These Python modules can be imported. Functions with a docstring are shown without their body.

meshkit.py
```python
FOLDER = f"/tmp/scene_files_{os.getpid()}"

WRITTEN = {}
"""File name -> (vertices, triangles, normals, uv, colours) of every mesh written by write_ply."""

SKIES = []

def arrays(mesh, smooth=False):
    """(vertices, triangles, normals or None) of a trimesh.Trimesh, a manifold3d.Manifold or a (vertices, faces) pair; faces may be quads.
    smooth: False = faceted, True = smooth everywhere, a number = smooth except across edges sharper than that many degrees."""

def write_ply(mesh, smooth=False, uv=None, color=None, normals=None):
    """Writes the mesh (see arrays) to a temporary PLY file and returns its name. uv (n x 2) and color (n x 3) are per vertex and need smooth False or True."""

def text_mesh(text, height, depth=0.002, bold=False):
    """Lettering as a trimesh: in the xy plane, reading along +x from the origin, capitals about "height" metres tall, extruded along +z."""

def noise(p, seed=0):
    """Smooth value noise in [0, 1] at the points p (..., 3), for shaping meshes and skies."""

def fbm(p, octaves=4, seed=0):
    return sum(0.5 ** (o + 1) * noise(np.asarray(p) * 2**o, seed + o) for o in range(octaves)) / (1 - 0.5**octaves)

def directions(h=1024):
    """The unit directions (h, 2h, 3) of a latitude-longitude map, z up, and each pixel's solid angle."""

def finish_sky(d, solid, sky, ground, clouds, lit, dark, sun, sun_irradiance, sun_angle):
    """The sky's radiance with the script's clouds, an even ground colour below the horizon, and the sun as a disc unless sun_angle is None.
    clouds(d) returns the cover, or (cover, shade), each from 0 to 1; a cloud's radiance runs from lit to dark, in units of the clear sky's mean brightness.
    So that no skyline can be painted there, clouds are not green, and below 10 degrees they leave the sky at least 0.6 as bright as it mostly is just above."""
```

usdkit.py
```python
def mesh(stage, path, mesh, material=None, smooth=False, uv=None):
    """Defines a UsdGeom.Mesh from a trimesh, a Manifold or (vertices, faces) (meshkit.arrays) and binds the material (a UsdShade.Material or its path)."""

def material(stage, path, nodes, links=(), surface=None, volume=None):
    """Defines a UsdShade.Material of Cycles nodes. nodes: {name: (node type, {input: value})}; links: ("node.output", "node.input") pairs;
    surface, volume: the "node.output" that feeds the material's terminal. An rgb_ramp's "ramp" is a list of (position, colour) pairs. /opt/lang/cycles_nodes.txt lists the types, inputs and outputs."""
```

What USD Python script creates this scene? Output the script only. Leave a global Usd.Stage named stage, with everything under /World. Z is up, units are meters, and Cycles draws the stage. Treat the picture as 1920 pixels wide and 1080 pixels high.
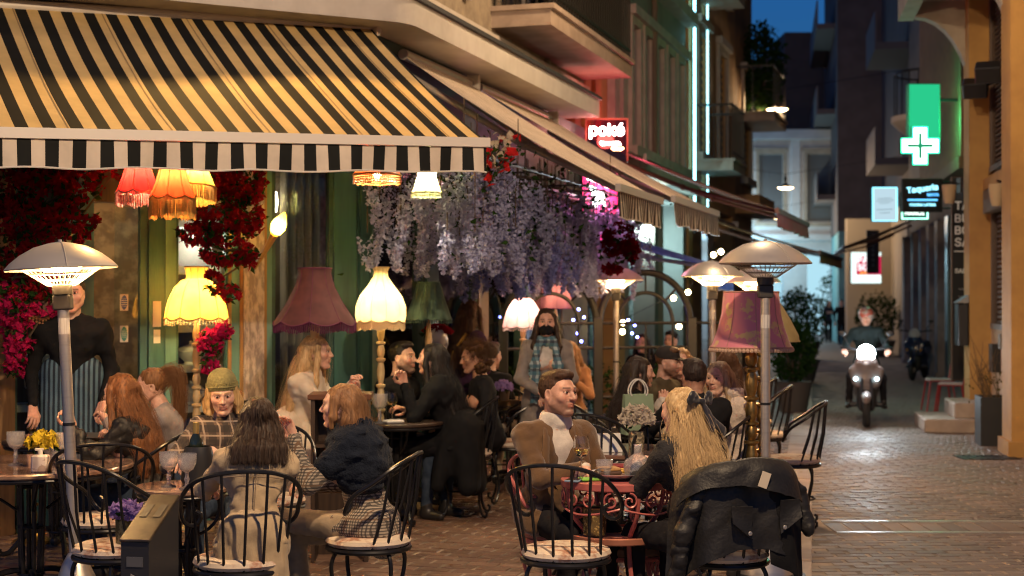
import math, random
import numpy as np
import trimesh, usdkit, meshkit
from shapely.geometry import Polygon, Point, box as sbox
from shapely import affinity
from scipy.spatial import ConvexHull
from pxr import Usd, UsdGeom, UsdLux, UsdShade, Gf, Sdf, Vt

stage = Usd.Stage.CreateInMemory()
UsdGeom.SetStageUpAxis(stage, 'Z'); UsdGeom.SetStageMetersPerUnit(stage, 1.0)
WORLD = UsdGeom.Xform.Define(stage, '/World').GetPrim(); stage.SetDefaultPrim(WORLD)
UsdGeom.Scope.Define(stage, '/World/Looks')
R = random.Random(7); NR = np.random.default_rng(7)
PI = math.pi

# ------------------------------------------------------------------ camera, sky, exposure
CAM_Z, FPX = 1.65, 2800.0            # eye height; focal length in pixels of a 1920 px wide frame
cam = UsdGeom.Camera.Define(stage, '/World/camera')
cam.CreateHorizontalApertureAttr(36.0); cam.CreateFocalLengthAttr(52.5)
cam.CreateFStopAttr(2.6); cam.CreateFocusDistanceAttr(7.5)
cam.CreateExposureAttr(1.6); cam.CreateClippingRangeAttr(Gf.Vec2f(0.05, 2000))
cam.AddTranslateOp().Set(Gf.Vec3d(0, 0, CAM_Z)); cam.AddRotateXOp().Set(90.0 + math.degrees(math.atan(22 / FPX)))

SUN_EL, SUN_ROT = math.radians(1.2), math.radians(200)
usdkit.material(stage, '/World/Looks/sky_material', {
    's': ('sky_texture', {'sky_type': 'single_scattering', 'sun_disc': False, 'sun_elevation': SUN_EL, 'sun_rotation': SUN_ROT,
                          'altitude': 80.0, 'air_density': 1.0, 'aerosol_density': 0.3, 'ozone_density': 5.6}),
    'b': ('background_shader', {'strength': 0.09})}, [('s.color', 'b.color')], surface='b.background')
dome = UsdLux.DomeLight.Define(stage, '/World/sky'); dome.CreateIntensityAttr(1.0)
UsdShade.MaterialBindingAPI.Apply(dome.GetPrim()).Bind(UsdShade.Material.Get(stage, '/World/Looks/sky_material'))
dome.GetPrim().SetCustomDataByKey('kind', 'structure')
dome.GetPrim().SetCustomDataByKey('label', 'deep blue dusk sky above the end of the street')
dome.GetPrim().SetCustomDataByKey('category', 'sky')

# ------------------------------------------------------------------ naming and tagging
used = {}
def path_for(parent, name):
    base = (parent.GetPath() if parent is not None else Sdf.Path('/World')).pathString + '/' + name
    n = used.get(base, 0); used[base] = n + 1
    return base if n == 0 else f'{base}_{n:03d}'
def tag(p, label=None, cat=None, group=None, kind=None):
    p = p.GetPrim() if hasattr(p, 'GetPrim') else p
    for k, v in (('label', label), ('category', cat), ('group', group), ('kind', kind)):
        if v: p.SetCustomDataByKey(k, v)
    return p
def thing(name, label, cat, loc=(0, 0, 0), rz=0.0, group=None, kind=None, scale=None):
    x = UsdGeom.Xform.Define(stage, path_for(None, name))
    x.AddTranslateOp().Set(Gf.Vec3d(*map(float, loc))); x.AddRotateZOp().Set(math.degrees(rz))
    x.AddScaleOp().Set(Gf.Vec3f(*([scale or 1.0] * 3)))
    return tag(x, label, cat, group, kind)
def part(parent, name, mesh, mat, smooth=35, label=None, kind=None, colors=None):
    v, f = mesh
    m = usdkit.mesh(stage, path_for(parent, name), (np.asarray(v, float), np.asarray(f, int)), mat, smooth=smooth)
    if colors is not None:
        UsdGeom.PrimvarsAPI(m).CreatePrimvar('tint', Sdf.ValueTypeNames.Color3fArray, 'vertex').Set(Vt.Vec3fArray.FromNumpy(np.asarray(colors, np.float32)))
    return tag(m, label=label, kind=kind)
def single(name, mesh, mat, label, cat, smooth=35, group=None, kind=None):
    p = part(None, name, mesh, mat, smooth); return tag(p, label, cat, group, kind)
def copy(src, loc, rz, label, group=None, scale=None):
    n = src.GetName().rstrip('0123456789').rstrip('_') if src.GetName()[-3:].isdigit() else src.GetName()
    was = src.GetCustomData()
    x = UsdGeom.Xform.Define(stage, path_for(None, n))
    x.GetPrim().GetReferences().AddInternalReference(src.GetPath())
    x.ClearXformOpOrder()
    x.AddTranslateOp().Set(Gf.Vec3d(*map(float, loc))); x.AddRotateZOp().Set(math.degrees(rz)); x.AddScaleOp().Set(Gf.Vec3f(*([scale or 1.0] * 3)))
    x.GetPrim().SetInstanceable(True)
    return tag(x, label, was['category'], group or was.get('group'))
def strands(parent, name, curves, mat, width=0.003, tip=0.4):
    pts = np.concatenate(curves); cnt = [len(c) for c in curves]
    w = np.concatenate([np.linspace(width, width * tip, c) for c in cnt])
    b = UsdGeom.BasisCurves.Define(stage, path_for(parent, name))
    b.CreateTypeAttr('linear'); b.CreateCurveVertexCountsAttr(Vt.IntArray(cnt))
    b.CreatePointsAttr(Vt.Vec3fArray.FromNumpy(pts.astype(np.float32))); b.CreateWidthsAttr(Vt.FloatArray.FromNumpy(w.astype(np.float32)))
    b.SetWidthsInterpolation('vertex')
    UsdShade.MaterialBindingAPI.Apply(b.GetPrim()).Bind(mat)
    return b.GetPrim()

# ------------------------------------------------------------------ mesh helpers: a mesh is (v, f), f triangles
def J(*ms):
    ms = [m for m in (ms[0] if len(ms) == 1 and isinstance(ms[0], list) else ms) if m is not None and len(m[0])]
    vs, fs, n = [], [], 0
    for v, f in ms:
        vs.append(np.asarray(v, float)); fs.append(np.asarray(f, int) + n); n += len(v)
    return np.concatenate(vs), np.concatenate(fs)
def tm(t): return np.array(t.vertices), np.array(t.faces)
def mv(m, loc=(0, 0, 0), rz=0.0, rx=0.0, ry=0.0, s=1.0):
    v = np.asarray(m[0], float) * s
    if rx: c, q = math.cos(rx), math.sin(rx); v = v @ np.array([[1, 0, 0], [0, c, q], [0, -q, c]])
    if ry: c, q = math.cos(ry), math.sin(ry); v = v @ np.array([[c, 0, -q], [0, 1, 0], [q, 0, c]])
    if rz: c, q = math.cos(rz), math.sin(rz); v = v @ np.array([[c, q, 0], [-q, c, 0], [0, 0, 1]])
    return v + np.asarray(loc, float), m[1]
BF = np.array([[0,2,1],[0,3,2],[4,5,6],[4,6,7],[0,1,5],[0,5,4],[1,2,6],[1,6,5],[2,3,7],[2,7,6],[3,0,4],[3,4,7]])
def bx(x0, x1, y0, y1, z0, z1):
    return np.array([[x0,y0,z0],[x1,y0,z0],[x1,y1,z0],[x0,y1,z0],[x0,y0,z1],[x1,y0,z1],[x1,y1,z1],[x0,y1,z1]], float), BF
def hull(p):
    p = np.asarray(p, float); h = ConvexHull(p); f = h.simplices.copy()
    idx = np.unique(f); m = -np.ones(len(p), int); m[idx] = range(len(idx)); c = p[idx].mean(0)
    n = np.cross(p[f[:, 1]] - p[f[:, 0]], p[f[:, 2]] - p[f[:, 0]])
    flip = ((p[f[:, 0]] - c) * n).sum(1) < 0; f[flip] = f[flip][:, ::-1]
    return p[idx], m[f]
def cbx(x0, x1, y0, y1, z0, z1, c=0.01):        # box with chamfered edges
    P = []
    for X, sx in ((x0, 1), (x1, -1)):
        for Y, sy in ((y0, 1), (y1, -1)):
            for Z, sz in ((z0, 1), (z1, -1)):
                P += [(X, Y + sy*c, Z + sz*c), (X + sx*c, Y, Z + sz*c), (X + sx*c, Y + sy*c, Z)]
    return hull(P)
def tube(path, r, n=6, closed=False):
    p = np.asarray(path, float); k = len(p); r = np.broadcast_to(np.asarray(r, float), k)
    t = np.roll(p, -1, 0) - np.roll(p, 1, 0) if closed else np.gradient(p, axis=0)
    t /= np.maximum(np.linalg.norm(t, axis=1, keepdims=True), 1e-9)
    a = np.array([0, 0, 1.0]) if abs(t[0][2]) < 0.9 else np.array([1.0, 0, 0])
    N = np.zeros((k, 3)); u = np.cross(t[0], a); u /= np.linalg.norm(u)
    for i in range(k):
        u = u - t[i] * (u @ t[i]); u /= max(np.linalg.norm(u), 1e-9); N[i] = u
    B = np.cross(t, N); th = np.arange(n) * 2 * PI / n
    v = p[:, None] + r[:, None, None] * (np.cos(th)[None, :, None] * N[:, None] + np.sin(th)[None, :, None] * B[:, None])
    v = v.reshape(-1, 3); f = []
    for i in range(k if closed else k - 1):
        j = (i + 1) % k
        a0 = i * n + np.arange(n); a1 = i * n + (np.arange(n) + 1) % n; b0 = j * n + np.arange(n); b1 = j * n + (np.arange(n) + 1) % n
        f += [np.stack([a0, a1, b1], 1), np.stack([a0, b1, b0], 1)]
    if not closed:
        v = np.vstack([v, p[0], p[-1]]); i0, i1 = k * n, k * n + 1; q = np.arange(n)
        f += [np.stack([np.full(n, i0), (q + 1) % n, q], 1), np.stack([np.full(n, i1), (k - 1) * n + q, (k - 1) * n + (q + 1) % n], 1)]
    return v, np.concatenate(f)
def cyl(a, b, r, n=12, r2=None): return tube([a, b], [r, r if r2 is None else r2], n)
def lathe(prof, n=24, rfun=None, zfun=None, cap=False):
    prof = np.asarray(prof, float); th = np.arange(n) * 2 * PI / n; k = len(prof)
    v = np.zeros((k, n, 3))
    for i, (r, z) in enumerate(prof):
        rr = r * (rfun(th, i / (k - 1)) if rfun else 1.0); zz = z + (zfun(th, i / (k - 1)) if zfun else 0.0)
        v[i, :, 0] = rr * np.cos(th); v[i, :, 1] = rr * np.sin(th); v[i, :, 2] = zz
    v = v.reshape(-1, 3); f = []; q = np.arange(n); q1 = (q + 1) % n
    for i in range(k - 1):
        f += [np.stack([i*n + q, i*n + q1, (i+1)*n + q1], 1), np.stack([i*n + q, (i+1)*n + q1, (i+1)*n + q], 1)]
    if cap:
        v = np.vstack([v, [0, 0, prof[0][1]], [0, 0, prof[-1][1]]])
        f += [np.stack([np.full(n, k*n), q1, q], 1), np.stack([np.full(n, k*n + 1), (k-1)*n + q, (k-1)*n + q1], 1)]
    return v, np.concatenate(f)
def ball(c, r, n=10, s=(1, 1, 1)):
    a = np.linspace(-PI / 2, PI / 2, max(5, n // 2 + 1)); m = lathe([(max(1e-4, math.cos(t)), math.sin(t)) for t in a], n)
    return m[0] * np.asarray(s) * r + np.asarray(c, float), m[1]
def grid(P, t=0.0):                              # sheet from an (m, n, 3) array of points, thickness t
    P = np.asarray(P, float); m, n = P.shape[:2]
    i = np.arange(m * n).reshape(m, n)
    a, b, c, d = (x.ravel() for x in (i[:-1, :-1], i[1:, :-1], i[1:, 1:], i[:-1, 1:]))
    f = np.concatenate([np.stack([a, b, c], 1), np.stack([a, c, d], 1)]); v = P.reshape(-1, 3)
    if not t: return v, f
    du, dv = np.gradient(P, axis=0), np.gradient(P, axis=1); N = np.cross(du, dv); N /= np.maximum(np.linalg.norm(N, axis=2, keepdims=True), 1e-9)
    v2 = (P - N * t).reshape(-1, 3); o = m * n
    e = np.concatenate([i[0, ::-1], i[:, 0][1:], i[-1, 1:], i[::-1, -1][1:]])
    s = [[e[k], e[k+1], e[k+1] + o] for k in range(len(e) - 1)] + [[e[k], e[k+1] + o, e[k] + o] for k in range(len(e) - 1)]
    return np.vstack([v, v2]), np.concatenate([f, f[:, ::-1] + o, np.array(s)[:, ::-1]])
def poly(pts, z0, z1, holes=()):                 # upright prism over a plan polygon
    return tm(trimesh.creation.extrude_polygon(Polygon(pts, holes), z1 - z0, engine='earcut').apply_translation([0, 0, z0]))
def extr(shape, depth): return tm(trimesh.creation.extrude_polygon(shape, depth, engine='earcut'))
def text(s, h, depth=0.006, bold=True):          # upright lettering in the xz plane, reading along +x, facing -y, centred
    m = meshkit.text_mesh(s, h, depth, bold); v = np.array(m.vertices); v[:, 0] -= (v[:, 0].min() + v[:, 0].max()) / 2
    return np.stack([v[:, 0], -v[:, 2], v[:, 1]], 1), np.array(m.faces)
def spline(pts, n=24):
    from scipy.interpolate import CubicSpline
    p = np.asarray(pts, float); t = np.concatenate([[0], np.cumsum(np.linalg.norm(np.diff(p, axis=0), axis=1))])
    return CubicSpline(t, p)(np.linspace(0, t[-1], n))
def scroll(c, r, turns=1.25, a0=0.0, sgn=1, n=18, rmin=0.25):  # 2-D spiral
    th = np.linspace(0, turns * 2 * PI, n); rr = r * np.linspace(1, rmin, n)
    return np.stack([c[0] + rr * np.cos(a0 + sgn * th), c[1] + rr * np.sin(a0 + sgn * th)], 1)
def W(px, py, d):                                # the point at distance d (metres along the view axis) that was measured at this pixel
    return np.array([(px - 960) / FPX * d, d, CAM_Z - (py - 562) / FPX * d])

# ------------------------------------------------------------------ materials
mats = {}
def M(name, col, rough=0.6, metal=0.0, col2=None, scale=12.0, detail=4.0, bump=0.0, bscale=60.0, coat=0.0, emis=0.0, ecol=None, sheen=0.0, stretch=None, spec=0.5, trans=0.0, contrast=(0.35, 0.65), rvar=0.0, sss=0.0):
    if name in mats: return mats[name]
    n = {'p': ('principled_bsdf', {'base_color': col, 'roughness': rough, 'metallic': metal, 'coat_weight': coat, 'sheen_weight': sheen, 'specular_ior_level': spec, 'transmission_weight': trans,
         'subsurface_weight': sss, 'subsurface_scale': 0.01, 'emission_strength': emis, 'emission_color': ecol or col})}
    L = []
    if col2 is not None or bump or rvar:
        n['tc'] = ('texture_coordinate', {}); n['mp'] = ('mapping', {'scale': stretch or (1, 1, 1)}); L += [('tc.object', 'mp.vector')]
    if col2 is not None or rvar:
        n['no'] = ('noise_texture', {'scale': scale, 'detail': detail, 'roughness': 0.6}); L += [('mp.vector', 'no.vector')]
    if col2 is not None:
        n['ra'] = ('rgb_ramp', {'ramp': [(contrast[0], col), (contrast[1], col2)]}); L += [('no.fac', 'ra.fac'), ('ra.color', 'p.base_color')]
    if rvar:
        n['mr'] = ('map_range', {'from_min': 0.3, 'from_max': 0.7, 'to_min': rough - rvar, 'to_max': rough + rvar}); L += [('no.fac', 'mr.value'), ('mr.result', 'p.roughness')]
    if bump:
        n['nb'] = ('noise_texture', {'scale': bscale, 'detail': 3.0}); n['bu'] = ('bump', {'strength': bump, 'distance': 0.01})
        L += [('mp.vector', 'nb.vector'), ('nb.fac', 'bu.height'), ('bu.normal', 'p.normal')]
    mats[name] = usdkit.material(stage, f'/World/Looks/{name}', n, L, surface='p.BSDF'); return mats[name]
def glow(name, col, strength):
    if name not in mats:
        mats[name] = usdkit.material(stage, f'/World/Looks/{name}', {'e': ('emission', {'color': col, 'strength': strength})}, surface='e.emission')
    return mats[name]
def pane_mat(name, tint=(0.9, 0.95, 0.95), refl=1.0):
    if name not in mats:
        mats[name] = usdkit.material(stage, f'/World/Looks/{name}', {'t': ('transparent_bsdf', {'color': tint}), 'g': ('glossy_bsdf', {'color': (refl,) * 3, 'roughness': 0.03}),
            'fr': ('fresnel', {'IOR': 1.5}), 'm': ('mix_closure', {})}, [('fr.fac', 'm.fac'), ('t.BSDF', 'm.closure1'), ('g.BSDF', 'm.closure2')], surface='m.closure')
    return mats[name]
def shade_mat(name, col, amount=0.5, col2=None, scale=8.0, ribs=0):   # thin cloth that a bulb shines through
    if name in mats: return mats[name]
    n = {'d': ('diffuse_bsdf', {'color': col}), 't': ('translucent_bsdf', {'color': col}), 'm': ('mix_closure', {'fac': amount}),
         'tc': ('texture_coordinate', {}), 'no': ('noise_texture', {'scale': scale, 'detail': 3.0}), 'ra': ('rgb_ramp', {'ramp': [(0.38, col), (0.62, col2 or tuple(0.8 * c for c in col))]})}
    L = [('tc.object', 'no.vector'), ('no.fac', 'ra.fac'), ('ra.color', 'd.color'), ('ra.color', 't.color'), ('d.BSDF', 'm.closure1'), ('t.BSDF', 'm.closure2')]
    mats[name] = usdkit.material(stage, f'/World/Looks/{name}', n, L, surface='m.closure'); return mats[name]
def stripes(name, cols, axis, period, duty=0.5, rough=0.8, bump=0.15, off=0.0, col_noise=0.15, seams=None):  # two-colour woven stripes along an object axis
    if name in mats: return mats[name]
    n = {'tc': ('texture_coordinate', {}), 'sx': ('separate_xyz', {}), 'a': ('math', {'math_type': 'multiply_add', 'value2': 1.0 / period, 'value3': off}), 'fr': ('math', {'math_type': 'fraction'}),
         'lt': ('math', {'math_type': 'less_than', 'value2': duty}), 'mx': ('mix', {'color1': cols[0], 'color2': cols[1]}),
         'no': ('noise_texture', {'scale': 3.0, 'detail': 7.0, 'roughness': 0.65}), 'mr': ('map_range', {'from_min': 0.3, 'from_max': 0.7, 'to_min': 1 - 1.9 * col_noise, 'to_max': 1 + col_noise}), 'mu': ('mix', {'mix_type': 'multiply', 'fac': 1.0}), 'cc': ('combine_color', {}),
         'nb': ('noise_texture', {'scale': 220.0}), 'bu': ('bump', {'strength': bump, 'distance': 0.004}), 'p': ('principled_bsdf', {'roughness': rough, 'specular_ior_level': 0.06})}
    L = [('tc.object', 'sx.vector'), (f'sx.{axis}', 'a.value1'), ('a.value', 'fr.value1'), ('fr.value', 'lt.value1'), ('lt.value', 'mx.fac'), ('tc.object', 'no.vector'), ('no.fac', 'mr.value'),
         ('mr.result', 'cc.r'), ('mr.result', 'cc.g'), ('mr.result', 'cc.b'), ('mx.color', 'mu.color1'), ('cc.color', 'mu.color2'), ('mu.color', 'p.base_color'), ('tc.object', 'nb.vector'), ('nb.fac', 'bu.height'), ('bu.normal', 'p.normal')]
    mats[name] = usdkit.material(stage, f'/World/Looks/{name}', n, L, surface='p.BSDF'); return mats[name]
def bulb(parent, loc, power, col, r=0.03):       # a lamp's own light, inside its fitting
    s = UsdLux.SphereLight.Define(stage, path_for(parent, 'bulb_light'))
    s.CreateRadiusAttr(r); s.CreateColorAttr(Gf.Vec3f(*col)); s.CreateNormalizeAttr(True); s.CreateIntensityAttr(power)
    s.AddTranslateOp().Set(Gf.Vec3d(*map(float, loc))); return s

def disk(parent, loc, power, col, r, tx=0.0, tz=0.0):   # one-sided lamp face; unturned it shines down, tx tips it, tz turns it
    s = UsdLux.DiskLight.Define(stage, path_for(parent, 'lamp_light'))
    s.CreateRadiusAttr(r); s.CreateColorAttr(Gf.Vec3f(*col)); s.CreateNormalizeAttr(True); s.CreateIntensityAttr(power)
    s.AddTranslateOp().Set(Gf.Vec3d(*map(float, loc))); s.AddRotateZOp().Set(tz); s.AddRotateXOp().Set(tx); return s
# ================================================================== street frame
U = np.array([0.291, 0.957]); N_ = np.array([0.957, -0.291])      # along the left facades; out of them, to the street
K = np.array([0.197, 0.980]); KN = np.array([0.980, -0.197])      # along the kerb
RD = np.array([0.172, 0.985]); RN = np.array([-0.985, 0.172])     # along the right facades; out of them, to the street
C0 = np.array([-1.14, 11.8])                                       # corner between chamfer and street facade
E_ = np.array([-0.883, -0.469]); EN = np.array([0.469, -0.883])   # along the chamfer to the left; out of it
def S(t, p, z): q = C0 + U * t + N_ * p; return np.array([q[0], q[1], z])
def H(a, p, z): q = C0 + E_ * a + EN * p; return np.array([q[0], q[1], z])
R0 = np.array([5.46, 16.0])
def RR(t, p, z): q = R0 + RD * t + RN * p; return np.array([q[0], q[1], z])
def fbox(fr, a0, a1, p0, p1, z0, z1):             # box in one of these facade frames
    v = np.array([fr(a, p, z) for z in (z0, z1) for a, p in ((a0, p0), (a1, p0), (a1, p1), (a0, p1))]); f = BF
    if np.linalg.det(np.array([v[1] - v[0], v[3] - v[0], v[4] - v[0]])) < 0: f = f[:, ::-1]
    return v, f
def wall_holes(fr, a0, a1, z0, z1, p0, p1, holes):  # wall with rectangular openings (a0, a1, z0, z1)
    xs = sorted({a0, a1, *[h[0] for h in holes], *[h[1] for h in holes]}); out = []
    for x0, x1 in zip(xs[:-1], xs[1:]):
        hs = sorted([(h[2], h[3]) for h in holes if h[0] < x1 - 1e-6 and h[1] > x0 + 1e-6]); z = z0
        for b, t in hs:
            if b > z + 1e-6: out.append(fbox(fr, x0, x1, p0, p1, z, b))
            z = max(z, t)
        if z < z1 - 1e-6: out.append(fbox(fr, x0, x1, p0, p1, z, z1))
    return J(out)

# ------------------------------------------------------------------ ground and paving
def ground_mat():
    return M('ground_stone', (0.11, 0.095, 0.085), 0.7, col2=(0.17, 0.15, 0.135), scale=3.0, bump=0.2, bscale=40)
def brick_mat(name, c1, c2, rough):
    n = {'g': ('geometry', {}), 'oi': ('object_info', {}), 'ad': ('math', {'math_type': 'add'}), 'fr': ('math', {'math_type': 'fraction'}), 'ra': ('rgb_ramp', {'ramp': [(0.0, c1), (0.5, tuple((a + b) / 2 for a, b in zip(c1, c2))), (1.0, c2)]}),
         'tc': ('texture_coordinate', {}), 'no': ('noise_texture', {'scale': 1.2, 'detail': 5.0, 'roughness': 0.65}), 'mr': ('map_range', {'from_min': 0.3, 'from_max': 0.7, 'to_min': 0.6, 'to_max': 1.25}), 'cc': ('combine_color', {}), 'mu': ('mix', {'mix_type': 'multiply', 'fac': 1.0}),
         'nb': ('noise_texture', {'scale': 55.0, 'detail': 4.0}), 'bu': ('bump', {'strength': 0.22, 'distance': 0.008}), 'rr': ('map_range', {'from_min': 0.3, 'from_max': 0.7, 'to_min': rough - 0.14, 'to_max': rough + 0.18}), 'p': ('principled_bsdf', {'specular_ior_level': 0.5})}
    L = [('g.random_per_island', 'ad.value1'), ('oi.random', 'ad.value2'), ('ad.value', 'fr.value1'), ('fr.value', 'ra.fac'), ('g.position', 'no.vector'), ('no.fac', 'mr.value'), ('mr.result', 'cc.r'), ('mr.result', 'cc.g'), ('mr.result', 'cc.b'),
         ('ra.color', 'mu.color1'), ('cc.color', 'mu.color2'), ('mu.color', 'p.base_color'), ('g.position', 'nb.vector'), ('nb.fac', 'bu.height'), ('bu.normal', 'p.normal'), ('no.fac', 'rr.value'), ('rr.result', 'p.roughness')]
    return usdkit.material(stage, f'/World/Looks/{name}', n, L, surface='p.BSDF')
single('ground', (np.array([[-400, -60, -0.016], [400, -60, -0.016], [400, 600, -0.016], [-400, 600, -0.016]], float), np.array([[0, 1, 2], [0, 2, 3]])), ground_mat(), 'dull stone ground under the whole quarter', 'ground', kind='structure')
KX = np.array([1.655, 8.92])                      # a point in the middle of the pale kerb strip
def kerb_side(x, y): return (x - KX[0]) * KN[0] + (y - KX[1]) * KN[1]
def brick(cx, cy, du, dl, wu, wl, h):             # paver centred at (cx, cy): half length wu along du, half width wl along dl
    g = 0.006; c = np.array([cx, cy]); P = []
    for sx, sy in ((-1, -1), (1, -1), (1, 1), (-1, 1)): P.append(c + du * sx * wu + dl * sy * wl)
    Q = [c + (p - c) * (1 - g / min(wu, wl)) for p in P]
    tilt = NR.normal(0, 0.0008, 4)
    v = [(*p, -0.015) for p in P] + [(*q, h + t) for q, t in zip(Q, tilt)]
    f = [[4,5,6],[4,6,7],[0,1,5],[0,5,4],[1,2,6],[1,6,5],[2,3,7],[2,7,6],[3,0,4],[3,4,7]]
    return np.array(v, float), np.array(f)
def in_view(x, y, m=0.25): return y > 8.2 and abs(x) < y * (960 / FPX) + m
def pave(name, label, du, dl, L, Wd, region, mat, joint, dmax, h0=0.0):
    root = thing(name, label, 'paving', kind='structure')
    items = []; org = KX.copy()
    for j in range(-120, 260):
        for i in range(-80, 80):
            c = org + du * ((i + 0.5 * (j % 2) + 0.07 * math.sin(j * 12.9898) ) * L) + dl * (j * Wd)
            if not in_view(*c) or c[1] > dmax or not region(*c): continue
            items.append(c)
    items.sort(key=lambda c: c[1])
    rest = []
    for k, c in enumerate(items):
        b = brick(c[0], c[1], du, dl, L / 2 - joint, Wd / 2 - joint, h0 + NR.normal(0, 0.0011))
        if k < 300: part(root, 'brick', b, mat, smooth=False)
        else: rest.append(b)
    if rest: part(root, 'brick_field', J(rest), mat, smooth=False, kind='stuff')
    return root
terr = pave('terrace_paving', 'brown brick paving under the cafe tables', N_, U, 0.22, 0.13, lambda x, y: kerb_side(x, y) < -0.16, brick_mat('terrace_brick', (0.13, 0.070, 0.043), (0.23, 0.135, 0.088), 0.55), 0.0045, 19.0)
TD = np.array([math.cos(0.02), math.sin(0.02)])
street = pave('street_paving', 'worn shiny brick paving of the pedestrian street', TD, np.array([-TD[1], TD[0]]), 0.22, 0.105, lambda x, y: kerb_side(x, y) > 0.15 and not (10.55 < y < 11.16) , brick_mat('street_brick', (0.135, 0.105, 0.088), (0.215, 0.17, 0.14), 0.6), 0.0042, 34.0)
mort = M('mortar', (0.30, 0.23, 0.17), 0.85, col2=(0.11, 0.085, 0.065), scale=2.2, contrast=(0.42, 0.6))
part(street, 'mortar_bed', poly([(1.5, 7.5), (9, 7.5), (14, 40), (7.8, 40)], -0.012, -0.0045), mort, smooth=False)
part(terr, 'mortar_bed', poly([(1.45, 7.5), (-4.2, 7.5), (-4.2, 20), (3.9, 20)], -0.012, -0.0045), mort, smooth=False)
kerb = thing('kerb_strip', 'pale stone strip dividing the terrace from the street', 'kerb', kind='structure')
km = M('kerb_stone', (0.36, 0.27, 0.2), 0.6, col2=(0.26, 0.19, 0.145), scale=4, bump=0.15)
for k in range(-1, 26):
    c = KX + K * (k * 1.1); w = 0.135
    b = brick(c[0], c[1], K, KN, 0.545, w, 0.004); part(kerb, 'slab', b, km, smooth=False)
lines = thing('drain_channel', 'double pale steel line of a drain crossing the brick street', 'drain', kind='structure')
lm = M('channel_metal', (0.5, 0.5, 0.46), 0.32, 0.4, col2=(0.36, 0.34, 0.3), scale=6)
for y in (10.57, 11.1):
    part(lines, 'edge_bar', bx(2.3, 5.6, y, y + 0.045, -0.01, 0.006), lm)
for i in range(23):
    part(lines, 'brick', brick(2.36 + i * 0.14, 10.856, np.array([1, 0]), np.array([0, 1]), 0.066, 0.225, 0.0 + NR.normal(0, 0.001)), UsdShade.Material.Get(stage, '/World/Looks/street_brick'), smooth=False)
iron = M('cast_iron', (0.028, 0.03, 0.032), 0.45, 0.7, bump=0.2)
cover = thing('drain_grate', 'dark iron drain grate set in the bricks near the planter', 'grate', W(1850, 858, 15.6) * [1, 1, 0], 0.0)
part(cover, 'frame', J(bx(-0.3, 0.3, -0.2, -0.17, -0.01, 0.009), bx(-0.3, 0.3, 0.17, 0.2, -0.01, 0.009), bx(-0.3, -0.27, -0.17, 0.17, -0.01, 0.009), bx(0.27, 0.3, -0.17, 0.17, -0.01, 0.009)), iron)
for k in range(9): part(cover, 'bar', bx(-0.255 + k * 0.06, -0.22 + k * 0.06, -0.17, 0.17, -0.01, 0.007), iron)

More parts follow.
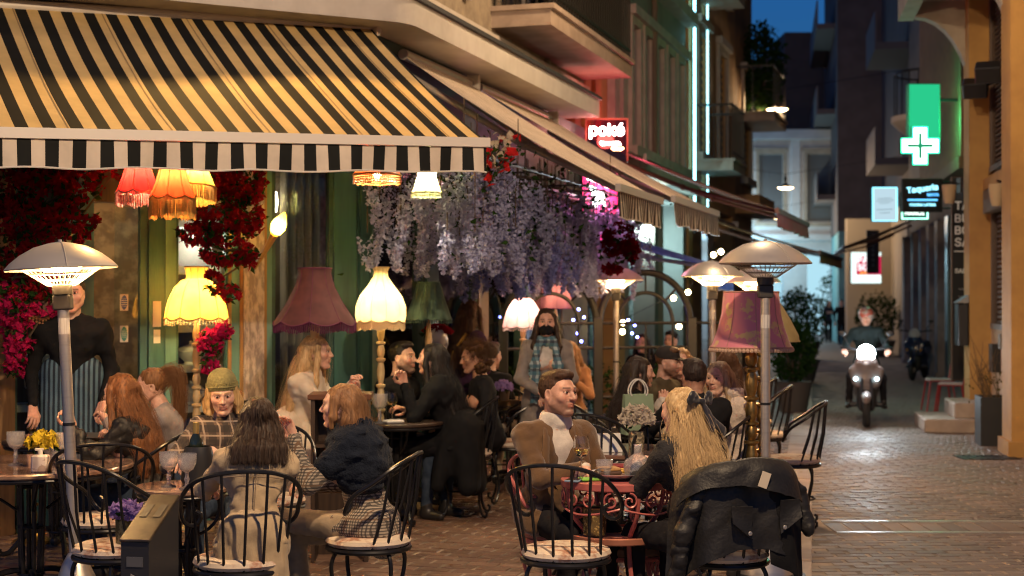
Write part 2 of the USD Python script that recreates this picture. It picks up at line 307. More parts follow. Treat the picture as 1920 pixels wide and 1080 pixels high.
# ------------------------------------------------------------------ cafe building
cream = M('cream_render', (0.52, 0.46, 0.38), 0.75, col2=(0.44, 0.38, 0.31), scale=5, bump=0.2)
canopy_m = M('canopy_paint', (0.56, 0.52, 0.45), 0.7, col2=(0.47, 0.43, 0.37), scale=4, bump=0.15)
stone = M('old_stone', (0.30, 0.24, 0.16), 0.85, col2=(0.2, 0.155, 0.105), scale=6, bump=0.5, bscale=18)
teal = M('teal_paint', (0.022, 0.075, 0.07), 0.45, col2=(0.035, 0.115, 0.105), scale=4, stretch=(3, 3, 0.4), bump=0.12, bscale=30)
teal_l = M('pale_teal_paint', (0.09, 0.20, 0.18), 0.5, col2=(0.06, 0.15, 0.135), scale=5, stretch=(3, 3, 0.4), bump=0.12)
tealdark = M('dark_teal_fascia', (0.018, 0.05, 0.045), 0.6, col2=(0.03, 0.08, 0.07), scale=6, bump=0.2)
gold = M('gilt', (0.55, 0.36, 0.10), 0.35, 0.8, col2=(0.36, 0.22, 0.06), scale=14)
woodg = M('ochre_wood', (0.28, 0.15, 0.05), 0.5, col2=(0.18, 0.09, 0.03), scale=6, stretch=(6, 6, 0.5))
darkwood = M('dark_wood', (0.035, 0.02, 0.013), 0.45, col2=(0.06, 0.035, 0.02), scale=6, stretch=(5, 5, 0.5))
marble = M('patterned_marble', (0.42, 0.35, 0.31), 0.4, col2=(0.2, 0.165, 0.155), scale=6, detail=8, stretch=(5, 5, 1.6), contrast=(0.42, 0.58))
glass = pane_mat('window_glass'); black = M('black_paint', (0.012, 0.012, 0.013), 0.4)
dark_in = M('dim_interior', (0.05, 0.035, 0.025), 0.8, col2=(0.08, 0.055, 0.04), scale=3)
paper = M('interior_wallpaper', (0.34, 0.26, 0.16), 0.8, col2=(0.17, 0.12, 0.07), scale=7, detail=7, contrast=(0.42, 0.58))
cafe = thing('cafe_building', 'corner cafe building with teal posts, white canopy and chamfered front', 'building')
L_ = []
# upper wall above the canopy, chamfer and street side
part(cafe, 'upper_wall', J(wall_holes(S, 0.0, 7.0, 3.98, 12.0, -0.4, 0.0, [(1.2, 2.3, 4.6, 7.2), (4.4, 5.5, 4.6, 7.2)]), fbox(H, 0.0, 6.0, -0.4, 0.0, 3.98, 12.0)), stone, smooth=False)
part(cafe, 'fascia', J(fbox(H, -0.0, 6.0, -0.3, 0.0, 2.78, 3.78), fbox(S, 0.0, 7.0, -0.3, 0.0, 2.85, 3.78)), tealdark)
part(cafe, 'floor', poly([H(-0.2, 0, 0)[:2], H(6, 0.0, 0)[:2], H(6, -5, 0)[:2], S(7, -5, 0)[:2], S(7, 0.0, 0)[:2]], -0.01, 0.03), M('interior_tiles', (0.12, 0.08, 0.05), 0.5))
part(cafe, 'ceiling', poly([H(-0.2, -0.31, 0)[:2], H(6, -0.31, 0)[:2], H(6, -5, 0)[:2], S(7, -5, 0)[:2], S(7, -0.31, 0)[:2]], 3.3, 3.4), dark_in)
part(cafe, 'back_wall', J(fbox(H, 0.4, 6, -2.7, -2.6, 0.03, 3.3), fbox(S, 2, 7, -2.6, -2.5, 0.03, 3.3), fbox(H, 6.0, 6.2, -2.7, 0, 0.03, 3.3)), paper)
# canopy: offset of the plan round the corner, rounded
from shapely.geometry import LineString
plan = LineString([H(6, 0, 0)[:2], C0, S(7.0, 0, 0)[:2]])
ring = LineString([H(6.5, 0, 0)[:2], C0, S(6.05, 0, 0)[:2]]).buffer(0.42, quad_segs=24, cap_style=2, join_style=1)
part(cafe, 'canopy', J(extr(ring, 0.2)[0] + [0, 0, 3.785], extr(ring, 0.2)[1]) if False else mv(extr(ring, 0.2), (0, 0, 3.785)), canopy_m, smooth=40)
ring2 = LineString([H(6.5, 0, 0)[:2], C0, S(6.07, 0, 0)[:2]]).buffer(0.45, quad_segs=24, cap_style=2, join_style=1)
part(cafe, 'canopy_edge', mv(extr(ring2, 0.035), (0, 0, 3.987)), M('dark_slate', (0.03, 0.03, 0.03), 0.7, bump=0.4), smooth=40)
for (t0, t1) in ((1.2, 2.3), (4.4, 5.5)):
    fr = part(cafe, 'window', J(fbox(S, t0 - 0.12, t0, 0.0, 0.06, 4.48, 7.3), fbox(S, t1, t1 + 0.12, 0.0, 0.06, 4.48, 7.3), fbox(S, t0 - 0.18, t1 + 0.18, 0.0, 0.1, 7.3, 7.45)), cream)
    part(fr, 'shutter', J([fbox(S, t0, t1, -0.12, -0.1, 4.6, 7.2)] + [fbox(S, t0 + 0.04, t1 - 0.04, -0.1, -0.075, 4.65 + k * 0.08, 4.7 + k * 0.08) for k in range(31)]), M('brown_shutter', (0.1, 0.065, 0.04), 0.6), smooth=False)
part(cafe, 'string_course', J(fbox(S, 0.0, 7.0, 0.0, 0.07, 4.16, 4.28), fbox(H, 0.0, 6.0, 0.0, 0.07, 4.16, 4.28)), cream)
# chamfer front, from the corner leftwards (a)
part(cafe, 'corner_post', J(fbox(H, 0.0, 0.1, -0.14, 0.03, 0, 2.78), fbox(H, 0.115, 0.30, -0.12, 0.05, 0, 2.78), fbox(H, 0.03, 0.08, 0.03, 0.045, 0.2, 2.6)), teal)
part(cafe, 'teal_post', fbox(H, 0.80, 0.845, -0.1, 0.03, 0, 2.78), teal_l)
part(cafe, 'gilt_trim', J(fbox(H, 0.845, 0.87, -0.1, 0.045, 0, 2.78), fbox(H, 1.03, 1.055, -0.1, 0.045, 0, 2.78)), woodg)
part(cafe, 'pillar', J(fbox(H, 0.87, 1.03, -0.2, 0.06, 0.25, 2.78), fbox(H, 0.862, 1.038, -0.2, 0.09, 0, 0.25)), marble)
part(cafe, 'teal_post', fbox(H, 1.055, 1.12, -0.12, 0.03, 0, 2.78), teal_l)
part(cafe, 'gilt_trim', fbox(H, 1.12, 1.145, -0.1, 0.04, 0, 2.78), woodg)
part(cafe, 'teal_post', fbox(H, 1.54, 1.62, -0.12, 0.03, 0, 2.78), teal_l)
part(cafe, 'teal_post', fbox(H, 1.62, 1.74, -0.12, 0.02, 0, 2.78), teal)
part(cafe, 'door_lintel', fbox(H, 1.74, 2.14, -0.1, 0.02, 2.36, 2.78), darkwood)
part(cafe, 'teal_post', fbox(H, 2.14, 2.25, -0.12, 0.03, 0, 2.78), teal_l)
part(cafe, 'ochre_post', fbox(H, 2.69, 2.80, -0.12, 0.06, 0, 2.78), woodg)
part(cafe, 'ochre_post', fbox(H, 4.0, 6.0, -0.3, 0.0, 0, 2.78), darkwood)
w = part(cafe, 'window', J(fbox(H, 0.30, 0.33, -0.06, 0.02, 0.2, 2.78), fbox(H, 0.77, 0.80, -0.06, 0.02, 0.2, 2.78), fbox(H, 0.33, 0.77, -0.06, 0.02, 0.2, 0.5)), tealdark)
part(w, 'pane', fbox(H, 0.33, 0.77, -0.03, -0.022, 0.5, 2.78), glass)
# the curtain behind it
P = np.array([[H(a, -0.2 + 0.035 * math.sin(a * 95) * (1 + 0.3 * math.sin(a * 23)), z) for z in np.linspace(0.4, 2.78, 6)] for a in np.linspace(0.34, 0.64, 60)])
part(w, 'curtain', grid(P, 0.003), M('beige_curtain', (0.23, 0.19, 0.14), 0.9, col2=(0.16, 0.13, 0.1), scale=4, stretch=(8, 8, 0.6)))
part(w, 'backing', fbox(H, 0.28, 0.84, -0.5, -0.45, 0.03, 3.0), dark_in)
w = part(cafe, 'display_window', J(fbox(H, 1.145, 1.16, -0.05, 0.02, 0.2, 2.78), fbox(H, 1.52, 1.54, -0.05, 0.02, 0.2, 2.78), fbox(H, 1.16, 1.52, -0.05, 0.02, 0.0, 0.35)), teal)
part(w, 'pane', fbox(H, 1.16, 1.52, -0.025, -0.018, 0.35, 2.78), glass)
white = M('white_paint', (0.68, 0.66, 0.6), 0.5, col2=(0.6, 0.57, 0.5), scale=6)
for z in (0.55, 0.86, 1.16, 1.46, 1.9, 2.25): part(w, 'shelf', fbox(H, 1.17, 1.52, -0.35, -0.06, z - 0.055, z), white)
part(w, 'backing', fbox(H, 1.145, 1.54, -0.42, -0.38, 0.03, 2.78), M('case_lining', (0.12, 0.11, 0.1), 0.8))
w = part(cafe, 'display_window', J(fbox(H, 2.25, 2.27, -0.05, 0.02, 0.2, 2.78), fbox(H, 2.67, 2.69, -0.05, 0.02, 0.2, 2.78), fbox(H, 2.27, 2.67, -0.05, 0.02, 0.0, 0.35)), teal)
part(w, 'pane', fbox(H, 2.27, 2.67, -0.025, -0.018, 0.35, 2.78), glass)
for z in (0.55, 0.9, 1.25): part(w, 'shelf', fbox(H, 2.27, 2.67, -0.35, -0.06, z - 0.05, z), white)
part(w, 'backing', fbox(H, 2.25, 2.69, -0.42, -0.38, 0.03, 2.78), dark_in)
d = part(cafe, 'door', J(fbox(H, 1.74, 1.78, -0.05, 0.0, 0.05, 2.36), fbox(H, 1.74, 1.78, -0.05, 0.0, 0.05, 2.36)) if False else fbox(H, 1.745, 1.80, -0.06, 0.0, 0.04, 2.36), teal)
part(d, 'pane', fbox(H, 1.80, 1.98, -0.035, -0.028, 0.3, 2.33), glass)
part(d, 'rail', fbox(H, 1.80, 1.98, -0.055, -0.005, 0.04, 0.3), teal)
for (a, z, c, nm) in ((1.91, 1.63, (0.05, 0.10, 0.35), 'blue_sticker'), (1.91, 1.4, (0.04, 0.22, 0.2), 'green_sticker')):
    part(d, nm, mv(fbox(H, a - 0.03, a + 0.03, -0.026, -0.023, z - 0.06, z + 0.06)), white, smooth=False)
    part(d, nm + '_disc', J([fbox(H, a - 0.024 * math.cos(q), a + 0.024 * math.cos(q), -0.0225, -0.021, z + 0.05 * math.sin(q) - 0.005, z + 0.05 * math.sin(q) + 0.005) for q in np.linspace(-1.3, 1.3, 10)]), M(nm, c, 0.5), smooth=False)
part(cafe, 'notice', J(fbox(H, 1.65, 1.71, 0.021, 0.024, 1.45, 1.64), fbox(H, 1.655, 1.705, 0.021, 0.024, 1.33, 1.43)), white)
# street side: dark glazed bays between posts
for k, (t0, t1) in enumerate(((0.12, 1.25), (1.55, 2.7), (3.0, 4.3), (4.6, 5.8))):
    w = part(cafe, 'window', J(fbox(S, t0, t0 + 0.05, -0.1, 0.02, 0.2, 2.85), fbox(S, t1 - 0.05, t1, -0.1, 0.02, 0.2, 2.85), fbox(S, t0 + 0.05, t1 - 0.05, -0.1, 0.02, 0, 0.45)), tealdark)
    part(w, 'pane', fbox(S, t0 + 0.05, t1 - 0.05, -0.04, -0.03, 0.45, 2.85), glass)
for t in (0.0, 1.25, 2.7, 4.3, 5.8): part(cafe, 'post', fbox(S, t, t + (0.12 if t == 0 else 0.3 if t < 5 else 1.2), -0.14, 0.04, 0, 2.85), M('brown_pilaster', (0.17, 0.12, 0.075), 0.6, col2=(0.12, 0.085, 0.05), scale=5) if t in (2.7, 5.8) else teal)

# ------------------------------------------------------------------ balcony above the canopy
def balcony(fr, a0, a1, p0, p1, z, h, mslab, mrail, label, th=0.16, bars=0.11, cat='balcony'):
    b = thing('balcony', label, cat)
    part(b, 'slab', fbox(fr, a0, a1, p0, p1, z, z + th), mslab, smooth=False); part(b, 'slab_edge', fbox(fr, a0 - 0.03, a1 + 0.03, p0, p1 + 0.04, z + th, z + th + 0.05), mslab, smooth=False)
    zt = z + th + 0.05
    part(b, 'top_rail', fbox(fr, a0, a1, p1 - 0.04, p1, zt + h - 0.04, zt + h), mrail, smooth=False); part(b, 'bottom_rail', fbox(fr, a0, a1, p1 - 0.035, p1 - 0.01, zt + 0.1, zt + 0.13), mrail, smooth=False)
    for x in (a0, a1 - 0.04): part(b, 'side_rail', fbox(fr, x, x + 0.04, p0, p1 - 0.04, zt + h - 0.04, zt + h), mrail, smooth=False)
    n = int((a1 - a0) / bars); m = int((p1 - p0) / bars)
    for i in range(n + 1):
        a = a0 + 0.02 + (a1 - a0 - 0.04) * i / n; part(b, 'baluster', fbox(fr, a - 0.009, a + 0.009, p1 - 0.03, p1 - 0.012, zt, zt + h - 0.04), mrail, smooth=False)
    for a in (a0 + 0.02, a1 - 0.02):
        for i in range(m): part(b, 'baluster', fbox(fr, a - 0.009, a + 0.009, p0 + bars * i + 0.02, p0 + bars * i + 0.038, zt, zt + h - 0.04), mrail, smooth=False)
    return b
bal = M('balcony_plaster', (0.40, 0.30, 0.22), 0.8, col2=(0.3, 0.22, 0.16), scale=5, bump=0.2)
rail = M('dark_railing', (0.03, 0.024, 0.018), 0.4, 0.6)
b = balcony(S, 3.2, 6.9, 0.0, 0.62, 4.36, 1.05, bal, rail, 'large dark balcony lit red from below above the white canopy')
part(b, 'screen', fbox(S, 3.3, 6.8, 0.5, 0.53, 4.63, 5.5), M('dark_mesh', (0.02, 0.016, 0.014), 0.8))

# ------------------------------------------------------------------ left buildings down the street
def shutter_window(root, fr, a0, a1, z0, z1, p, mframe, mslat, name='window'):
    w = part(root, name, J(fbox(fr, a0 - 0.13, a0, p, p + 0.07, z0 - 0.05, z1 + 0.12), fbox(fr, a1, a1 + 0.13, p, p + 0.07, z0 - 0.05, z1 + 0.12), fbox(fr, a0, a1, p, p + 0.07, z1, z1 + 0.12), fbox(fr, a0 - 0.2, a1 + 0.2, p, p + 0.16, z0 - 0.2, z0 - 0.05), fbox(fr, a0 - 0.2, a1 + 0.2, p, p + 0.14, z1 + 0.12, z1 + 0.26)), mframe, smooth=False)
    k = max(3, int((z1 - z0) / 0.14))
    part(w, 'shutter', J([fbox(fr, a0, a1, p - 0.12, p - 0.08, z0, z1)] + [fbox(fr, a0 + 0.03, a1 - 0.03, p - 0.08, p - 0.05, z0 + (i + 0.15) * (z1 - z0) / k, z0 + (i + 0.7) * (z1 - z0) / k) for i in range(k)]), mslat, smooth=False)
    return w
ochre = M('ochre_render', (0.42, 0.25, 0.09), 0.8, col2=(0.34, 0.19, 0.07), scale=3, bump=0.2)
greyr = M('grey_render', (0.20, 0.20, 0.18), 0.8, col2=(0.14, 0.14, 0.13), scale=1.5, detail=8, bump=0.2)
trimm = M('pale_trim', (0.36, 0.33, 0.27), 0.75, col2=(0.27, 0.245, 0.2), scale=4, detail=7)
slatm = M('grey_green_slats', (0.05, 0.06, 0.055), 0.6)
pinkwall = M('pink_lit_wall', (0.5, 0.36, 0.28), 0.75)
b1 = thing('poke_shop_building', 'narrow ochre shop building with fluted pilasters beyond the cafe', 'building')
part(b1, 'wall', J(fbox(S, 7.0, 10.4, -0.6, -0.25, 3.0, 12.5), fbox(S, 7.0, 7.4, -0.6, -0.25, 0, 3.0), fbox(S, 10.0, 10.4, -0.6, -0.25, 0, 3.0)), ochre, smooth=False)
for t in (7.08, 7.62, 8.16, 9.3, 9.84): part(b1, 'pilaster', fbox(S, t, t + 0.3, -0.25, -0.14, 3.0, 6.6), trimm if t > 9 else ochre, smooth=False)
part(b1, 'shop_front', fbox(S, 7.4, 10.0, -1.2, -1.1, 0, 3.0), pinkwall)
part(b1, 'cornice', fbox(S, 7.0, 10.4, -0.25, 0.0, 6.6, 6.8), trimm)
b2 = thing('grey_windowed_building', 'pale grey building with five tall narrow shuttered windows', 'building')
wins = [(10.75 + 0.92 * k, 11.25 + 0.92 * k) for k in range(5)]
part(b2, 'wall', wall_holes(S, 10.4, 15.4, 3.3, 13.5, -0.6, -0.25, [(a, b_, 3.98, 5.75) for a, b_ in wins] + [(a, b_, 7.3, 9.2) for a, b_ in wins]), greyr, smooth=False)
for t in (10.4, 12.6, 15.1): part(b2, 'pier', fbox(S, t, t + 0.3, -0.6, -0.25, 0, 3.3), greyr)
for a, b_ in wins:
    shutter_window(b2, S, a, b_, 3.98, 5.75, -0.25, trimm, slatm); shutter_window(b2, S, a, b_, 7.3, 9.2, -0.25, trimm, slatm)
for z in (3.5, 6.5): part(b2, 'ledge', fbox(S, 10.4, 15.4, -0.25, -0.02, z, z + 0.21), trimm)
bulb(b2, S(12.4, -0.55, 2.9), 14, (0.8, 1.0, 0.95), 0.06); bulb(b2, S(14.3, -0.5, 2.6), 8, (0.6, 0.95, 1.0), 0.06)
part(b2, 'shop_window', fbox(S, 10.7, 15.1, -0.9, -0.85, 0.0, 3.3), M('pale_shop_interior', (0.5, 0.52, 0.5), 0.7, col2=(0.1, 0.16, 0.15), scale=7, contrast=(0.45, 0.55)))
cyan = glow('cyan_tube', (0.30, 0.85, 1.0), 2.4)
b3 = thing('ochre_balcony_building', 'tall ochre building with small balconies beyond the grey one', 'building')
part(b3, 'wall', wall_holes(S, 15.4, 21.0, 3.4, 15, -0.6, -0.2, [(16.2, 17.2, 4.4, 6.6), (18.6, 19.6, 4.4, 6.6), (16.2, 17.2, 7.8, 10.0), (18.6, 19.6, 7.8, 10.0)]), ochre, smooth=False)
for t in (15.4, 20.6): part(b3, 'pier', fbox(S, t, t + 0.4, -0.6, -0.2, 0, 3.4), ochre)
part(b3, 'shop_window', fbox(S, 15.8, 20.6, -0.9, -0.85, 0.0, 3.4), M('warm_shop_interior', (0.35, 0.24, 0.13), 0.7))
for a in (16.2, 18.6):
    for z in (4.4, 7.8): shutter_window(b3, S, a, a + 1.0, z, z + 2.2, -0.2, trimm, M('dark_shutter', (0.04, 0.03, 0.025), 0.6))
for (a, z, lb) in ((16.0, 4.0, 'small dark iron balcony low on the ochre building beside the cyan tubes'), (16.0, 7.2, 'pale undersided balcony with iron railing high on the ochre building')):
    balcony(S, a, a + 1.5, -0.2, 0.5, z, 1.0, trimm, rail, lb, bars=0.16)
b4 = thing('far_ochre_building', 'warm lit old building with cornice far along the left side', 'building')
part(b4, 'wall', wall_holes(S, 21.0, 23.6, 0.0, 9.4, -0.8, -0.2, [(22 + 2.4 * k, 23.1 + 2.4 * k, 4.4, 6.6) for k in range(1)]), M('deep_ochre', (0.26, 0.16, 0.07), 0.8, col2=(0.18, 0.11, 0.05), scale=3), smooth=False)
for k in range(1): shutter_window(b4, S, 22 + 2.4 * k, 23.1 + 2.4 * k, 4.4, 6.6, -0.2, trimm, M('dark_shutter', (0.04, 0.03, 0.025), 0.6))
for z in (3.5, 9.0): part(b4, 'cornice', fbox(S, 21.0, 23.6, -0.2, 0.32, z, z + 0.4), ochre)
b = balcony(S, 21.3, 23.5, -0.2, 0.6, 5.5, 1.0, bal, rail, 'overgrown balcony with dark shrubs against the evening sky', bars=0.3)
for (t, z0, z1, x) in ((15.55, 0.5, 10.5, 0), (16.95, 0.5, 8.0, 1)):
    l = thing('light_tube', ['tall glowing cyan light tube at the joint of grey and ochre buildings', 'shorter glowing cyan light tube right of the tall one'][x], 'light tube', S(t, -0.12, 0))
    part(l, 'tube', cyl((0, 0, 2.9), (0, 0, z1), 0.02 if x == 0 else 0.012, 10), cyan); part(l, 'bracket', J(cyl((0, 0, 2.84), (0, 0, 2.9), 0.04), cyl((0, 0, z1), (0, 0, z1 + 0.06), 0.04)), black)
# end of the street
b5 = thing('street_end_building', 'pale blue-white neoclassical building closing the street', 'building')
bluew = M('pale_blue_render', (0.50, 0.55, 0.58), 0.8, col2=(0.42, 0.47, 0.5), scale=2)
def F(t, p, z): return np.array([7.5 + t, 62 - p, z])
ew = [(0.75 + 2.0 * k, 1.75 + 2.0 * k) for k in range(4)]
part(b5, 'wall', wall_holes(F, -2, 8, 0, 8.6, -0.6, 0, [(a, b_, 4.9, 7.7) for a, b_ in ew] + [(a, b_, 0.2, 3.6) for a, b_ in ew]), bluew, smooth=False)
for a, b_ in ew:
    shutter_window(b5, F, a, b_, 4.9, 7.7, 0, trimm, M('blue_grey_slats', (0.1, 0.13, 0.15), 0.6))
    part(b5, 'shop_window', fbox(F, a, b_, -0.4, -0.35, 0.2, 3.6), glow('cold_shop_light', (0.5, 0.85, 1.0), 0.3))
for z, h in ((8.3, 0.4), (4.1, 0.25)): part(b5, 'cornice', fbox(F, -2, 8, 0, 0.3, z, z + h), bluew)
fl_ = part(b5, 'floodlight', bx(8.4, 9.0, 61.2, 61.5, 4.36, 4.5), black); bulb(b5, (8.7, 60.9, 4.75), 24, (0.5, 0.8, 1.0), 0.1)  # floodlight and its light added to brighten the pale facade
bulb(b5, (10.0, 60.3, 3.4), 24, (0.45, 0.85, 1.0), 0.15)  # added light without a fitting, cold wash on the end of the lane
for k in range(4): part(b5, 'pilaster', fbox(F, 0.1 + 2 * k, 0.45 + 2 * k, 0, 0.1, 4.35, 8.3), bluew)
single('dark_block_building', J(bx(4, 26, 70, 85, 0, 12.9), bx(12.9, 14.8, 70.5, 84, 12.9, 14.3), bx(-6, 4, 70, 80, 0, 9)), M('night_block', (0.07, 0.06, 0.06), 0.9, col2=(0.05, 0.045, 0.045), scale=1), 'dark flat roofed block rising behind the pale end building', 'building', smooth=False)

# ------------------------------------------------------------------ right buildings
yel = M('yellow_render', (0.44, 0.26, 0.075), 0.75, col2=(0.33, 0.18, 0.055), scale=2.2, detail=7, contrast=(0.4, 0.7), bump=0.2)
peach = M('peach_render', (0.38, 0.24, 0.135), 0.8, col2=(0.27, 0.16, 0.09), scale=1.8, detail=8, contrast=(0.38, 0.68), bump=0.25)
shut = M('brown_grey_shutter', (0.10, 0.07, 0.055), 0.5)
r1 = thing('yellow_corner_building', 'yellow and peach rendered building with slatted shutters and arched brackets', 'building')
def RW(t, p, z): return RR(t, p - 0.15, z)
part(r1, 'wall', wall_holes(RW, -8, 3.9, 0.0, 11, -0.5, 0.0, [(0.75, 1.75, 1.35, 2.75), (2.0, 3.1, 1.35, 2.75), (0.45, 1.55, 3.35, 5.6), (2.1, 3.2, 3.35, 5.6), (-2.5, -1.0, 1.3, 2.8)]), peach, smooth=False)
part(r1, 'pilaster', J(fbox(RR, -0.35, 0.3, -0.16, 0.16, 0.16, 11), fbox(RR, -0.4, 0.35, -0.16, 0.2, 0.0, 0.16), fbox(RR, 0.32, 0.42, -0.16, 0.08, 0.0, 11)), yel, smooth=False)
part(r1, 'pilaster', J(fbox(RR, 3.35, 3.9, -0.16, 0.12, 0.12, 11), fbox(RR, 3.3, 3.95, -0.16, 0.16, 0.0, 0.12)), yel, smooth=False)
part(r1, 'ledge', fbox(RW, 0.3, 3.35, 0.0, 0.1, 3.06, 3.2), yel)
for (a0, a1, z0, z1) in ((0.75, 1.75, 1.35, 2.75), (2.0, 3.1, 1.35, 2.75), (0.45, 1.55, 3.35, 5.6), (2.1, 3.2, 3.35, 5.6), (-2.5, -1.0, 1.3, 2.8)):
    w = part(r1, 'window', J(fbox(RW, a0 - 0.06, a0, -0.06, 0.03, z0, z1), fbox(RW, a1, a1 + 0.06, -0.06, 0.03, z0, z1), fbox(RW, a0 - 0.06, a1 + 0.06, -0.06, 0.04, z0 - 0.07, z0)), shut, smooth=False)
    part(w, 'shutter_back', fbox(RW, a0, a1, -0.12, -0.1, z0, z1), black)
    k = int((z1 - z0) / 0.062)
    for i in range(k):
        z = z0 + (i + 0.1) * (z1 - z0) / k
        part(w, 'slat', (np.array([RW(a, p, zz) for a in (a0, a1) for p, zz in ((-0.09, z), (-0.03, z - 0.004), (-0.045, z + 0.03), (-0.1, z + 0.036))]), np.array([[0,1,2],[0,2,3],[4,6,5],[4,7,6],[1,5,6],[1,6,2],[2,6,7],[2,7,3],[0,4,5],[0,5,1]])), shut, smooth=False)
part(r1, 'pelmet', J(fbox(RW, 0.6, 1.85, -0.1, 0.12, 2.75, 3.04), fbox(RW, 1.9, 3.2, -0.1, 0.12, 2.75, 3.04)), M('brown_boxes', (0.13, 0.085, 0.05), 0.6), smooth=False)
part(r1, 'gutter_pipe', J(tube([RW(0.55, 0.08, 0.1), RW(0.55, 0.08, 10.5)], 0.045, 10), *[cyl(RW(0.55, 0.08, z), RW(0.55, 0.08, z + 0.05), 0.055, 10) for z in (0.5, 1.2, 1.4, 3.4)]), yel)
part(r1, 'vent_box', J(fbox(RW, 2.55, 2.85, 0.0, 0.1, 0.75, 1.1)), black)
# arched brackets under the upper balcony
def arch_bracket(a, p1, z0, z1, th=0.22):
    n = 10; pts = [(0, z1), (p1, z1), (p1, z1 - 0.2)] + [(p1 * (1 - math.sin(q)), z1 - 0.2 - (z1 - 0.2 - z0) * (1 - math.cos(q))) for q in np.linspace(0, PI / 2, n)][1:] + [(0, z0)]
    m = extr(Polygon(pts), th); v = m[0]; return np.array([RR(a + q[2], q[0], q[1]) for q in v]), m[1]
for a in (0.2, 3.7): part(r1, 'bracket', arch_bracket(a, 0.75, 4.0, 5.6), trimm, smooth=40)
part(r1, 'arch_beam', J(fbox(RR, 0.0, 4.1, 0.0, 0.95, 5.6, 5.9), fbox(RR, 0.0, 4.1, 0.75, 0.95, 5.42, 5.6)), trimm)
def lantern(loc, rz, label, col):
    l = thing('wall_lantern', label, 'lantern', loc, rz)
    part(l, 'bracket', J(cyl((0, 0, 0.28), (0.16, 0, 0.3), 0.012, 8), mv(cbx(-0.02, 0.02, -0.05, 0.05, 0.16, 0.36, 0.006))), black)
    part(l, 'bowl', lathe([(0.055, 0.0), (0.075, 0.05), (0.085, 0.16), (0.1, 0.24), (0.09, 0.245), (0.07, 0.05), (0.0, 0.02)], 14) and mv(lathe([(0.001, 0.0), (0.055, 0.0), (0.075, 0.08), (0.095, 0.24), (0.085, 0.245), (0.07, 0.09), (0.001, 0.03)], 14), (0.16, 0, 0.02)), col)
    return l
for (px, py, d_, lb) in ((1893, 390, 16.6, 'beige cloth covered wall lamp beside the yellow drain pipe'), (1800, 385, 19.5, 'conical beige wall lamp on the yellow pilaster by the menu board')):
    lantern(W(px, py, d_), PI + 0.3, lb, M('lamp_cloth', (0.42, 0.32, 0.19), 0.85))
for k, (px, py, d_) in enumerate(((1855, 135, 17.5), (1830, 165, 18.8))):
    l = thing('spotlight', ['dark floodlight box under the arched bracket nearest the camera', 'dark floodlight box further along under the arched bracket'][k], 'spotlight', W(px, py, d_), -0.4)
    part(l, 'housing', mv(cbx(-0.15, 0.15, -0.12, 0.12, -0.1, 0.1, 0.015), rx=0.5), black); part(l, 'arm', cyl((0.1, 0, 0.02), (0.35, 0.1, 0.12), 0.018), black)
mb = thing('meter_box', 'dark metal letter box hung on the yellow pilaster by the step', 'box', RR(3.55, 0.13, 1.05), math.atan2(RD[1], RD[0]))
part(mb, 'box', cbx(-0.2, 0.2, 0.0, 0.13, 0.0, 0.55, 0.012), black); part(mb, 'lid', hull([(-0.21, -0.005, 0.56), (0.21, -0.005, 0.56), (-0.21, 0.15, 0.56), (0.21, 0.15, 0.56), (-0.21, 0.0, 0.66), (0.21, 0.0, 0.66)]), M('grey_metal', (0.3, 0.31, 0.31), 0.35, 0.8))
# second right building, set back, with teal and grey columns
r2 = thing('teal_column_building', 'dark teal shop building with tall columns and timber oriel', 'building')
colm = M('dark_teal_column', (0.05, 0.085, 0.085), 0.35, col2=(0.08, 0.12, 0.12), scale=4, stretch=(3, 3, 0.3)); brn = M('brown_post', (0.11, 0.075, 0.05), 0.5)
lil = M('grey_column', (0.24, 0.20, 0.2), 0.6, col2=(0.18, 0.15, 0.15), scale=4)
def R2(t, p, z): q = RR(t, p - 0.75, z); return q
part(r2, 'wall', J(fbox(R2, 3.9, 26.0, -0.9, -0.35, 3.1, 16), fbox(R2, 3.9, 26, -1.6, -1.5, 0, 3.1)), M('dark_plaster', (0.16, 0.12, 0.085), 0.8, col2=(0.11, 0.085, 0.06), scale=2), smooth=False)
part(r2, 'side_wall', fbox(RR, 3.9, 4.05, -1.5, -0.02, 0, 11), yel)
for t, m_ in ((5.6, brn), (6.3, brn), (7.4, colm), (8.6, colm), (10.0, colm), (11.8, colm), (13.6, colm), (15.5, lil), (17.2, lil), (19.0, lil), (21.0, lil), (23.5, lil)):
    part(r2, 'column', J(fbox(R2, t, t + 0.5, -0.5, 0.0, 0.12, 3.3), fbox(R2, t - 0.03, t + 0.53, -0.5, 0.04, 0, 0.12)), m_, smooth=False)
for t0, t1 in ((6.8, 7.4), (7.9, 8.6), (9.1, 10.0), (10.5, 11.8), (12.3, 13.6), (14.1, 15.5)): part(r2, 'shop_window', fbox(R2, t0, t1, -0.4, -0.38, 0.3, 3.1), M('dark_glazing', (0.02, 0.04, 0.045), 0.1))
slat_o = M('lit_timber', (0.2, 0.11, 0.05), 0.6, col2=(0.14, 0.08, 0.04), scale=5)
ori = part(r2, 'oriel', J(fbox(R2, 8.0, 15.0, -0.3, 0.45, 3.75, 3.95), fbox(R2, 8.0, 15, -0.3, 0.3, 3.95, 12)), M('oriel_board', (0.15, 0.085, 0.04), 0.7), smooth=False)
for i in range(36): part(ori, 'slat', fbox(R2, 8.05 + i * 0.195, 8.14 + i * 0.195, 0.3, 0.4, 3.95, 12), slat_o, smooth=False)
for i in range(6): part(ori, 'slat', fbox(R2, 7.9, 7.99, -0.25 + i * 0.12, -0.17 + i * 0.12, 3.95, 12), slat_o, smooth=False)
part(r2, 'upper_face', fbox(R2, 4.2, 7.6, -0.35, -0.1, 3.6, 12), ochre)
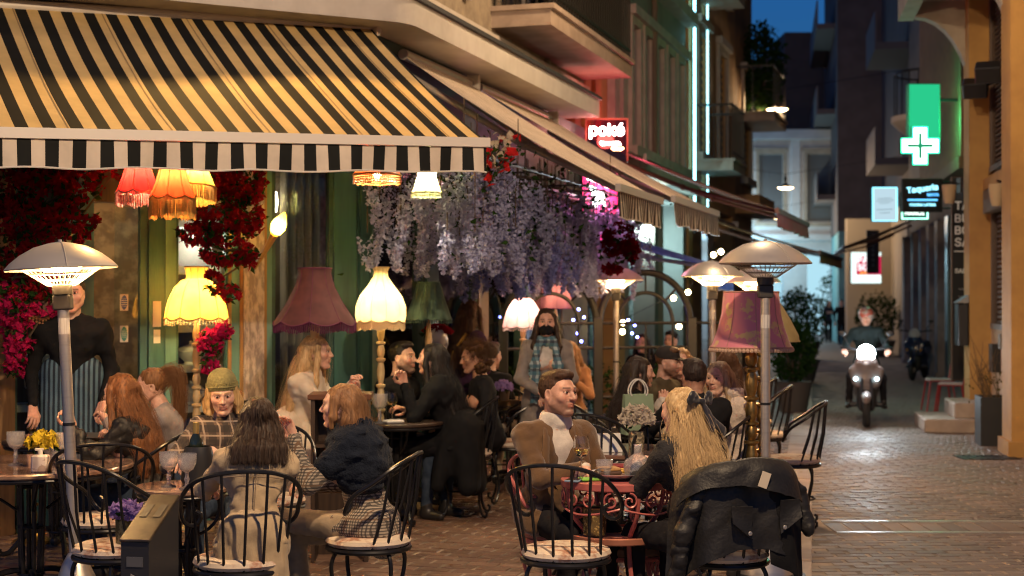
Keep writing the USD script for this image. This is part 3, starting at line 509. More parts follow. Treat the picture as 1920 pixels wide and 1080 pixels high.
part(r2, 'window', J(fbox(R2, 6.6, 7.6, -0.1, -0.06, 4.2, 8.5)), black)
r3 = thing('dark_balcony_building', 'tall dark building with stacked balconies beyond the teal columns', 'building')
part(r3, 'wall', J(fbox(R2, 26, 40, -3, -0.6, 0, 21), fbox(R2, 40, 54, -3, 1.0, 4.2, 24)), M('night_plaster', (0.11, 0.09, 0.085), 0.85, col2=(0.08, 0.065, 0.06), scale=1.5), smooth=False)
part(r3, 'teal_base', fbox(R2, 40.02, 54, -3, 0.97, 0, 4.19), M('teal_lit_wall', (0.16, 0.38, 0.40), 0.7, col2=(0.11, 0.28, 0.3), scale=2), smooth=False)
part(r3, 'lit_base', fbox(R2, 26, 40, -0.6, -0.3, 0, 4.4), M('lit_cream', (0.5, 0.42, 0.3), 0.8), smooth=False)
dsl = M('dark_slab', (0.13, 0.11, 0.1), 0.8)
for z in (5.5, 8.8, 12.1, 15.4):
    for a0, a1, p0, p1 in ((27, 31, -0.6, 0.5), (42, 52, 1.0, 1.7)):
        k = part(r3, 'balcony', fbox(R2, a0, a1, p0, p1, z, z + 0.2), dsl, smooth=False); part(k, 'parapet', fbox(R2, a0, a1, p1 - 0.06, p1, z + 0.2, z + 1.1), dsl, smooth=False)
pc = part(r2, 'curved_balcony', mv(lathe([(0.02, -0.75), (0.25, -0.65), (0.55, -0.4), (0.85, -0.15), (1.0, 0.0), (1.0, 0.12), (0.9, 0.14), (0.01, 0.14)], 24), R2(18.5, -0.3, 5.7)), M('pale_plaster', (0.42, 0.36, 0.33), 0.8))
part(pc, 'railing', J([cyl(R2(18.5, -0.3, 5.84) + np.array([0.93 * math.cos(q), 0.93 * math.sin(q), 0]), R2(18.5, -0.3, 6.8) + np.array([0.93 * math.cos(q), 0.93 * math.sin(q), 0]), 0.014, 5) for q in np.linspace(0, 2 * PI, 26)[:-1]] + [tube([R2(18.5, -0.3, 6.8) + np.array([0.93 * math.cos(q), 0.93 * math.sin(q), 0]) for q in np.linspace(0, 2 * PI, 26)[:-1]], 0.02, 6, closed=True)]), rail)

for k, (z, sag) in enumerate(((3.28, 0.02), (6.2, 0.05))): part(r1, 'cable', tube([RW(t, 0.03, z - sag * math.sin(PI * (t + 8) / 12) + 0.015 * math.sin(t * 5)) for t in np.linspace(-8, 3.3, 40)], 0.012, 5), black)
part(r1, 'conduit', J(tube([RW(1.92, 0.03, 0.1), RW(1.92, 0.03, 2.6), RW(1.92, 0.03, 3.05)], 0.014, 6)), greyr)
part(r1, 'junction_box', cbx(-0.07, 0.07, -0.03, 0.05, -0.09, 0.09, 0.008)[0] + RR(1.92, 0.06, 2.2) if False else mv(cbx(-0.07, 0.07, -0.05, 0.05, -0.09, 0.09, 0.008), RW(1.92, 0.06, 1.15), rz=math.atan2(RD[1], RD[0])), greyr)
for t in (5.0, 12.0, 16.0): part(cafe if t < 7 else b2 if t < 15 else b3, 'drain_pipe', tube([S(t + 0.2, -0.0 if t < 7 else -0.17, 4.05 if t < 7 else 3.8), S(t + 0.2, -0.0 if t < 7 else -0.17, 11.5)], 0.05, 8), M('rusty_pipe', (0.12, 0.09, 0.06), 0.6))
# ================================================================== awnings
AZ_H = math.atan2(0.469, 0.883); AZ_S = math.atan2(0.957, 0.291)
def awning(name, label, loc, rz, x0, x1, pr, zw, zb, mfab, mval, vh, bar_m, sag=0.05, bar=0.06, tilt=0.0, arms=True):
    a = thing(name, label, 'awning', loc, rz)
    nx = max(2, int((x1 - x0) / 0.12)); X = np.linspace(x0, x1, nx); V_ = np.linspace(0, 1, 14)
    zt = lambda x: tilt * (x1 - x)
    P = np.array([[(x, -0.06 - pr * v, zw - zt(x) + (zb - zw) * v - sag * math.sin(PI * v) * (0.8 + 0.35 * math.sin(x * 2.1)) + 0.006 * math.sin(x * 9 + v * 5) * math.sin(PI * v)) for x in X] for v in V_])
    part(a, 'fabric', grid(P, 0.004), mfab, smooth=60)
    yb = -0.06 - pr
    sm = M('canvas_seam', (0.30, 0.20, 0.09), 0.9)
    for i in range(nx):
        if i % 5 == 2 and name == 'striped_awning': part(a, 'seam', grid(np.stack([P[:, i] + [-0.004, 0, 0.0035], P[:, i] + [0.004, 0, 0.0035]], 1), 0.002), sm)
    def brx(lo, hi, y0, y1, z0, z1):
        m = bx(lo, hi, y0, y1, z0, z1); m[0][:, 2] -= np.array([zt(v) for v in m[0][:, 0]]); return m
    part(a, 'front_bar', brx(x0 - 0.02, x1 + 0.02, yb - 0.045, yb, zb - bar + 0.01, zb + 0.012), bar_m)
    nx = int((x1 - x0) / 0.014); X = np.linspace(x0, x1, nx)
    P = np.array([[(x, yb - 0.024 + 0.020 * v * math.sin(x * 13 + 1.5 * math.sin(x * 3.1)), zb - bar + 0.008 - zt(x) - vh * v * (1 + 0.035 * math.sin(x * 9) + 0.02 * math.sin(x * 3.3))) for x in X] for v in (0, 0.33, 0.66, 1.0)])
    vl = part(a, 'valance', grid(P, 0.003), mval, smooth=60)
    part(vl, 'hem', grid(P[2:] * 1 + np.array([0, -0.004, -vh * 0.31]) * np.array([[[1, 1, 1]], [[1, 1, 0.06]]]), 0.002) if False else tube(P[3] - [0, 0, 0.002], 0.006, 5), bar_m)
    if arms:
        for xm, sg in ((x0 + 0.06 * (x1 - x0), 1), (x1 - 0.06 * (x1 - x0), -1)):
            e = np.array([xm + sg * 0.45, yb * 0.5, (zw + zb) / 2 - 0.16]); w0 = np.array([xm, -0.08, zw - 0.16 - zt(xm)]); w1 = np.array([xm, yb + 0.02, zb - 0.02 - zt(xm)])
            ar = part(a, 'arm', J(tube([w0, e], 0.028, 8), tube([e, w1], 0.024, 8)), bar_m)
            part(ar, 'elbow', ball(e, 0.042, 10), bar_m)
    part(a, 'roller', J(cyl((x0, -0.05, zw + 0.01 - zt(x0)), (x1, -0.05, zw + 0.01), 0.045, 12)), bar_m)
    part(a, 'end_bracket', J(mv(cbx(-0.02, 0.02, -0.1, 0.03, -0.07, 0.09, 0.01), (x1 + 0.03, -0.05, zw)), cyl((x1 + 0.05, -0.05, zw + 0.01), (x1 + 0.075, -0.05, zw + 0.01), 0.06, 14)), canopy_m)
    return a
barm = M('white_enamel', (0.62, 0.57, 0.50), 0.4)
greym = M('grey_enamel', (0.42, 0.37, 0.32), 0.45)
sfab = stripes('striped_canvas', ((0.62, 0.44, 0.19), (0.016, 0.016, 0.015)), 'x', 0.158, off=0.13, col_noise=0.10)
sval = stripes('striped_valance', ((0.60, 0.52, 0.42), (0.016, 0.017, 0.016)), 'x', 0.158, off=0.13, col_noise=0.10)
awning('striped_awning', 'big yellow and black striped awning over the cafe front', (*C0, 0), AZ_H, -4.2, 0.0, 1.98, 3.79, 2.72, sfab, sval, 0.165, barm, tilt=0.031, arms=True)
thin = stripes('pinstripe_canvas', ((0.60, 0.50, 0.39), (0.22, 0.16, 0.115)), 'x', 0.062, duty=0.3, col_noise=0.12)
zeb = stripes('zebra_valance', ((0.05, 0.045, 0.04), (0.5, 0.46, 0.38)), 'x', 0.085, duty=0.5, col_noise=0.12)
awning('cream_awning', 'cream pinstriped awning nearest the chamfered corner, above the wisteria', (*C0, 0), AZ_S, 0.64, 2.36, 1.80, 3.68, 2.56, thin, zeb, 0.2, greym)
awning('cream_awning', 'cream pinstriped awning second from the corner, below the neon poké sign', (*C0, 0), AZ_S, 2.66, 5.2, 1.86, 3.68, 2.60, thin, zeb, 0.2, greym)
dred = stripes('maroon_canvas', ((0.25, 0.15, 0.10), (0.15, 0.085, 0.06)), 'x', 0.12, col_noise=0.15); dv = M('maroon_valance', (0.36, 0.13, 0.13), 0.85)
awning('maroon_awning', 'wide brown and maroon awning beyond the two cream ones', (*(C0 + N_ * -0.2), 0), AZ_S, 7.3, 11.0, 2.45, 3.75, 2.75, dred, dv, 0.16, M('maroon_bar', (0.2, 0.1, 0.08), 0.5))
awning('orange_awning', 'orange awning under the ochre balcony building', (*(C0 + N_ * -0.2), 0), AZ_S, 15.5, 20.4, 2.2, 3.2, 2.5, M('orange_canvas', (0.42, 0.2, 0.08), 0.8), M('orange_canvas', (0.42, 0.2, 0.08), 0.8), 0.15, M('maroon_bar', (0.2, 0.1, 0.08), 0.5))
awning('blue_awning', 'small royal blue awning low above the arched fence', (*(C0 + N_ * -0.2), 0), AZ_S, 6.4, 8.4, 1.75, 2.62, 2.06, M('blue_canvas', (0.03, 0.06, 0.50), 0.75), M('blue_valance', (0.02, 0.10, 0.50), 0.75), 0.24, M('pale_blue_bar', (0.4, 0.45, 0.55), 0.5))
a_ = awning('brown_awning', 'brown pitched awning over a shop on the far right', (*RR(22.0, -0.75, 0)[:2], 0), math.atan2(-RD[1], -RD[0]), -4.0, 2.0, 1.6, 3.6, 2.95, M('brown_canvas', (0.2, 0.12, 0.07), 0.85), M('brown_canvas', (0.2, 0.12, 0.07), 0.85), 0.1, M('maroon_bar', (0.2, 0.1, 0.08), 0.5))

# ================================================================== chairs
ironb = M('black_wrought_iron', (0.014, 0.013, 0.013), 0.32, 0.3, rvar=0.08, scale=8)
pinki = M('pink_wrought_iron', (0.46, 0.13, 0.11), 0.38, 0.1, col2=(0.36, 0.09, 0.08), scale=8)
cushm = M('floral_cushion', (0.58, 0.48, 0.37), 0.85, col2=(0.34, 0.17, 0.11), scale=13, detail=5, contrast=(0.50, 0.62), bump=0.2, bscale=120)
cushp = M('plain_cushion', (0.52, 0.45, 0.37), 0.85, col2=(0.42, 0.35, 0.28), scale=9, bump=0.2)
def ring_path(r, z, n=28): return [(r * math.cos(q), r * math.sin(q), z) for q in np.linspace(0, 2 * PI, n, endpoint=False)]
HOOP = [(0.195, 0.045, 0.70), (0.172, 0.045, 0.683), (0.178, 0.05, 0.652), (0.212, 0.06, 0.632), (0.248, 0.05, 0.655), (0.262, 0.02, 0.71), (0.262, -0.07, 0.775), (0.22, -0.17, 0.85), (0.125, -0.235, 0.893), (0, -0.25, 0.905)]
HOOP = HOOP + [(-x, y, z) for x, y, z in HOOP[-2::-1]]
def make_chair(label, im=None, cm=None, cushion=True, group=None):
    im = im or ironb; c = thing('bistro_chair', label, 'chair', group=group)
    part(c, 'seat', J(lathe([(0.001, 0.438), (0.195, 0.438), (0.2, 0.446), (0.195, 0.452), (0.001, 0.452)], 28), tube(ring_path(0.2, 0.445), 0.013, 8, closed=True)), im)
    if cushion: part(c, 'cushion', lathe([(0.001, 0.454), (0.17, 0.454), (0.2, 0.462), (0.211, 0.478), (0.203, 0.496), (0.17, 0.507), (0.08, 0.511), (0.001, 0.511)], 30, rfun=lambda th, t: 1 + 0.01 * np.sin(5 * th)), cm or cushm)
    hp = spline(HOOP, 64); part(c, 'back_hoop', tube(hp, 0.0105, 8), im)
    for b in np.radians([-72, -50, -26, 0, 26, 50, 72]):
        p0 = np.array([0.192 * math.sin(b), -0.192 * math.cos(b), 0.45]); xt = 0.222 * math.sin(b) / math.sin(math.radians(72))
        mid = hp[18:46]; k = np.argmin(np.abs(mid[:, 0] - xt)); p1 = mid[k]
        part(c, 'spindle', tube(np.array([p0, p0 * 0.5 + p1 * 0.5 + [0, -0.012, 0], p1]), 0.0072, 6), im)
    for q in np.radians([45, 135, 225, 315]):
        pr = spline([(0.175, 0.44), (0.207, 0.37), (0.19, 0.27), (0.165, 0.15), (0.19, 0.045), (0.222, 0.012), (0.25, 0.022), (0.252, 0.05), (0.235, 0.055)], 26)
        part(c, 'leg', tube([(r * math.cos(q), r * math.sin(q), z) for r, z in pr], 0.0105, 7), im)
    part(c, 'stretcher', tube(ring_path(0.165, 0.2), 0.008, 6, closed=True), im)
    return c
def G(px, d): return np.array([(px - 960) / FPX * d, d, 0.0])
def ang(dx, dy): return math.atan2(-dx, dy)       # rotation that turns +y towards (dx, dy)
def place(o, loc, rz):
    x = UsdGeom.Xformable(o).GetOrderedXformOps(); x[0].Set(Gf.Vec3d(*map(float, loc))); x[1].Set(math.degrees(rz)); return o
ch0 = make_chair('empty black bistro chair with floral cushion, back to us, before the brown blazer man')
place(ch0, (0.25, 6.95, 0), ang(0.32, 0.95))
CH = {}
def chair(loc, f, label): return copy(ch0, (*loc, 0), ang(*f), label)
chair((0.98, 6.92), (-0.30, 0.95), 'black bistro chair with a leather jacket hung over its back')
chair((-1.22, 6.72), (-0.25, 0.97), 'black bistro chair of the woman in the beige trench jacket')
chair((-0.70, 7.30), (-0.97, 0.15), 'black bistro chair of the houndstooth coat woman, turned side on')
chair((-1.86, 7.05), (0.62, 0.78), 'empty bistro chair with purple flowers on its cushion, beside the left heater')
chair((-2.18, 7.95), (-0.25, 0.97), 'empty bistro chair drawn up to the round marble table')
chair((-2.05, 8.62), (-1.0, 0.2), 'bistro chair under the woman in the black leather jacket')
chair((-0.36, 11.45), (-1.0, 0.05), 'bistro chair of the black haired woman in the long black coat')
chair((0.0, 12.2), (-1.0, -0.1), 'bistro chair of the curly haired woman in profile')
chair((0.42, 8.75), (0.25, -0.97), 'bistro chair turned to us just behind the man in the brown blazer')
chair((0.98, 8.9), (-0.1, -0.97), 'bistro chair facing us behind the white hydrangea vase')
chair((2.05, 10.95), (-0.98, 0.2), 'black bistro chair with pale cushion standing alone at the kerb strip')
chair((2.18, 13.0), (-0.98, 0.2), 'black bistro chair at the kerb, behind the lone one')
chair((2.3, 14.4), (-0.98, 0.2), 'farthest black bistro chair in the row along the kerb')
chair((-1.72, 10.85), (0.9, -0.4), 'bistro chair behind the blonde woman in the cream coat')
chair((-1.42, 8.75), (0.2, -0.97), 'bistro chair behind the small table under the beanie woman')
chair((0.62, 9.9), (0.6, 0.75), 'bistro chair of the man in the black sweatshirt seen from behind')
chair((1.3, 9.75), (-0.9, 0.1), 'bistro chair of the woman in the white fleece')
chair((0.62, 10.7), (0.9, -0.2), 'bistro chair of the dark wavy haired woman')
chair((-0.1, 13.3), (0.3, 0.95), 'bistro chair beside the standing masked woman')
pk = make_chair('pink wrought iron chair under the man in the brown blazer', pinki, M('pink_cushion', (0.3, 0.12, 0.1), 0.85)); place(pk, (0.235, 7.75, 0), ang(0.5, -0.85)); UsdGeom.Xformable(pk).GetOrderedXformOps()[2].Set(Gf.Vec3f(0.9, 0.9, 0.93))

# ================================================================== tables
def iron_table(label, loc, r, z, mtop, mleg, name='round_table', th=0.03):
    t = thing(name, label, 'table', loc)
    part(t, 'tabletop', lathe([(0.001, z - th), (r - 0.01, z - th), (r, z - th + 0.008), (r, z - 0.008), (r - 0.008, z), (0.001, z)], 44), mtop, smooth=30)
    part(t, 'rim', tube(ring_path(r - 0.02, z - th - 0.012, 40), 0.012, 6, closed=True), mleg)
    part(t, 'column', J(*[cyl((0.055 * math.cos(q), 0.055 * math.sin(q), 0.1), (0.075 * math.cos(q), 0.075 * math.sin(q), z - th), 0.013, 7) for q in np.linspace(0, 2 * PI, 7)[:-1]], *[tube(ring_path(0.066, zz, 16), 0.009, 6, closed=True) for zz in (0.14, 0.4, 0.62)]), mleg)
    for q in np.linspace(0.4, 0.4 + 2 * PI, 5)[:-1]:
        pr = spline([(0.05, 0.16), (0.16, 0.15), (0.27, 0.07), (0.33, 0.016), (0.37, 0.02), (0.375, 0.045)], 16); part(t, 'foot', tube([(a * math.cos(q), a * math.sin(q), b) for a, b in pr], 0.017, 7), mleg)
        pr = spline([(0.08, z - th - 0.22), (0.16, z - th - 0.16), (r * 0.7, z - th - 0.02)], 10); part(t, 'brace', tube([(a * math.cos(q), a * math.sin(q), b) for a, b in pr], 0.009, 6), mleg)
    return t
marb = M('brown_marble', (0.16, 0.09, 0.06), 0.13, col2=(0.3, 0.2, 0.14), scale=5, detail=8, contrast=(0.45, 0.62), coat=0.3)
T1 = G(60, 8.25); iron_table('large round brown marble table with yellow flowers', T1, 0.55, 0.745, marb, ironb, 'marble_table')
T2 = np.array([-2.95, 9.75, 0]); iron_table('small dark table behind the marble one, holding an oval tray', T2, 0.36, 0.74, darkwood, ironb)
T3 = G(345, 7.5); iron_table('little round table with goblets and ice bucket before the beanie woman', T3, 0.24, 0.72, marb, ironb)
T4 = np.array([-0.86, 11.2, 0]); iron_table('round table of the four laughing friends by the corner post', T4, 0.36, 0.745, darkwood, ironb)
T6 = np.array([0.70, 9.2, 0]); iron_table('dark round table with the hydrangea vase and a paper menu', T6, 0.38, 0.73, marb, ironb)
T7 = np.array([1.0, 10.5, 0]); iron_table('round table between the fleece woman and the black sweatshirt man', T7, 0.33, 0.74, darkwood, ironb)
T8 = np.array([0.02, 13.0, 0]); iron_table('small table with wicker tray beside the masked woman', T8, 0.3, 0.74, darkwood, ironb)
# pink scroll table
T5 = np.array([0.515, 7.36, 0])
t = thing('pink_scroll_table', 'pink wrought iron table with scrolled apron and ribbed shelf', 'table', T5)
part(t, 'tabletop', lathe([(0.001, 0.735), (0.27, 0.735), (0.275, 0.74), (0.275, 0.768), (0.27, 0.772), (0.001, 0.772)], 44), pinki, smooth=30)
def bend(sp, r, z0): return [((r) * math.cos(a / r), r * math.sin(a / r), z0 + b) for a, b in sp]
for k in range(8):
    q0 = k * PI / 4 * 0.268
    for sg in (1, -1):
        s_ = scroll((q0 + sg * 0.045, 0), 0.04, 1.3, PI / 2, -sg, 20, 0.2); part(t, 'apron_scroll', tube(bend(s_, 0.268, 0.69), 0.0055, 5), pinki)
part(t, 'apron_wave', tube(bend([(a, -0.035 * abs(math.sin(a / 0.268 * 2)) ) for a in np.linspace(0, 2 * PI * 0.268, 80)[:-1]], 0.268, 0.655), 0.006, 5, closed=True), pinki)
for q in np.radians([20, 110, 200, 290]):
    pr = spline([(0.255, 0.735), (0.25, 0.66), (0.21, 0.57), (0.155, 0.5), (0.15, 0.42), (0.2, 0.2), (0.26, 0.03), (0.29, 0.012), (0.3, 0.04)], 24); part(t, 'leg', tube([(a * math.cos(q), a * math.sin(q), b) for a, b in pr], 0.012, 7), pinki)
    part(t, 'leg_scroll', tube([(a * math.cos(q), a * math.sin(q), b) for a, b in scroll((0.2, 0.62), 0.045, 1.4, PI / 2, 1, 18, 0.2)], 0.0055, 5), pinki)
part(t, 'shelf', J(lathe([(0.001, 0.475), (0.24, 0.475), (0.245, 0.48), (0.245, 0.505), (0.24, 0.51), (0.232, 0.497), (0.001, 0.494)], 36), *[bx(-0.215 if abs(x) < 0.1 else -0.15, 0.215 if abs(x) < 0.1 else 0.15, x - 0.004, x + 0.004, 0.494, 0.503) for x in np.linspace(-0.17, 0.17, 19)]), M('copper_shelf', (0.5, 0.2, 0.12), 0.3, 0.5))
st = thing('pink_stool', 'low pink iron stool with brown seat below the pink table', 'stool', (0.60, 7.6, 0))
part(st, 'seat', lathe([(0.001, 0.37), (0.2, 0.37), (0.215, 0.385), (0.21, 0.41), (0.18, 0.42), (0.001, 0.422)], 28), M('brown_seat', (0.16, 0.09, 0.06), 0.7, col2=(0.1, 0.05, 0.035), scale=10))
part(st, 'rim', tube(ring_path(0.208, 0.36), 0.012, 6, closed=True), pinki)
for q in np.radians([30, 120, 210, 300]):
    part(st, 'leg', tube([(a * math.cos(q), a * math.sin(q), b) for a, b in spline([(0.19, 0.36), (0.16, 0.2), (0.19, 0.04), (0.23, 0.012)], 14)], 0.011, 6), pinki)
    part(st, 'scroll', tube([(a * math.cos(q + 0.5), a * math.sin(q + 0.5), 0.29 + b) for a, b in scroll((0.17, 0), 0.045, 1.4, PI / 2, 1, 18, 0.2)], 0.006, 5), pinki)

# ================================================================== heaters
steel = M('brushed_steel', (0.50, 0.46, 0.41), 0.38, 0.75, rvar=0.06, scale=3, stretch=(1, 1, 12)); steeld = M('dome_steel', (0.50, 0.46, 0.41), 0.42, 0.55, rvar=0.08, scale=6)
warm = (1.0, 0.62, 0.28)
element = glow('hot_element', (1.0, 0.55, 0.18), 34.0)
def heater(label, loc, on, tall=1.94, power=10.0, tilt=0.0):
    h = thing('patio_heater', label, 'patio heater', loc)
    z = tall - 0.13
    part(h, 'dome', lathe([(0.001, z + 0.13), (0.02, z + 0.13), (0.06, z + 0.125), (0.13, z + 0.108), (0.2, z + 0.07), (0.25, z + 0.03), (0.278, z), (0.275, z - 0.006), (0.245, z + 0.022), (0.195, z + 0.06), (0.12, z + 0.09), (0.001, z + 0.1)], 40), steeld, smooth=50)
    for k in range(3): part(h, 'dome_seam', tube([(r * math.cos(2.1 * k + 0.9), r * math.sin(2.1 * k + 0.9), zz) for r, zz in ((0.278, z + 0.002), (0.25, z + 0.033), (0.2, z + 0.073), (0.13, z + 0.111), (0.06, z + 0.127), (0.01, z + 0.132))], 0.003, 5), steeld)
    part(h, 'knob', cyl((0, 0, z + 0.13), (0, 0, z + 0.145), 0.01), steel)
    cg = [cyl((0.2 * math.cos(q), 0.2 * math.sin(q), z + 0.0), (0.075 * math.cos(q), 0.075 * math.sin(q), z - 0.085), 0.0018, 4) for q in np.linspace(0, 2 * PI, 37)[:-1]]
    part(h, 'cage', J(*cg, *[tube(ring_path(r, zz, 30), 0.003, 5, closed=True) for r, zz in ((0.2, z), (0.16, z - 0.027), (0.115, z - 0.058), (0.075, z - 0.085))]), steel)
    part(h, 'reflector', lathe([(0.001, z + 0.075), (0.14, z + 0.06), (0.23, z + 0.015), (0.228, z + 0.012), (0.14, z + 0.055), (0.001, z + 0.07)], 32), steel)
    el = part(h, 'element', tube(ring_path(0.115, z + 0.012, 28), 0.008, 6, closed=True), element if on else M('cold_element', (0.3, 0.28, 0.26), 0.4))
    if on: part(h, 'element', tube(ring_path(0.08, z - 0.012, 24), 0.007, 6, closed=True), element)
    part(h, 'collar', J(cyl((0, 0, z - 0.13), (0, 0, z - 0.085), 0.05, 14), mv(cbx(-0.045, 0.045, -0.035, 0.035, -0.21, -0.13, 0.008), (0, 0, z))), M('heater_plastic', (0.03, 0.028, 0.027), 0.5))
    part(h, 'pole', cyl((0, 0, 0.36), (0, 0, z - 0.2), 0.0285, 18), steel); part(h, 'joint_ring', cyl((0, 0, 1.02), (0, 0, 1.035), 0.031, 18), black)
    part(h, 'pole_label', mv(lathe([(0.0292, 1.48), (0.0292, 1.56)], 12)), M('label_silver', (0.55, 0.53, 0.5), 0.5))
    part(h, 'base', lathe([(0.17, 0.0), (0.165, 0.04), (0.11, 0.22), (0.06, 0.34), (0.035, 0.38), (0.03, 0.385)], 30), steel); part(h, 'foot', lathe([(0.001, 0.0), (0.235, 0.0), (0.235, 0.012), (0.17, 0.02), (0.001, 0.02)], 30), black)
    if on: bulb(h, (0, 0, z - 0.03), power, (1.0, 0.60, 0.26), 0.05)
    if tilt: UsdGeom.Xformable(h).AddRotateYOp().Set(tilt)
    return h
heater('glowing patio heater on a leaning steel pole beside the marble table', G(149, 7.5), True, power=9, tilt=-2.9)
heater('unlit patio heater with a wide steel dome before the pink lampshade', G(1435, 8.95), False, tall=2.0)
heater('glowing patio heater with its pole beside the arched fence middle post', G(1155, 15.0), True, tall=1.98, power=7)
heater('glowing patio heater left of the pink lampshade', G(1336, 13.2), True, tall=1.99, power=9)
heater('glowing patio heater partly hidden by the pink lampshade', G(1412, 15.0), True, tall=1.96, power=7)

# ================================================================== lamps
brass = M('old_brass', (0.42, 0.27, 0.09), 0.35, 0.9, col2=(0.22, 0.13, 0.04), scale=20); ivory = M('ivory_wood', (0.5, 0.38, 0.2), 0.4, col2=(0.4, 0.28, 0.13), scale=7)
def turned(z0, z1, r, seed=0):                    # turned column profile
    rr = random.Random(seed); p = [(r * 2.6, z0), (r * 2.7, z0 + 0.02), (r * 1.6, z0 + 0.06)]; z = z0 + 0.08
    while z < z1 - 0.1:
        h = rr.uniform(0.12, 0.2); p += [(r * 1.35, z), (r * 1.35, z + 0.012), (r * 0.7, z + 0.02), (r * 1.05, z + h * 0.35), (r * 1.15, z + h * 0.6), (r * 0.8, z + h * 0.9)]; z += h
    return [(a, min(b, z1)) for a, b in p] + [(r * 0.5, z1)]
def fringe(prof_r, z, h, n, m_tassel, zfun=None, bead=0):
    out = []
    for k in range(n):
        q = k * 2 * PI / n; zz = z + (zfun(q) if zfun else 0); p = (prof_r * math.cos(q), prof_r * math.sin(q))
        hh = h * R.uniform(0.88, 1.05)
        if bead: out += [ball((p[0], p[1], zz - hh * (j + 0.5) / bead), h / bead * 0.42, 6) for j in range(bead)]
        else: out.append(tube([(p[0], p[1], zz), (p[0] * 1.005 + R.uniform(-.002, .002), p[1] * 1.005, zz - hh)], [0.0032, 0.0042], 4))
    return J(out)
def lamp(name, label, loc, prof, mshade, ribs=8, scallop=0.0, lobe=0.0, fr=None, mfr=None, post=None, mpost=None, base_z=0.0, power=0, pcol=(1, 0.72, 0.4), bulb_z=None, cat='lamp', rx=0, beads=0, seed=1, cord=None, trim=None):
    l = thing(name, label, cat, loc)
    n = 64; zb, zt = prof[0][1], prof[-1][1]
    rf = (lambda th, t: 1 + lobe * (np.abs(np.sin(th * ribs / 2)) - 0.5)) if lobe else None
    sc = (lambda th: -scallop * (np.abs(np.sin(th * ribs / 2)))) if scallop else (lambda th: 0 * th)
    zf = lambda th, t: sc(th) * max(0, 1 - t * 4)
    outer = lathe(prof, n, rf, zf); inner = lathe([(r * 0.985 - 0.001, z) for r, z in prof], n, rf, zf)
    sh = part(l, 'shade', mv(outer, rx=rx), mshade, smooth=60)
    tr_m = trim or mfr or mshade
    if ribs: 
        for k in range(ribs):
            q = k * 2 * PI / ribs; f0 = 1 - lobe * 0.5
            part(sh, 'rib', mv(tube([(r * f0 * 1.004 * math.cos(q), r * f0 * 1.004 * math.sin(q), z) for r, z in prof], 0.0022, 4), rx=rx), tr_m)
    th = np.linspace(0, 2 * PI, 97)[:-1]
    rr = prof[0][0] * (rf(th, 0) if rf else 1)
    part(sh, 'trim', mv(tube(np.stack([rr * np.cos(th) * 1.005, rr * np.sin(th) * 1.005, zb + sc(th)], 1), 0.0055, 5, closed=True), rx=rx), tr_m)
    if fr:
        part(l, 'fringe', mv(fringe(prof[0][0] * (1.0 - lobe * 0.3), zb, fr[0], fr[1], mfr, lambda q: float(sc(np.array(q))), bead=beads), rx=rx), mfr)
    part(l, 'top_ring', mv(tube(ring_path(prof[-1][0], zt, 40), 0.005, 5, closed=True), rx=rx), tr_m)
    if post:
        part(l, 'stand', lathe(post, 20), mpost); part(l, 'foot', lathe([(0.001, 0.0), (0.13, 0.0), (0.13, 0.02), (0.07, 0.05), (0.03, 0.09)], 24), mpost)
    if cord: part(l, 'cord', cyl((0, 0, zt - 0.05), (0, 0, cord), 0.004, 6), black)
    if power:
        bz = bulb_z if bulb_z is not None else (zb * 0.55 + zt * 0.45)
        part(l, 'bulb', ball((0, 0, bz), 0.028, 12), glow('lamp_bulb', (1.0, 0.72, 0.36), 14.0)); bulb(l, (0, 0, bz + 0.001), power, pcol, 0.03)
    return l
yshade = shade_mat('yellow_silk', (0.78, 0.52, 0.12), 0.55, (0.72, 0.45, 0.09)); rshade = shade_mat('red_silk', (0.50, 0.03, 0.025), 0.5, (0.42, 0.02, 0.02)); oshade = shade_mat('orange_red_silk', (0.60, 0.09, 0.03), 0.5)
goldf = M('gold_fringe', (0.55, 0.33, 0.07), 0.6, col2=(0.42, 0.24, 0.04), scale=60); whitef = M('white_tassel', (0.62, 0.52, 0.45), 0.7, col2=(0.35, 0.06, 0.06), scale=40)
s_ = 262.0
lamp('floor_lamp', 'yellow silk dome floor lamp on an ivory turned stand', (-2.26, 10.7, 0), [(0.228, 1.525), (0.222, 1.57), (0.20, 1.65), (0.16, 1.735), (0.105, 1.79), (0.075, 1.80), (0.072, 1.82), (0.085, 1.885)], yshade, 10, 0.022, 0.0, (0.045, 60), M('bead_fringe', (0.45, 0.36, 0.18), 0.3), turned(0.02, 1.5, 0.026, 3), ivory, power=3.2, pcol=(1, 0.66, 0.26), bulb_z=1.66, beads=3, trim=M('umber_trim', (0.2, 0.11, 0.03), 0.7))
bell = lambda z, h, r0, r1: [(r0, z), (r0 * 0.9, z + h * 0.12), (r0 * 0.74, z + h * 0.35), (r0 * 0.60, z + h * 0.6), (r1 * 1.08, z + h * 0.85), (r1, z + h)]
def hang(label, px, py, d, r0, r1, h, m_, **k):
    p = W(px, py, d); return lamp('hanging_lamp', label, (p[0], p[1], p[2]), bell(0, h, r0, r1), m_, cord=h + 0.16, **k)
hang('dark red hanging lampshade with white tassels beside the orange red one', 259, 358, 9.9, 0.145, 0.07, 0.24, rshade, fr=(0.085, 60), mfr=whitef, power=1.4, pcol=(1, 0.6, 0.35), scallop=0.02, bulb_z=0.11)
hang('orange red hanging lampshade with deep gold fringe between the dark red and yellow ones', 323, 368, 9.6, 0.145, 0.075, 0.26, oshade, fr=(0.13, 110), mfr=goldf, power=1.4, pcol=(1, 0.6, 0.3), scallop=0.02, bulb_z=0.12)
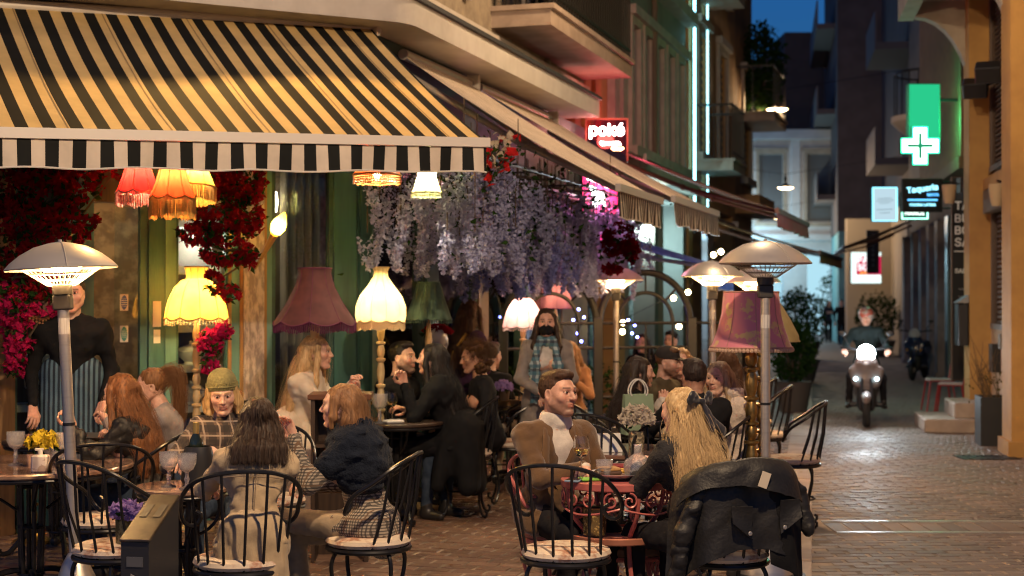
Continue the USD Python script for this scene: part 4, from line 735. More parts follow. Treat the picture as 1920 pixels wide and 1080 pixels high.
hang('tilted yellow hanging lampshade with gold fringe beside the orange red one', 362, 352, 9.9, 0.15, 0.07, 0.25, yshade, fr=(0.10, 100), mfr=goldf, power=1.5, rx=-0.12, bulb_z=0.11)
hang('hanging lamp with amber bead fringe just under the awning edge', 707, 327, 10.2, 0.16, 0.08, 0.2, oshade, fr=(0.07, 70), mfr=M('amber_bead', (0.5, 0.25, 0.08), 0.3), beads=4, power=1.6, bulb_z=0.0)
hang('small pale green hanging lampshade among the wisteria', 800, 362, 10.5, 0.108, 0.062, 0.2, shade_mat('pale_green_silk', (0.55, 0.56, 0.30), 0.5), fr=(0.03, 60), mfr=M('green_fringe', (0.22, 0.24, 0.12), 0.7), power=2.6, pcol=(1, 0.88, 0.6), bulb_z=0.1)
lamp('floor_lamp', 'burgundy pleated floor lamp with wide flared skirt and purple tassels', (-1.38, 10.45, 0), [(0.285, 1.50), (0.275, 1.51), (0.195, 1.63), (0.138, 1.74), (0.112, 1.83), (0.118, 1.87)], M('burgundy_pleats', (0.085, 0.024, 0.028), 0.8, col2=(0.055, 0.014, 0.018), scale=9), 8, 0.03, 0.0, (0.055, 120), M('purple_tassel', (0.09, 0.012, 0.05), 0.8), turned(0.02, 1.5, 0.03, 8), ivory)
lamp('floor_lamp', 'cream onion shaped floor lamp before the corner post', (-0.975, 11.1, 0), [(0.178, 1.50), (0.188, 1.54), (0.185, 1.6), (0.155, 1.68), (0.095, 1.76), (0.055, 1.82), (0.05, 1.86), (0.065, 1.89)], shade_mat('cream_silk', (0.72, 0.62, 0.36), 0.5, (0.66, 0.55, 0.3)), 10, 0.02, 0.05, (0.06, 150), M('beige_fringe', (0.5, 0.36, 0.2), 0.8), turned(0.02, 1.48, 0.026, 5), ivory, power=1.3, pcol=(1, 0.78, 0.45), bulb_z=1.63)
lamp('floor_lamp', 'green pleated gauze floor lamp beside the cream one', (-0.665, 11.9, 0), [(0.185, 1.50), (0.17, 1.54), (0.12, 1.68), (0.09, 1.79)], M('green_gauze', (0.09, 0.17, 0.12), 0.8, col2=(0.05, 0.1, 0.075), scale=8), 16, 0.01, 0.03, (0.03, 60), M('green_gauze', (0.09, 0.17, 0.12), 0.8), turned(0.02, 1.5, 0.026, 6), ivory)
lamp('floor_lamp', 'small pink and white dome floor lamp behind the masked woman', (0.10, 13.5, 0), [(0.182, 1.41), (0.175, 1.46), (0.145, 1.56), (0.095, 1.64), (0.06, 1.665)], shade_mat('pink_white_silk', (0.75, 0.48, 0.48), 0.5), 10, 0.015, 0.0, (0.03, 70), M('white_fringe', (0.6, 0.5, 0.48), 0.7), turned(0.02, 1.4, 0.024, 2), ivory, power=0.8, pcol=(1, 0.75, 0.6), bulb_z=1.53)
lamp('floor_lamp', 'mauve scalloped floor lamp on a gilded post by the left window', (G(62, 10.15)[0], 10.15, 0), [(0.20, 1.545), (0.19, 1.58), (0.14, 1.66), (0.08, 1.70)], shade_mat('mauve_silk', (0.22, 0.13, 0.11), 0.4), 10, 0.025, 0.0, (0.04, 60), M('rust_bead', (0.3, 0.13, 0.06), 0.5), turned(0.02, 1.55, 0.03, 11), brass, beads=2)
pf = M('pink_floral_silk', (0.62, 0.20, 0.26), 0.6, col2=(0.66, 0.46, 0.2), scale=11, detail=4, contrast=(0.56, 0.62), sheen=0.3)
lamp('floor_lamp', 'big pink floral brocade floor lamp with pompom fringe behind the unlit heater', (1.545, 9.65, 0), [(0.262, 1.345), (0.25, 1.37), (0.215, 1.46), (0.19, 1.56), (0.178, 1.70)], pf, 8, 0.0, 0.0, (0.035, 66), M('pompom', (0.5, 0.34, 0.24), 0.85), turned(0.02, 1.34, 0.036, 9), brass, beads=1, trim=M('pink_braid', (0.42, 0.22, 0.18), 0.8))
lamp('floor_lamp', 'plain olive beige floor lamp tilted behind the pink floral one', (1.76, 10.5, 0), [(0.255, 1.36), (0.25, 1.40), (0.19, 1.52), (0.13, 1.62)], M('olive_linen', (0.34, 0.27, 0.12), 0.8, col2=(0.27, 0.21, 0.09), scale=6), 10, 0.0, 0.02, None, None, turned(0.02, 1.4, 0.036, 10), brass, rx=0.0)
lamp('floor_lamp', 'pink lampshade glimpsed through the arched fence', (0.5, 17.0, 0), [(0.19, 1.55), (0.17, 1.68), (0.1, 1.82)], shade_mat('rose_silk', (0.5, 0.2, 0.24), 0.5), 8, 0, 0, None, None, turned(0.02, 1.55, 0.025, 13), ivory, power=0.4)
tl = thing('torch_lamp', 'yellow flame shaped wall lamp on a wooden torch beside the pillar', 'wall lamp', W(478, 503, 11.0))
e = W(514, 440, 10.85) - W(478, 503, 11.0)
part(tl, 'torch', tube([(0, 0, 0), e * 0.5 + np.array([0, -0.02, -0.01]), e * 1.0], [0.012, 0.018, 0.03], 8), M('torch_wood', (0.25, 0.15, 0.06), 0.6))
part(tl, 'flame', mv(lathe([(0.001, 0.0), (0.035, 0.01), (0.052, 0.06), (0.048, 0.1), (0.028, 0.14), (0.008, 0.175), (0.001, 0.178)], 14, rfun=lambda th, t: 1 + 0.1 * np.sin(4 * th)), e, ry=0.45), shade_mat('flame_glass', (0.9, 0.68, 0.1), 0.6))
bulb(tl, e + np.array([0.03, 0, 0.06]), 1.6, (1, 0.72, 0.25), 0.02)
# street lamps hung on wires over the street; the unseen nearer ones are added
def pendant(label, loc, power, r=0.25):
    l = thing('street_lamp', label, 'street lamp', loc)
    part(l, 'shade', lathe([(0.03, 0.17), (0.06, 0.12), (0.14, 0.07), (r, 0.0), (r - 0.01, 0.0), (0.13, 0.06), (0.02, 0.1)], 28), M('lamp_enamel', (0.2, 0.12, 0.06), 0.4))
    part(l, 'diffuser', lathe([(0.001, -0.05), (r * 0.5, -0.045), (r * 0.88, -0.01), (r * 0.9, 0.005), (0.001, 0.012)], 24), glow('street_bulb', (1.0, 0.72, 0.36), 9.0))
    part(l, 'stem', J(cyl((0, 0, 0.15), (0, 0, 0.42), 0.018, 8), mv(cbx(-0.04, 0.04, -0.03, 0.03, 0.2, 0.34, 0.01))), black)
    part(l, 'wire', tube([(-4.5, 0.5, 1.1), (-2, 0.2, 0.72), (0, 0, 0.42), (2, -0.2, 0.72), (4.5, -0.5, 1.1)], 0.008, 5), black)
    b = bulb(l, (0, 0, -0.14), power, (1.0, 0.70, 0.42), 0.07); return l
pendant('nearest lit street lamp hanging over the lane', W(1458, 205, 33), 17)
pendant('second street lamp, farther and lower over the lane', W(1473, 352, 46), 40)
pendant('most distant street lamp against the white shop window', W(1459, 408, 58), 30, 0.2)
pendant('added unseen street lamp above the terrace that brightens the white canopy', (2.0, 13.2, 6.0), 48)  # lamp added out of view to brighten the canopy and side facade
pendant('added unseen street lamp overhead giving warm fill to the terrace', (0.7, 4.3, 5.2), 150)  # lamp added out of view as warm fill on the guests
wl = thing('facade_lamp', 'lamp on a bracket high on the cafe wall above the striped awning', 'street lamp', H(1.3, 0.10, 4.52))
part(wl, 'arm', cyl((-0.05, 0.09, 0.1), (0, 0, 0.1), 0.02, 8), black); part(wl, 'shade', lathe([(0.02, 0.1), (0.05, 0.08), (0.09, 0.03), (0.085, 0.03), (0.045, 0.07), (0.015, 0.09)], 20), black)
bulb(wl, (0.0, 0.0, -0.03), 46, (1.0, 0.56, 0.17), 0.03)
# ================================================================== people: smooth bodies from distance fields
def surface_nets(D, org, h):
    s = D < 0; nx, ny, nz = D.shape
    c = np.zeros((nx - 1, ny - 1, nz - 1), np.int8)
    for i in (0, 1):
        for j in (0, 1):
            for k in (0, 1): c += s[i:nx - 1 + i, j:ny - 1 + j, k:nz - 1 + k]
    act = (c > 0) & (c < 8); idx = -np.ones(act.shape, np.int64); cells = np.argwhere(act); idx[act] = np.arange(len(cells))
    acc = np.zeros((len(cells), 3)); cnt = np.zeros(len(cells)); corners = [(i, j, k) for i in (0, 1) for j in (0, 1) for k in (0, 1)]
    val = {q: D[cells[:, 0] + q[0], cells[:, 1] + q[1], cells[:, 2] + q[2]] for q in corners}
    for a in corners:
        for ax in range(3):
            if a[ax]: continue
            b = list(a); b[ax] = 1; b = tuple(b); va, vb = val[a], val[b]; m = (va < 0) != (vb < 0)
            t = np.where(m, va / np.where(m, va - vb, 1), 0); p = np.repeat(np.array(a, float)[None], len(cells), 0); p[:, ax] += t
            acc[m] += p[m]; cnt[m] += 1
    v = org + (cells + acc / np.maximum(cnt, 1)[:, None]) * h; F = []
    for ax in range(3):
        sl = [slice(None)] * 3; sl2 = [slice(None)] * 3; sl[ax] = slice(0, -1); sl2[ax] = slice(1, None)
        a, b = s[tuple(sl)], s[tuple(sl2)]; e = np.argwhere(a != b); o = [x for x in range(3) if x != ax]
        ok = (e[:, o[0]] > 0) & (e[:, o[1]] > 0) & (e[:, o[0]] < D.shape[o[0]] - 1) & (e[:, o[1]] < D.shape[o[1]] - 1); e = e[ok]
        q = []
        for d0, d1 in ((-1, -1), (0, -1), (0, 0), (-1, 0)):
            ee = e.copy(); ee[:, o[0]] += d0; ee[:, o[1]] += d1; q.append(idx[ee[:, 0], ee[:, 1], ee[:, 2]])
        q = np.stack(q, 1); inside_first = a[e[:, 0], e[:, 1], e[:, 2]]; flip = inside_first if ax != 1 else ~inside_first
        q[~flip] = q[~flip][:, ::-1]; F += [q[:, [0, 1, 2]], q[:, [0, 2, 3]]]
    return v, np.concatenate(F)
class Field:
    def __init__(self): self.ops = []
    def cone(self, a, b, ra, rb=None, k=0.02, op=1, flat=None): self.ops.append(('c', np.asarray(a, float), np.asarray(b, float), ra, ra if rb is None else rb, k, op, flat)); return self
    def ell(self, c, r, k=0.02, op=1, R_=None): self.ops.append(('e', np.asarray(c, float), np.asarray(r, float), None, R_, k, op, None)); return self
    def bounds(self):
        lo, hi = np.full(3, 9e9), np.full(3, -9e9)
        for o in self.ops:
            if o[6] < 0: continue
            l, u = self.box(o); lo = np.minimum(lo, l); hi = np.maximum(hi, u)
        return lo, hi
    @staticmethod
    def box(o):
        if o[0] == 'c': r = max(o[3], o[4]); return np.minimum(o[1], o[2]) - r, np.maximum(o[1], o[2]) + r
        r = o[2] if o[4] is None else np.full(3, o[2].max()); return o[1] - r, o[1] + r
    def mesh(self, h, warp=None, clip=None):
        lo, hi = self.bounds(); lo -= 3 * h; hi += 3 * h; n = np.ceil((hi - lo) / h).astype(int) + 1
        D = np.full(n, 0.3, np.float32); ax = [lo[i] + np.arange(n[i]) * h for i in range(3)]
        for o in self.ops:
            l, u = self.box(o); mg = o[5] * 1.2 + 3 * h; i0 = np.clip(np.floor((l - mg - lo) / h).astype(int), 0, n); i1 = np.clip(np.ceil((u + mg - lo) / h).astype(int) + 1, 0, n)
            if (i1 <= i0).any(): continue
            X = ax[0][i0[0]:i1[0], None, None]; Y = ax[1][None, i0[1]:i1[1], None]; Z = ax[2][None, None, i0[2]:i1[2]]
            if o[0] == 'c':
                a, b, ra, rb, k, op, fl = o[1:]
                ba = b - a; px, py, pz = X - a[0], Y - a[1], Z - a[2]; L2 = max(ba @ ba, 1e-9)
                t = np.clip((px * ba[0] + py * ba[1] + pz * ba[2]) / L2, 0, 1); qx, qy, qz = px - t * ba[0], py - t * ba[1], pz - t * ba[2]; r = ra + (rb - ra) * t
                if fl is not None:
                    ax_, f = fl; dt = (qx * ax_[0] + qy * ax_[1] + qz * ax_[2]) * (1 / f - 1); qx = qx + dt * ax_[0]; qy = qy + dt * ax_[1]; qz = qz + dt * ax_[2]
                    d = (np.sqrt(qx * qx + qy * qy + qz * qz) - r) * (0.5 + 0.5 * f)
                else: d = np.sqrt(qx * qx + qy * qy + qz * qz) - r
            else:
                c, r, _, R_, k, op, _ = o[1:]
                px, py, pz = X - c[0], Y - c[1], Z - c[2]
                if R_ is not None: px, py, pz = (px * R_[0, i] + py * R_[1, i] + pz * R_[2, i] for i in range(3))
                q = np.sqrt((px / r[0])**2 + (py / r[1])**2 + (pz / r[2])**2); d = (q - 1) * r.min() if r.min() / r.max() < 0.3 else (q - 1) * q / np.maximum(np.sqrt((px / r[0]**2)**2 + (py / r[1]**2)**2 + (pz / r[2]**2)**2), 1e-6)
            S_ = D[i0[0]:i1[0], i0[1]:i1[1], i0[2]:i1[2]]
            if op > 0: hh = np.clip(0.5 + 0.5 * (S_ - d) / k, 0, 1); S_[...] = S_ * (1 - hh) + d * hh - k * hh * (1 - hh)
            else: hh = np.clip(0.5 - 0.5 * (S_ + d) / k, 0, 1); S_[...] = S_ * (1 - hh) - d * hh + k * hh * (1 - hh)
        if warp is not None or clip is not None:
            P = np.stack(np.broadcast_arrays(ax[0][:, None, None], ax[1][None, :, None], ax[2][None, None, :]), -1)
            near = np.abs(D) < 0.05
            if warp is not None: D[near] += warp(P[near]).astype(np.float32)
            if clip is not None: D = np.maximum(D, clip(P).astype(np.float32))
        return surface_nets(D, lo, h)
def folds(amp, freq, seed=0, st=(1, 1, 1)):
    st = np.asarray(st, float)
    def w(p):
        a = meshkit.fbm(p * freq * st, 3, seed); return amp * (1 - 2.4 * np.abs(a - 0.5) * 2)
    return w

# ---- heads: x to the person's right... +x is the left ear side mirrored, +y forward, +z up; origin mid-head; 0.235 m tall
HEADS = {}
def head_mesh(kind, h=0.0034, beard=0.0, smile=0.0):
    key = (kind, h, smile)
    if key in HEADS: return HEADS[key]
    f = Field(); m = kind == 'm'
    f.ell((0, -0.018, 0.035), (0.076, 0.096, 0.088), 0.01)
    f.ell((0, 0.03, 0.0), (0.064, 0.062, 0.085), 0.03)
    f.cone((0, 0.038, -0.045), (0, 0.062, -0.093), 0.048, 0.024 if m else 0.019, 0.025)
    for s in (-1, 1):
        f.cone((s * 0.052, 0.0, -0.045), (s * 0.022, 0.058, -0.094), 0.026 if m else 0.022, 0.015, 0.025)
        f.ell((s * 0.043, 0.06, -0.013), (0.024, 0.02, 0.02), 0.025)
        f.cone((s * 0.012, 0.086, 0.032), (s * 0.047, 0.07, 0.034), 0.011 if m else 0.008, 0.008, 0.015)
    for s in (-1, 1): f.ell((s * 0.031, 0.094, 0.012), (0.019, 0.016, 0.0125), 0.012, -1)
    for s in (-1, 1): f.ell((s * 0.031, 0.073, 0.012), (0.0155, 0.0145, 0.012), 0.004)
    for s in (-1, 1): f.cone((s * 0.02, 0.083, 0.0235), (s * 0.043, 0.078, 0.0222), 0.0045, 0.004, 0.004)
    f.cone((0, 0.084, 0.022), (0, 0.110, -0.018), 0.0085, 0.0125 if m else 0.0105, 0.010)
    for s in (-1, 1): f.ell((s * 0.011, 0.098, -0.022), (0.009, 0.011, 0.008), 0.006)
    for s in (-1, 1): f.ell((s * 0.007, 0.103, -0.0305), (0.0045, 0.006, 0.003), 0.003, -1)
    f.ell((0, 0.078, -0.052), (0.026, 0.015, 0.02), 0.015)
    w = 0.021 + 0.006 * smile
    f.cone((-w, 0.080, -0.0505 + 0.006 * smile), (0, 0.0915, -0.0485), 0.0045, 0.0068, 0.004); f.cone((w, 0.080, -0.0505 + 0.006 * smile), (0, 0.0915, -0.0485), 0.0045, 0.0068, 0.004)
    f.cone((-w * 0.8, 0.080, -0.0575 + 0.004 * smile), (0, 0.0895, -0.0605), 0.004, 0.0075, 0.004); f.cone((w * 0.8, 0.080, -0.0575 + 0.004 * smile), (0, 0.0895, -0.0605), 0.004, 0.0075, 0.004)
    f.cone((-w * 0.9, 0.093, -0.0545 + 0.004 * smile), (w * 0.9, 0.093, -0.0545 + 0.004 * smile), 0.0018, 0.0018, 0.003, -1)
    f.ell((0, 0.077, -0.093), (0.021, 0.02, 0.017) if m else (0.016, 0.017, 0.015), 0.012)
    for s in (-1, 1):
        f.ell((s * 0.077, -0.012, 0.0), (0.009, 0.02, 0.032), 0.008); f.ell((s * 0.083, -0.004, 0.003), (0.007, 0.011, 0.018), 0.005, -1)
    nr = 0.056 if m else 0.046
    f.cone((0, -0.03, -0.05), (0, -0.045, -0.20), nr, nr + 0.004, 0.025)
    v, F = f.mesh(h)
    HEADS[key] = (v, F); return v, F
def head_colors(v, skin, hairc, lipc, beard=0.0, browc=None, rouge=0.32):
    c = np.tile(np.asarray(skin, float), (len(v), 1)); x, y, z = np.abs(v[:, 0]), v[:, 1], v[:, 2]
    def mixin(w, col): c[:] = c * (1 - w[:, None]) + np.asarray(col) * w[:, None]
    g = lambda a: np.clip(a, 0, 1)
    n_ = meshkit.noise(v * 60, 3)
    mixin(rouge * g(1 - np.hypot((x - 0.042) / 0.025, (z + 0.015) / 0.03)) * (y > 0.03), np.array([1.15, 0.72, 0.66]) * skin)
    if beard:
        line = -0.028 - 0.35 * (x - 0.02) * 0 ; b = g((line + 0.0 - z) / 0.03 + 0) * g((y - (-0.02)) / 0.02) * g((z + 0.125) / 0.02); side = 0.7 * g((x - 0.045) / 0.02) * g((0.005 - z) / 0.03) * g((y + 0.005) / 0.02) * g((0.05 - y) / 0.03)
        mous = g(1 - np.abs(z + 0.037) / 0.008) * (x < 0.034) * (y > 0.07)
        mixin(np.maximum.reduce([b * (1 - 0.0), side, mous]) * beard * (0.75 + 0.4 * n_), hairc)
    brow = g(1.4 - np.abs(z - (0.036 + 0.06 * (x - 0.01) * (0.05 - x) * 10)) / 0.0042) * (x > 0.012) * (x < 0.052) * (y > 0.05); mixin(brow * 0.85, browc if browc is not None else hairc)
    lip = np.maximum(g(1.5 - np.abs(z + 0.0490) / 0.0048), g(1.5 - np.abs(z + 0.0605) / 0.0062)) * g((0.026 - x) / 0.005) * g((y - 0.077) / 0.004); mixin(lip * 0.8, lipc)
    lash = g(1.3 - np.abs(np.hypot((x - 0.031) / 0.0165, (z - 0.0135) / 0.0098) - 1) / 0.14) * (y > 0.06) * (z > 0.011); mixin(lash * 0.75, (0.02, 0.013, 0.01))
    return np.clip(c, 0, 1)
def skin_mat():
    return usdkit.material(stage, '/World/Looks/skin', {'a': ('attribute', {'attribute': 'tint'}), 'tc': ('texture_coordinate', {}), 'n': ('noise_texture', {'scale': 160.0, 'detail': 2.0}), 'b': ('bump', {'strength': 0.12, 'distance': 0.003}), 'n2': ('noise_texture', {'scale': 38.0, 'detail': 4.0}), 'r2': ('rgb_ramp', {'ramp': [(0.35, (0.86, 0.78, 0.74)), (0.65, (1.1, 1.02, 1.0))]}), 'mu': ('mix', {'mix_type': 'multiply', 'fac': 1.0}),
        'p': ('principled_bsdf', {'roughness': 0.48, 'subsurface_weight': 0.12, 'subsurface_scale': 0.008, 'subsurface_radius': (1.0, 0.35, 0.2), 'specular_ior_level': 0.4})}, [('a.color', 'mu.color1'), ('tc.object', 'n2.vector'), ('n2.fac', 'r2.fac'), ('r2.color', 'mu.color2'), ('mu.color', 'p.base_color'), ('tc.object', 'n.vector'), ('n.fac', 'b.height'), ('b.normal', 'p.normal')], surface='p.BSDF')
SKIN = skin_mat()
eye_w = M('eye_white', (0.42, 0.38, 0.35), 0.25); eye_d = M('eye_dark', (0.03, 0.018, 0.01), 0.12)
HANDS = {}
def hand_mesh(curl, spread=0.0, h=0.0042):        # right hand: wrist at origin, fingers along +y, palm facing -z, thumb towards -x
    key = (curl, spread, h)
    if key in HANDS: return HANDS[key]
    f = Field()
    f.cone((0, -0.05, 0.0), (0, 0.01, 0), 0.026, 0.025, 0.01, flat=((0, 0, 1), 0.75))
    for x in (-0.026, -0.009, 0.009, 0.026): f.cone((x * 0.6, 0.012, 0), (x, 0.078, 0), 0.0155, 0.0125, 0.012)
    for x, L, y0, b in ((-0.028, 0.072, 0.08, -0.12), (-0.0095, 0.08, 0.084, -0.03), (0.0095, 0.074, 0.082, 0.05), (0.028, 0.058, 0.075, 0.14)):
        p = np.array([x, y0, 0.0]); a = curl * 0.55; rr = 0.0092 if L > 0.06 else 0.0078
        for sgm, fr in enumerate((0.45, 0.3, 0.25)):
            d = np.array([math.sin(b + spread * x * 12) * math.cos(a), math.cos(b * 0.3) * math.cos(a), -math.sin(a)]); q = p + d * L * fr; f.cone(p, q, rr, rr * 0.93, 0.003); p = q; rr *= 0.93; a += curl * (1.0 if sgm == 0 else 0.7)
    p = np.array([-0.02, 0.018, -0.006])
    for L, dx, dy, dz, r in ((0.045, -0.75, 0.6, -0.3 - 0.3 * curl, 0.0135), (0.032, -0.45 + 0.5 * curl, 0.85, -0.3 - 0.3 * curl, 0.0108), (0.026, -0.2 + 0.7 * curl, 0.9, -0.3 - 0.2 * curl, 0.0095)):
        d = np.array([dx, dy, dz]); d /= np.linalg.norm(d); f.cone(p, p + d * L, r, r * 0.9, 0.005); p = p + d * L
    HANDS[key] = f.mesh(h); return HANDS[key]
def frame(y, z):                                  # rotation with columns x, y, z from a y direction and a z hint
    y = np.asarray(y, float); y = y / np.linalg.norm(y); z = np.asarray(z, float); z = z - y * (z @ y); n = np.linalg.norm(z)
    if n < 1e-6: z = np.array([0, 0, 1.0]) - y * y[2]; n = np.linalg.norm(z)
    z = z / n; return np.stack([np.cross(y, z), y, z], 1)
def rot(yaw=0, pitch=0, roll=0):                  # yaw to the left, pitch up, roll to the right
    cy, sy, cp, sp, cr, sr = math.cos(yaw), math.sin(yaw), math.cos(pitch), math.sin(pitch), math.cos(roll), math.sin(roll)
    return np.array([[cy, -sy, 0], [sy, cy, 0], [0, 0, 1]]) @ np.array([[1, 0, 0], [0, cp, -sp], [0, sp, cp]]) @ np.array([[cr, 0, sr], [0, 1, 0], [-sr, 0, cr]])
def ik(a, b, l1, l2, hint):
    d = b - a; L = np.linalg.norm(d)
    if L > (l1 + l2) * 0.995: b = a + d / L * (l1 + l2) * 0.995; d = b - a; L = np.linalg.norm(d)
    x = (l1 * l1 - l2 * l2 + L * L) / (2 * L); y = math.sqrt(max(l1 * l1 - x * x, 0)); u = d / L; hv = np.asarray(hint, float); hv = hv - u * (hv @ u); hv /= max(np.linalg.norm(hv), 1e-6)
    return a + u * x + hv * y, b

def hair_mat(name, c1, c2):
    if name in mats: return mats[name]
    n = {'tc': ('texture_coordinate', {}), 'mp': ('mapping', {'scale': (90, 90, 5)}), 'no': ('noise_texture', {'scale': 1.0, 'detail': 3.0}), 'ra': ('rgb_ramp', {'ramp': [(0.3, c1), (0.7, c2)]}), 'bu': ('bump', {'strength': 0.5, 'distance': 0.006}),
         'p': ('principled_bsdf', {'roughness': 0.55, 'specular_ior_level': 0.3})}
    mats[name] = usdkit.material(stage, f'/World/Looks/{name}', n, [('tc.object', 'mp.vector'), ('mp.vector', 'no.vector'), ('no.fac', 'ra.fac'), ('ra.color', 'p.base_color'), ('no.fac', 'bu.height'), ('bu.normal', 'p.normal')], surface='p.BSDF')
    mats[name + '_s'] = M(name + '_strand', tuple(0.5 * (a + b) for a, b in zip(c1, c2)), 0.5, spec=0.35)
    return mats[name]
BLK = ('black_hair', (0.006, 0.005, 0.005), (0.018, 0.013, 0.011)); DBR = ('dark_brown_hair', (0.018, 0.010, 0.006), (0.05, 0.026, 0.014)); BRN = ('brown_hair', (0.05, 0.022, 0.01), (0.13, 0.06, 0.026))
AUB = ('auburn_hair', (0.09, 0.034, 0.013), (0.22, 0.09, 0.035)); GIN = ('ginger_hair', (0.16, 0.075, 0.028), (0.33, 0.17, 0.07)); BLO = ('blonde_hair', (0.36, 0.22, 0.09), (0.66, 0.46, 0.24)); ASH = ('ash_blonde_hair', (0.30, 0.2, 0.11), (0.5, 0.38, 0.24))

def make_person(label, loc, face, under=False, wl=None, wr_=None,  seat=0.47, lean=0.08, side=0.0, s=None, male=False, head=(0, 0, 0), hl=None, hr=None, hints=None, curl=(0.7, 0.7), hand_dir=(None, None), skin=(0.56, 0.35, 0.26), hair=BRN, style='long', top=None, bottom=None, shoe=None,
                h=0.015, hh=0.005, knees=None, feet=None, standing=False, coat=0.0, collar=0.0, bulk=1.0, beard=0.0, smile=0.0, folds_=0.012, extras=None, group=None, twist=0.0, lips=(0.34, 0.12, 0.10), hairn=260, sleeve=True, eyes=True, noskin=False):
    s = s or ((0.97 if male else 0.95) if standing else (0.935 if male else 0.905)); seat = seat / s
    p = thing('person', label, 'person', (*loc, 0), ang(*face), group=group, scale=s); A = np.array
    P = A([0, 0, 0.93 if standing else seat + 0.09]); T = rot(twist, -lean, side)
    hw, sw = (0.085, 0.185) if male else (0.09, 0.16)
    sp = lambda x, y, z: P + T @ A([x, y, z])
    neck = sp(0, 0.0, 0.49); chest = sp(0, 0.005, 0.36); waist = sp(0, 0.0, 0.16)
    hc = neck + rot(twist, -lean * 0.6, side * 0.5) @ A([0, 0.045, 0.155]); RH = rot(*head)
    sh = {q: sp(q * sw, -0.005, 0.43) for q in (-1, 1)}; hip = {q: P + A([q * hw, 0.0, -0.02]) for q in (-1, 1)}
    if standing: kn = {q: A([q * 0.09, 0.02, 0.50]) for q in (-1, 1)}; an = {q: A([q * 0.09, -0.01, 0.09]) for q in (-1, 1)}
    else: kn = {q: A([q * 0.12, 0.44, seat + 0.04]) for q in (-1, 1)}; an = {q: A([q * 0.12, 0.40, 0.085]) for q in (-1, 1)}
    for q, v in (knees or {}).items(): kn[q] = A(v, float)
    for q, v in (feet or {}).items(): an[q] = A(v, float)
    wr, el = {}, {}; az = ang(*face); loc_of = lambda w: A([(w[0] - loc[0]) * math.cos(az) + (w[1] - loc[1]) * math.sin(az), -(w[0] - loc[0]) * math.sin(az) + (w[1] - loc[1]) * math.cos(az), w[2]]) / s
    if wl is not None: hl = loc_of(wl)
    if wr_ is not None: hr = loc_of(wr_)
    for q, tgt in ((-1, hl), (1, hr)):
        tgt = A(tgt, float) if tgt is not None else (sh[q] + A([q * 0.07, 0.1, -0.52]) if standing else A([q * 0.10, 0.28, seat + 0.17]))
        el[q], wr[q] = ik(sh[q], tgt, 0.285, 0.26, (hints or {}).get(q, A([q * 0.6, -0.5, -0.6])))
    X = T[:, 0]; Yf = T[:, 1]
    def torso(f, g, k=0.05, hemz=None):
        f.cone(P + A([0, -0.005, 0.0]), waist, 0.125 * g if not male else 0.13 * g, 0.108 * g if not male else 0.125 * g, k, flat=(Yf, 0.82)); f.cone(P + A([-0.06, -0.01, -0.01]), P + A([0.06, -0.01, -0.01]), 0.115 * g, None, k)
        f.cone(waist, chest, 0.108 * g if not male else 0.125 * g, 0.125 * g if not male else 0.142 * g, k, flat=(Yf, 0.85))
        f.cone(sp(-sw * 0.55, 0, 0.38), sp(sw * 0.55, 0, 0.38), 0.098 * g, None, k, flat=(Yf, 0.95)); f.cone(sh[-1] * 0.92 + sh[1] * 0.08, sh[1] * 0.92 + sh[-1] * 0.08, 0.062 * g, None, k)
        if not male: f.ell(sp(-0.065, 0.095, 0.30), (0.062, 0.055, 0.06), 0.04); f.ell(sp(0.065, 0.095, 0.30), (0.062, 0.055, 0.06), 0.04)
        f.cone(sp(0, -0.01, 0.41), neck + (hc - neck) * 0.25, 0.075 * g, 0.056, 0.05)
    # body: skin, one surface; the head, its neck running into the torso, and the hands are finer regions of it
    scol = A(skin); MS, CS = [], []
    b = Field(); torso(b, 0.84)
    for q in (-1, 1):
        b.cone(sh[q], el[q], 0.044, 0.036, 0.03); b.cone(el[q], wr[q], 0.037, 0.025, 0.01); b.cone(hip[q], kn[q], 0.075, 0.05, 0.03); b.cone(kn[q], an[q], 0.05, 0.034, 0.01)
    b.cone(neck, hc + RH @ A([0, -0.03, -0.06]), 0.05, 0.045, 0.02)
    v, f = b.mesh(max(h, 0.016)); MS.append((v, f)); CS.append(np.tile(scol, (len(v), 1)))
    v, f = head_mesh('m' if male else 'f', hh, smile=smile)
    hcol = np.array(hair[1]) * 0.5 + np.array(hair[2]) * 0.5
    c = head_colors(v, scol, hcol * 0.8, A(lips) if not male else scol * [0.85, 0.55, 0.5], beard); MS.append((v @ RH.T + hc, f)); CS.append(c)
    for i, q in enumerate((-1, 1)):
        d = wr[q] - el[q]; d /= np.linalg.norm(d)
        hd = d if hand_dir[i] is None else A(hand_dir[i][0], float); pn = A([q * -0.3, 0, 1.0]) if hand_dir[i] is None else A(hand_dir[i][1], float)
        v, f = hand_mesh(curl[i], 0.0, max(hh, 0.0042))
        if q < 0: v = v * A([-1, 1, 1]); f = f[:, ::-1]
        MS.append((v @ frame(hd, pn).T + wr[q], f)); CS.append(np.tile(scol * [1.02, 0.97, 0.95], (len(v), 1)))
    m = J(*MS); part(p, 'body', m, SKIN, smooth=True, colors=np.concatenate(CS))
    if eyes:
        for q in (-1, 1):
            e = part(p, 'eye', mv(ball(hc + RH @ A([q * 0.031, 0.0775, 0.0125]), 0.0125, 12, (1.05, 1.0, 0.6))), eye_w, smooth=True)
            part(e, 'iris', ball(hc + RH @ A([q * 0.031, 0.0862, 0.0128]), 0.0074, 10, (1, 0.75, 1)), eye_d, smooth=True)
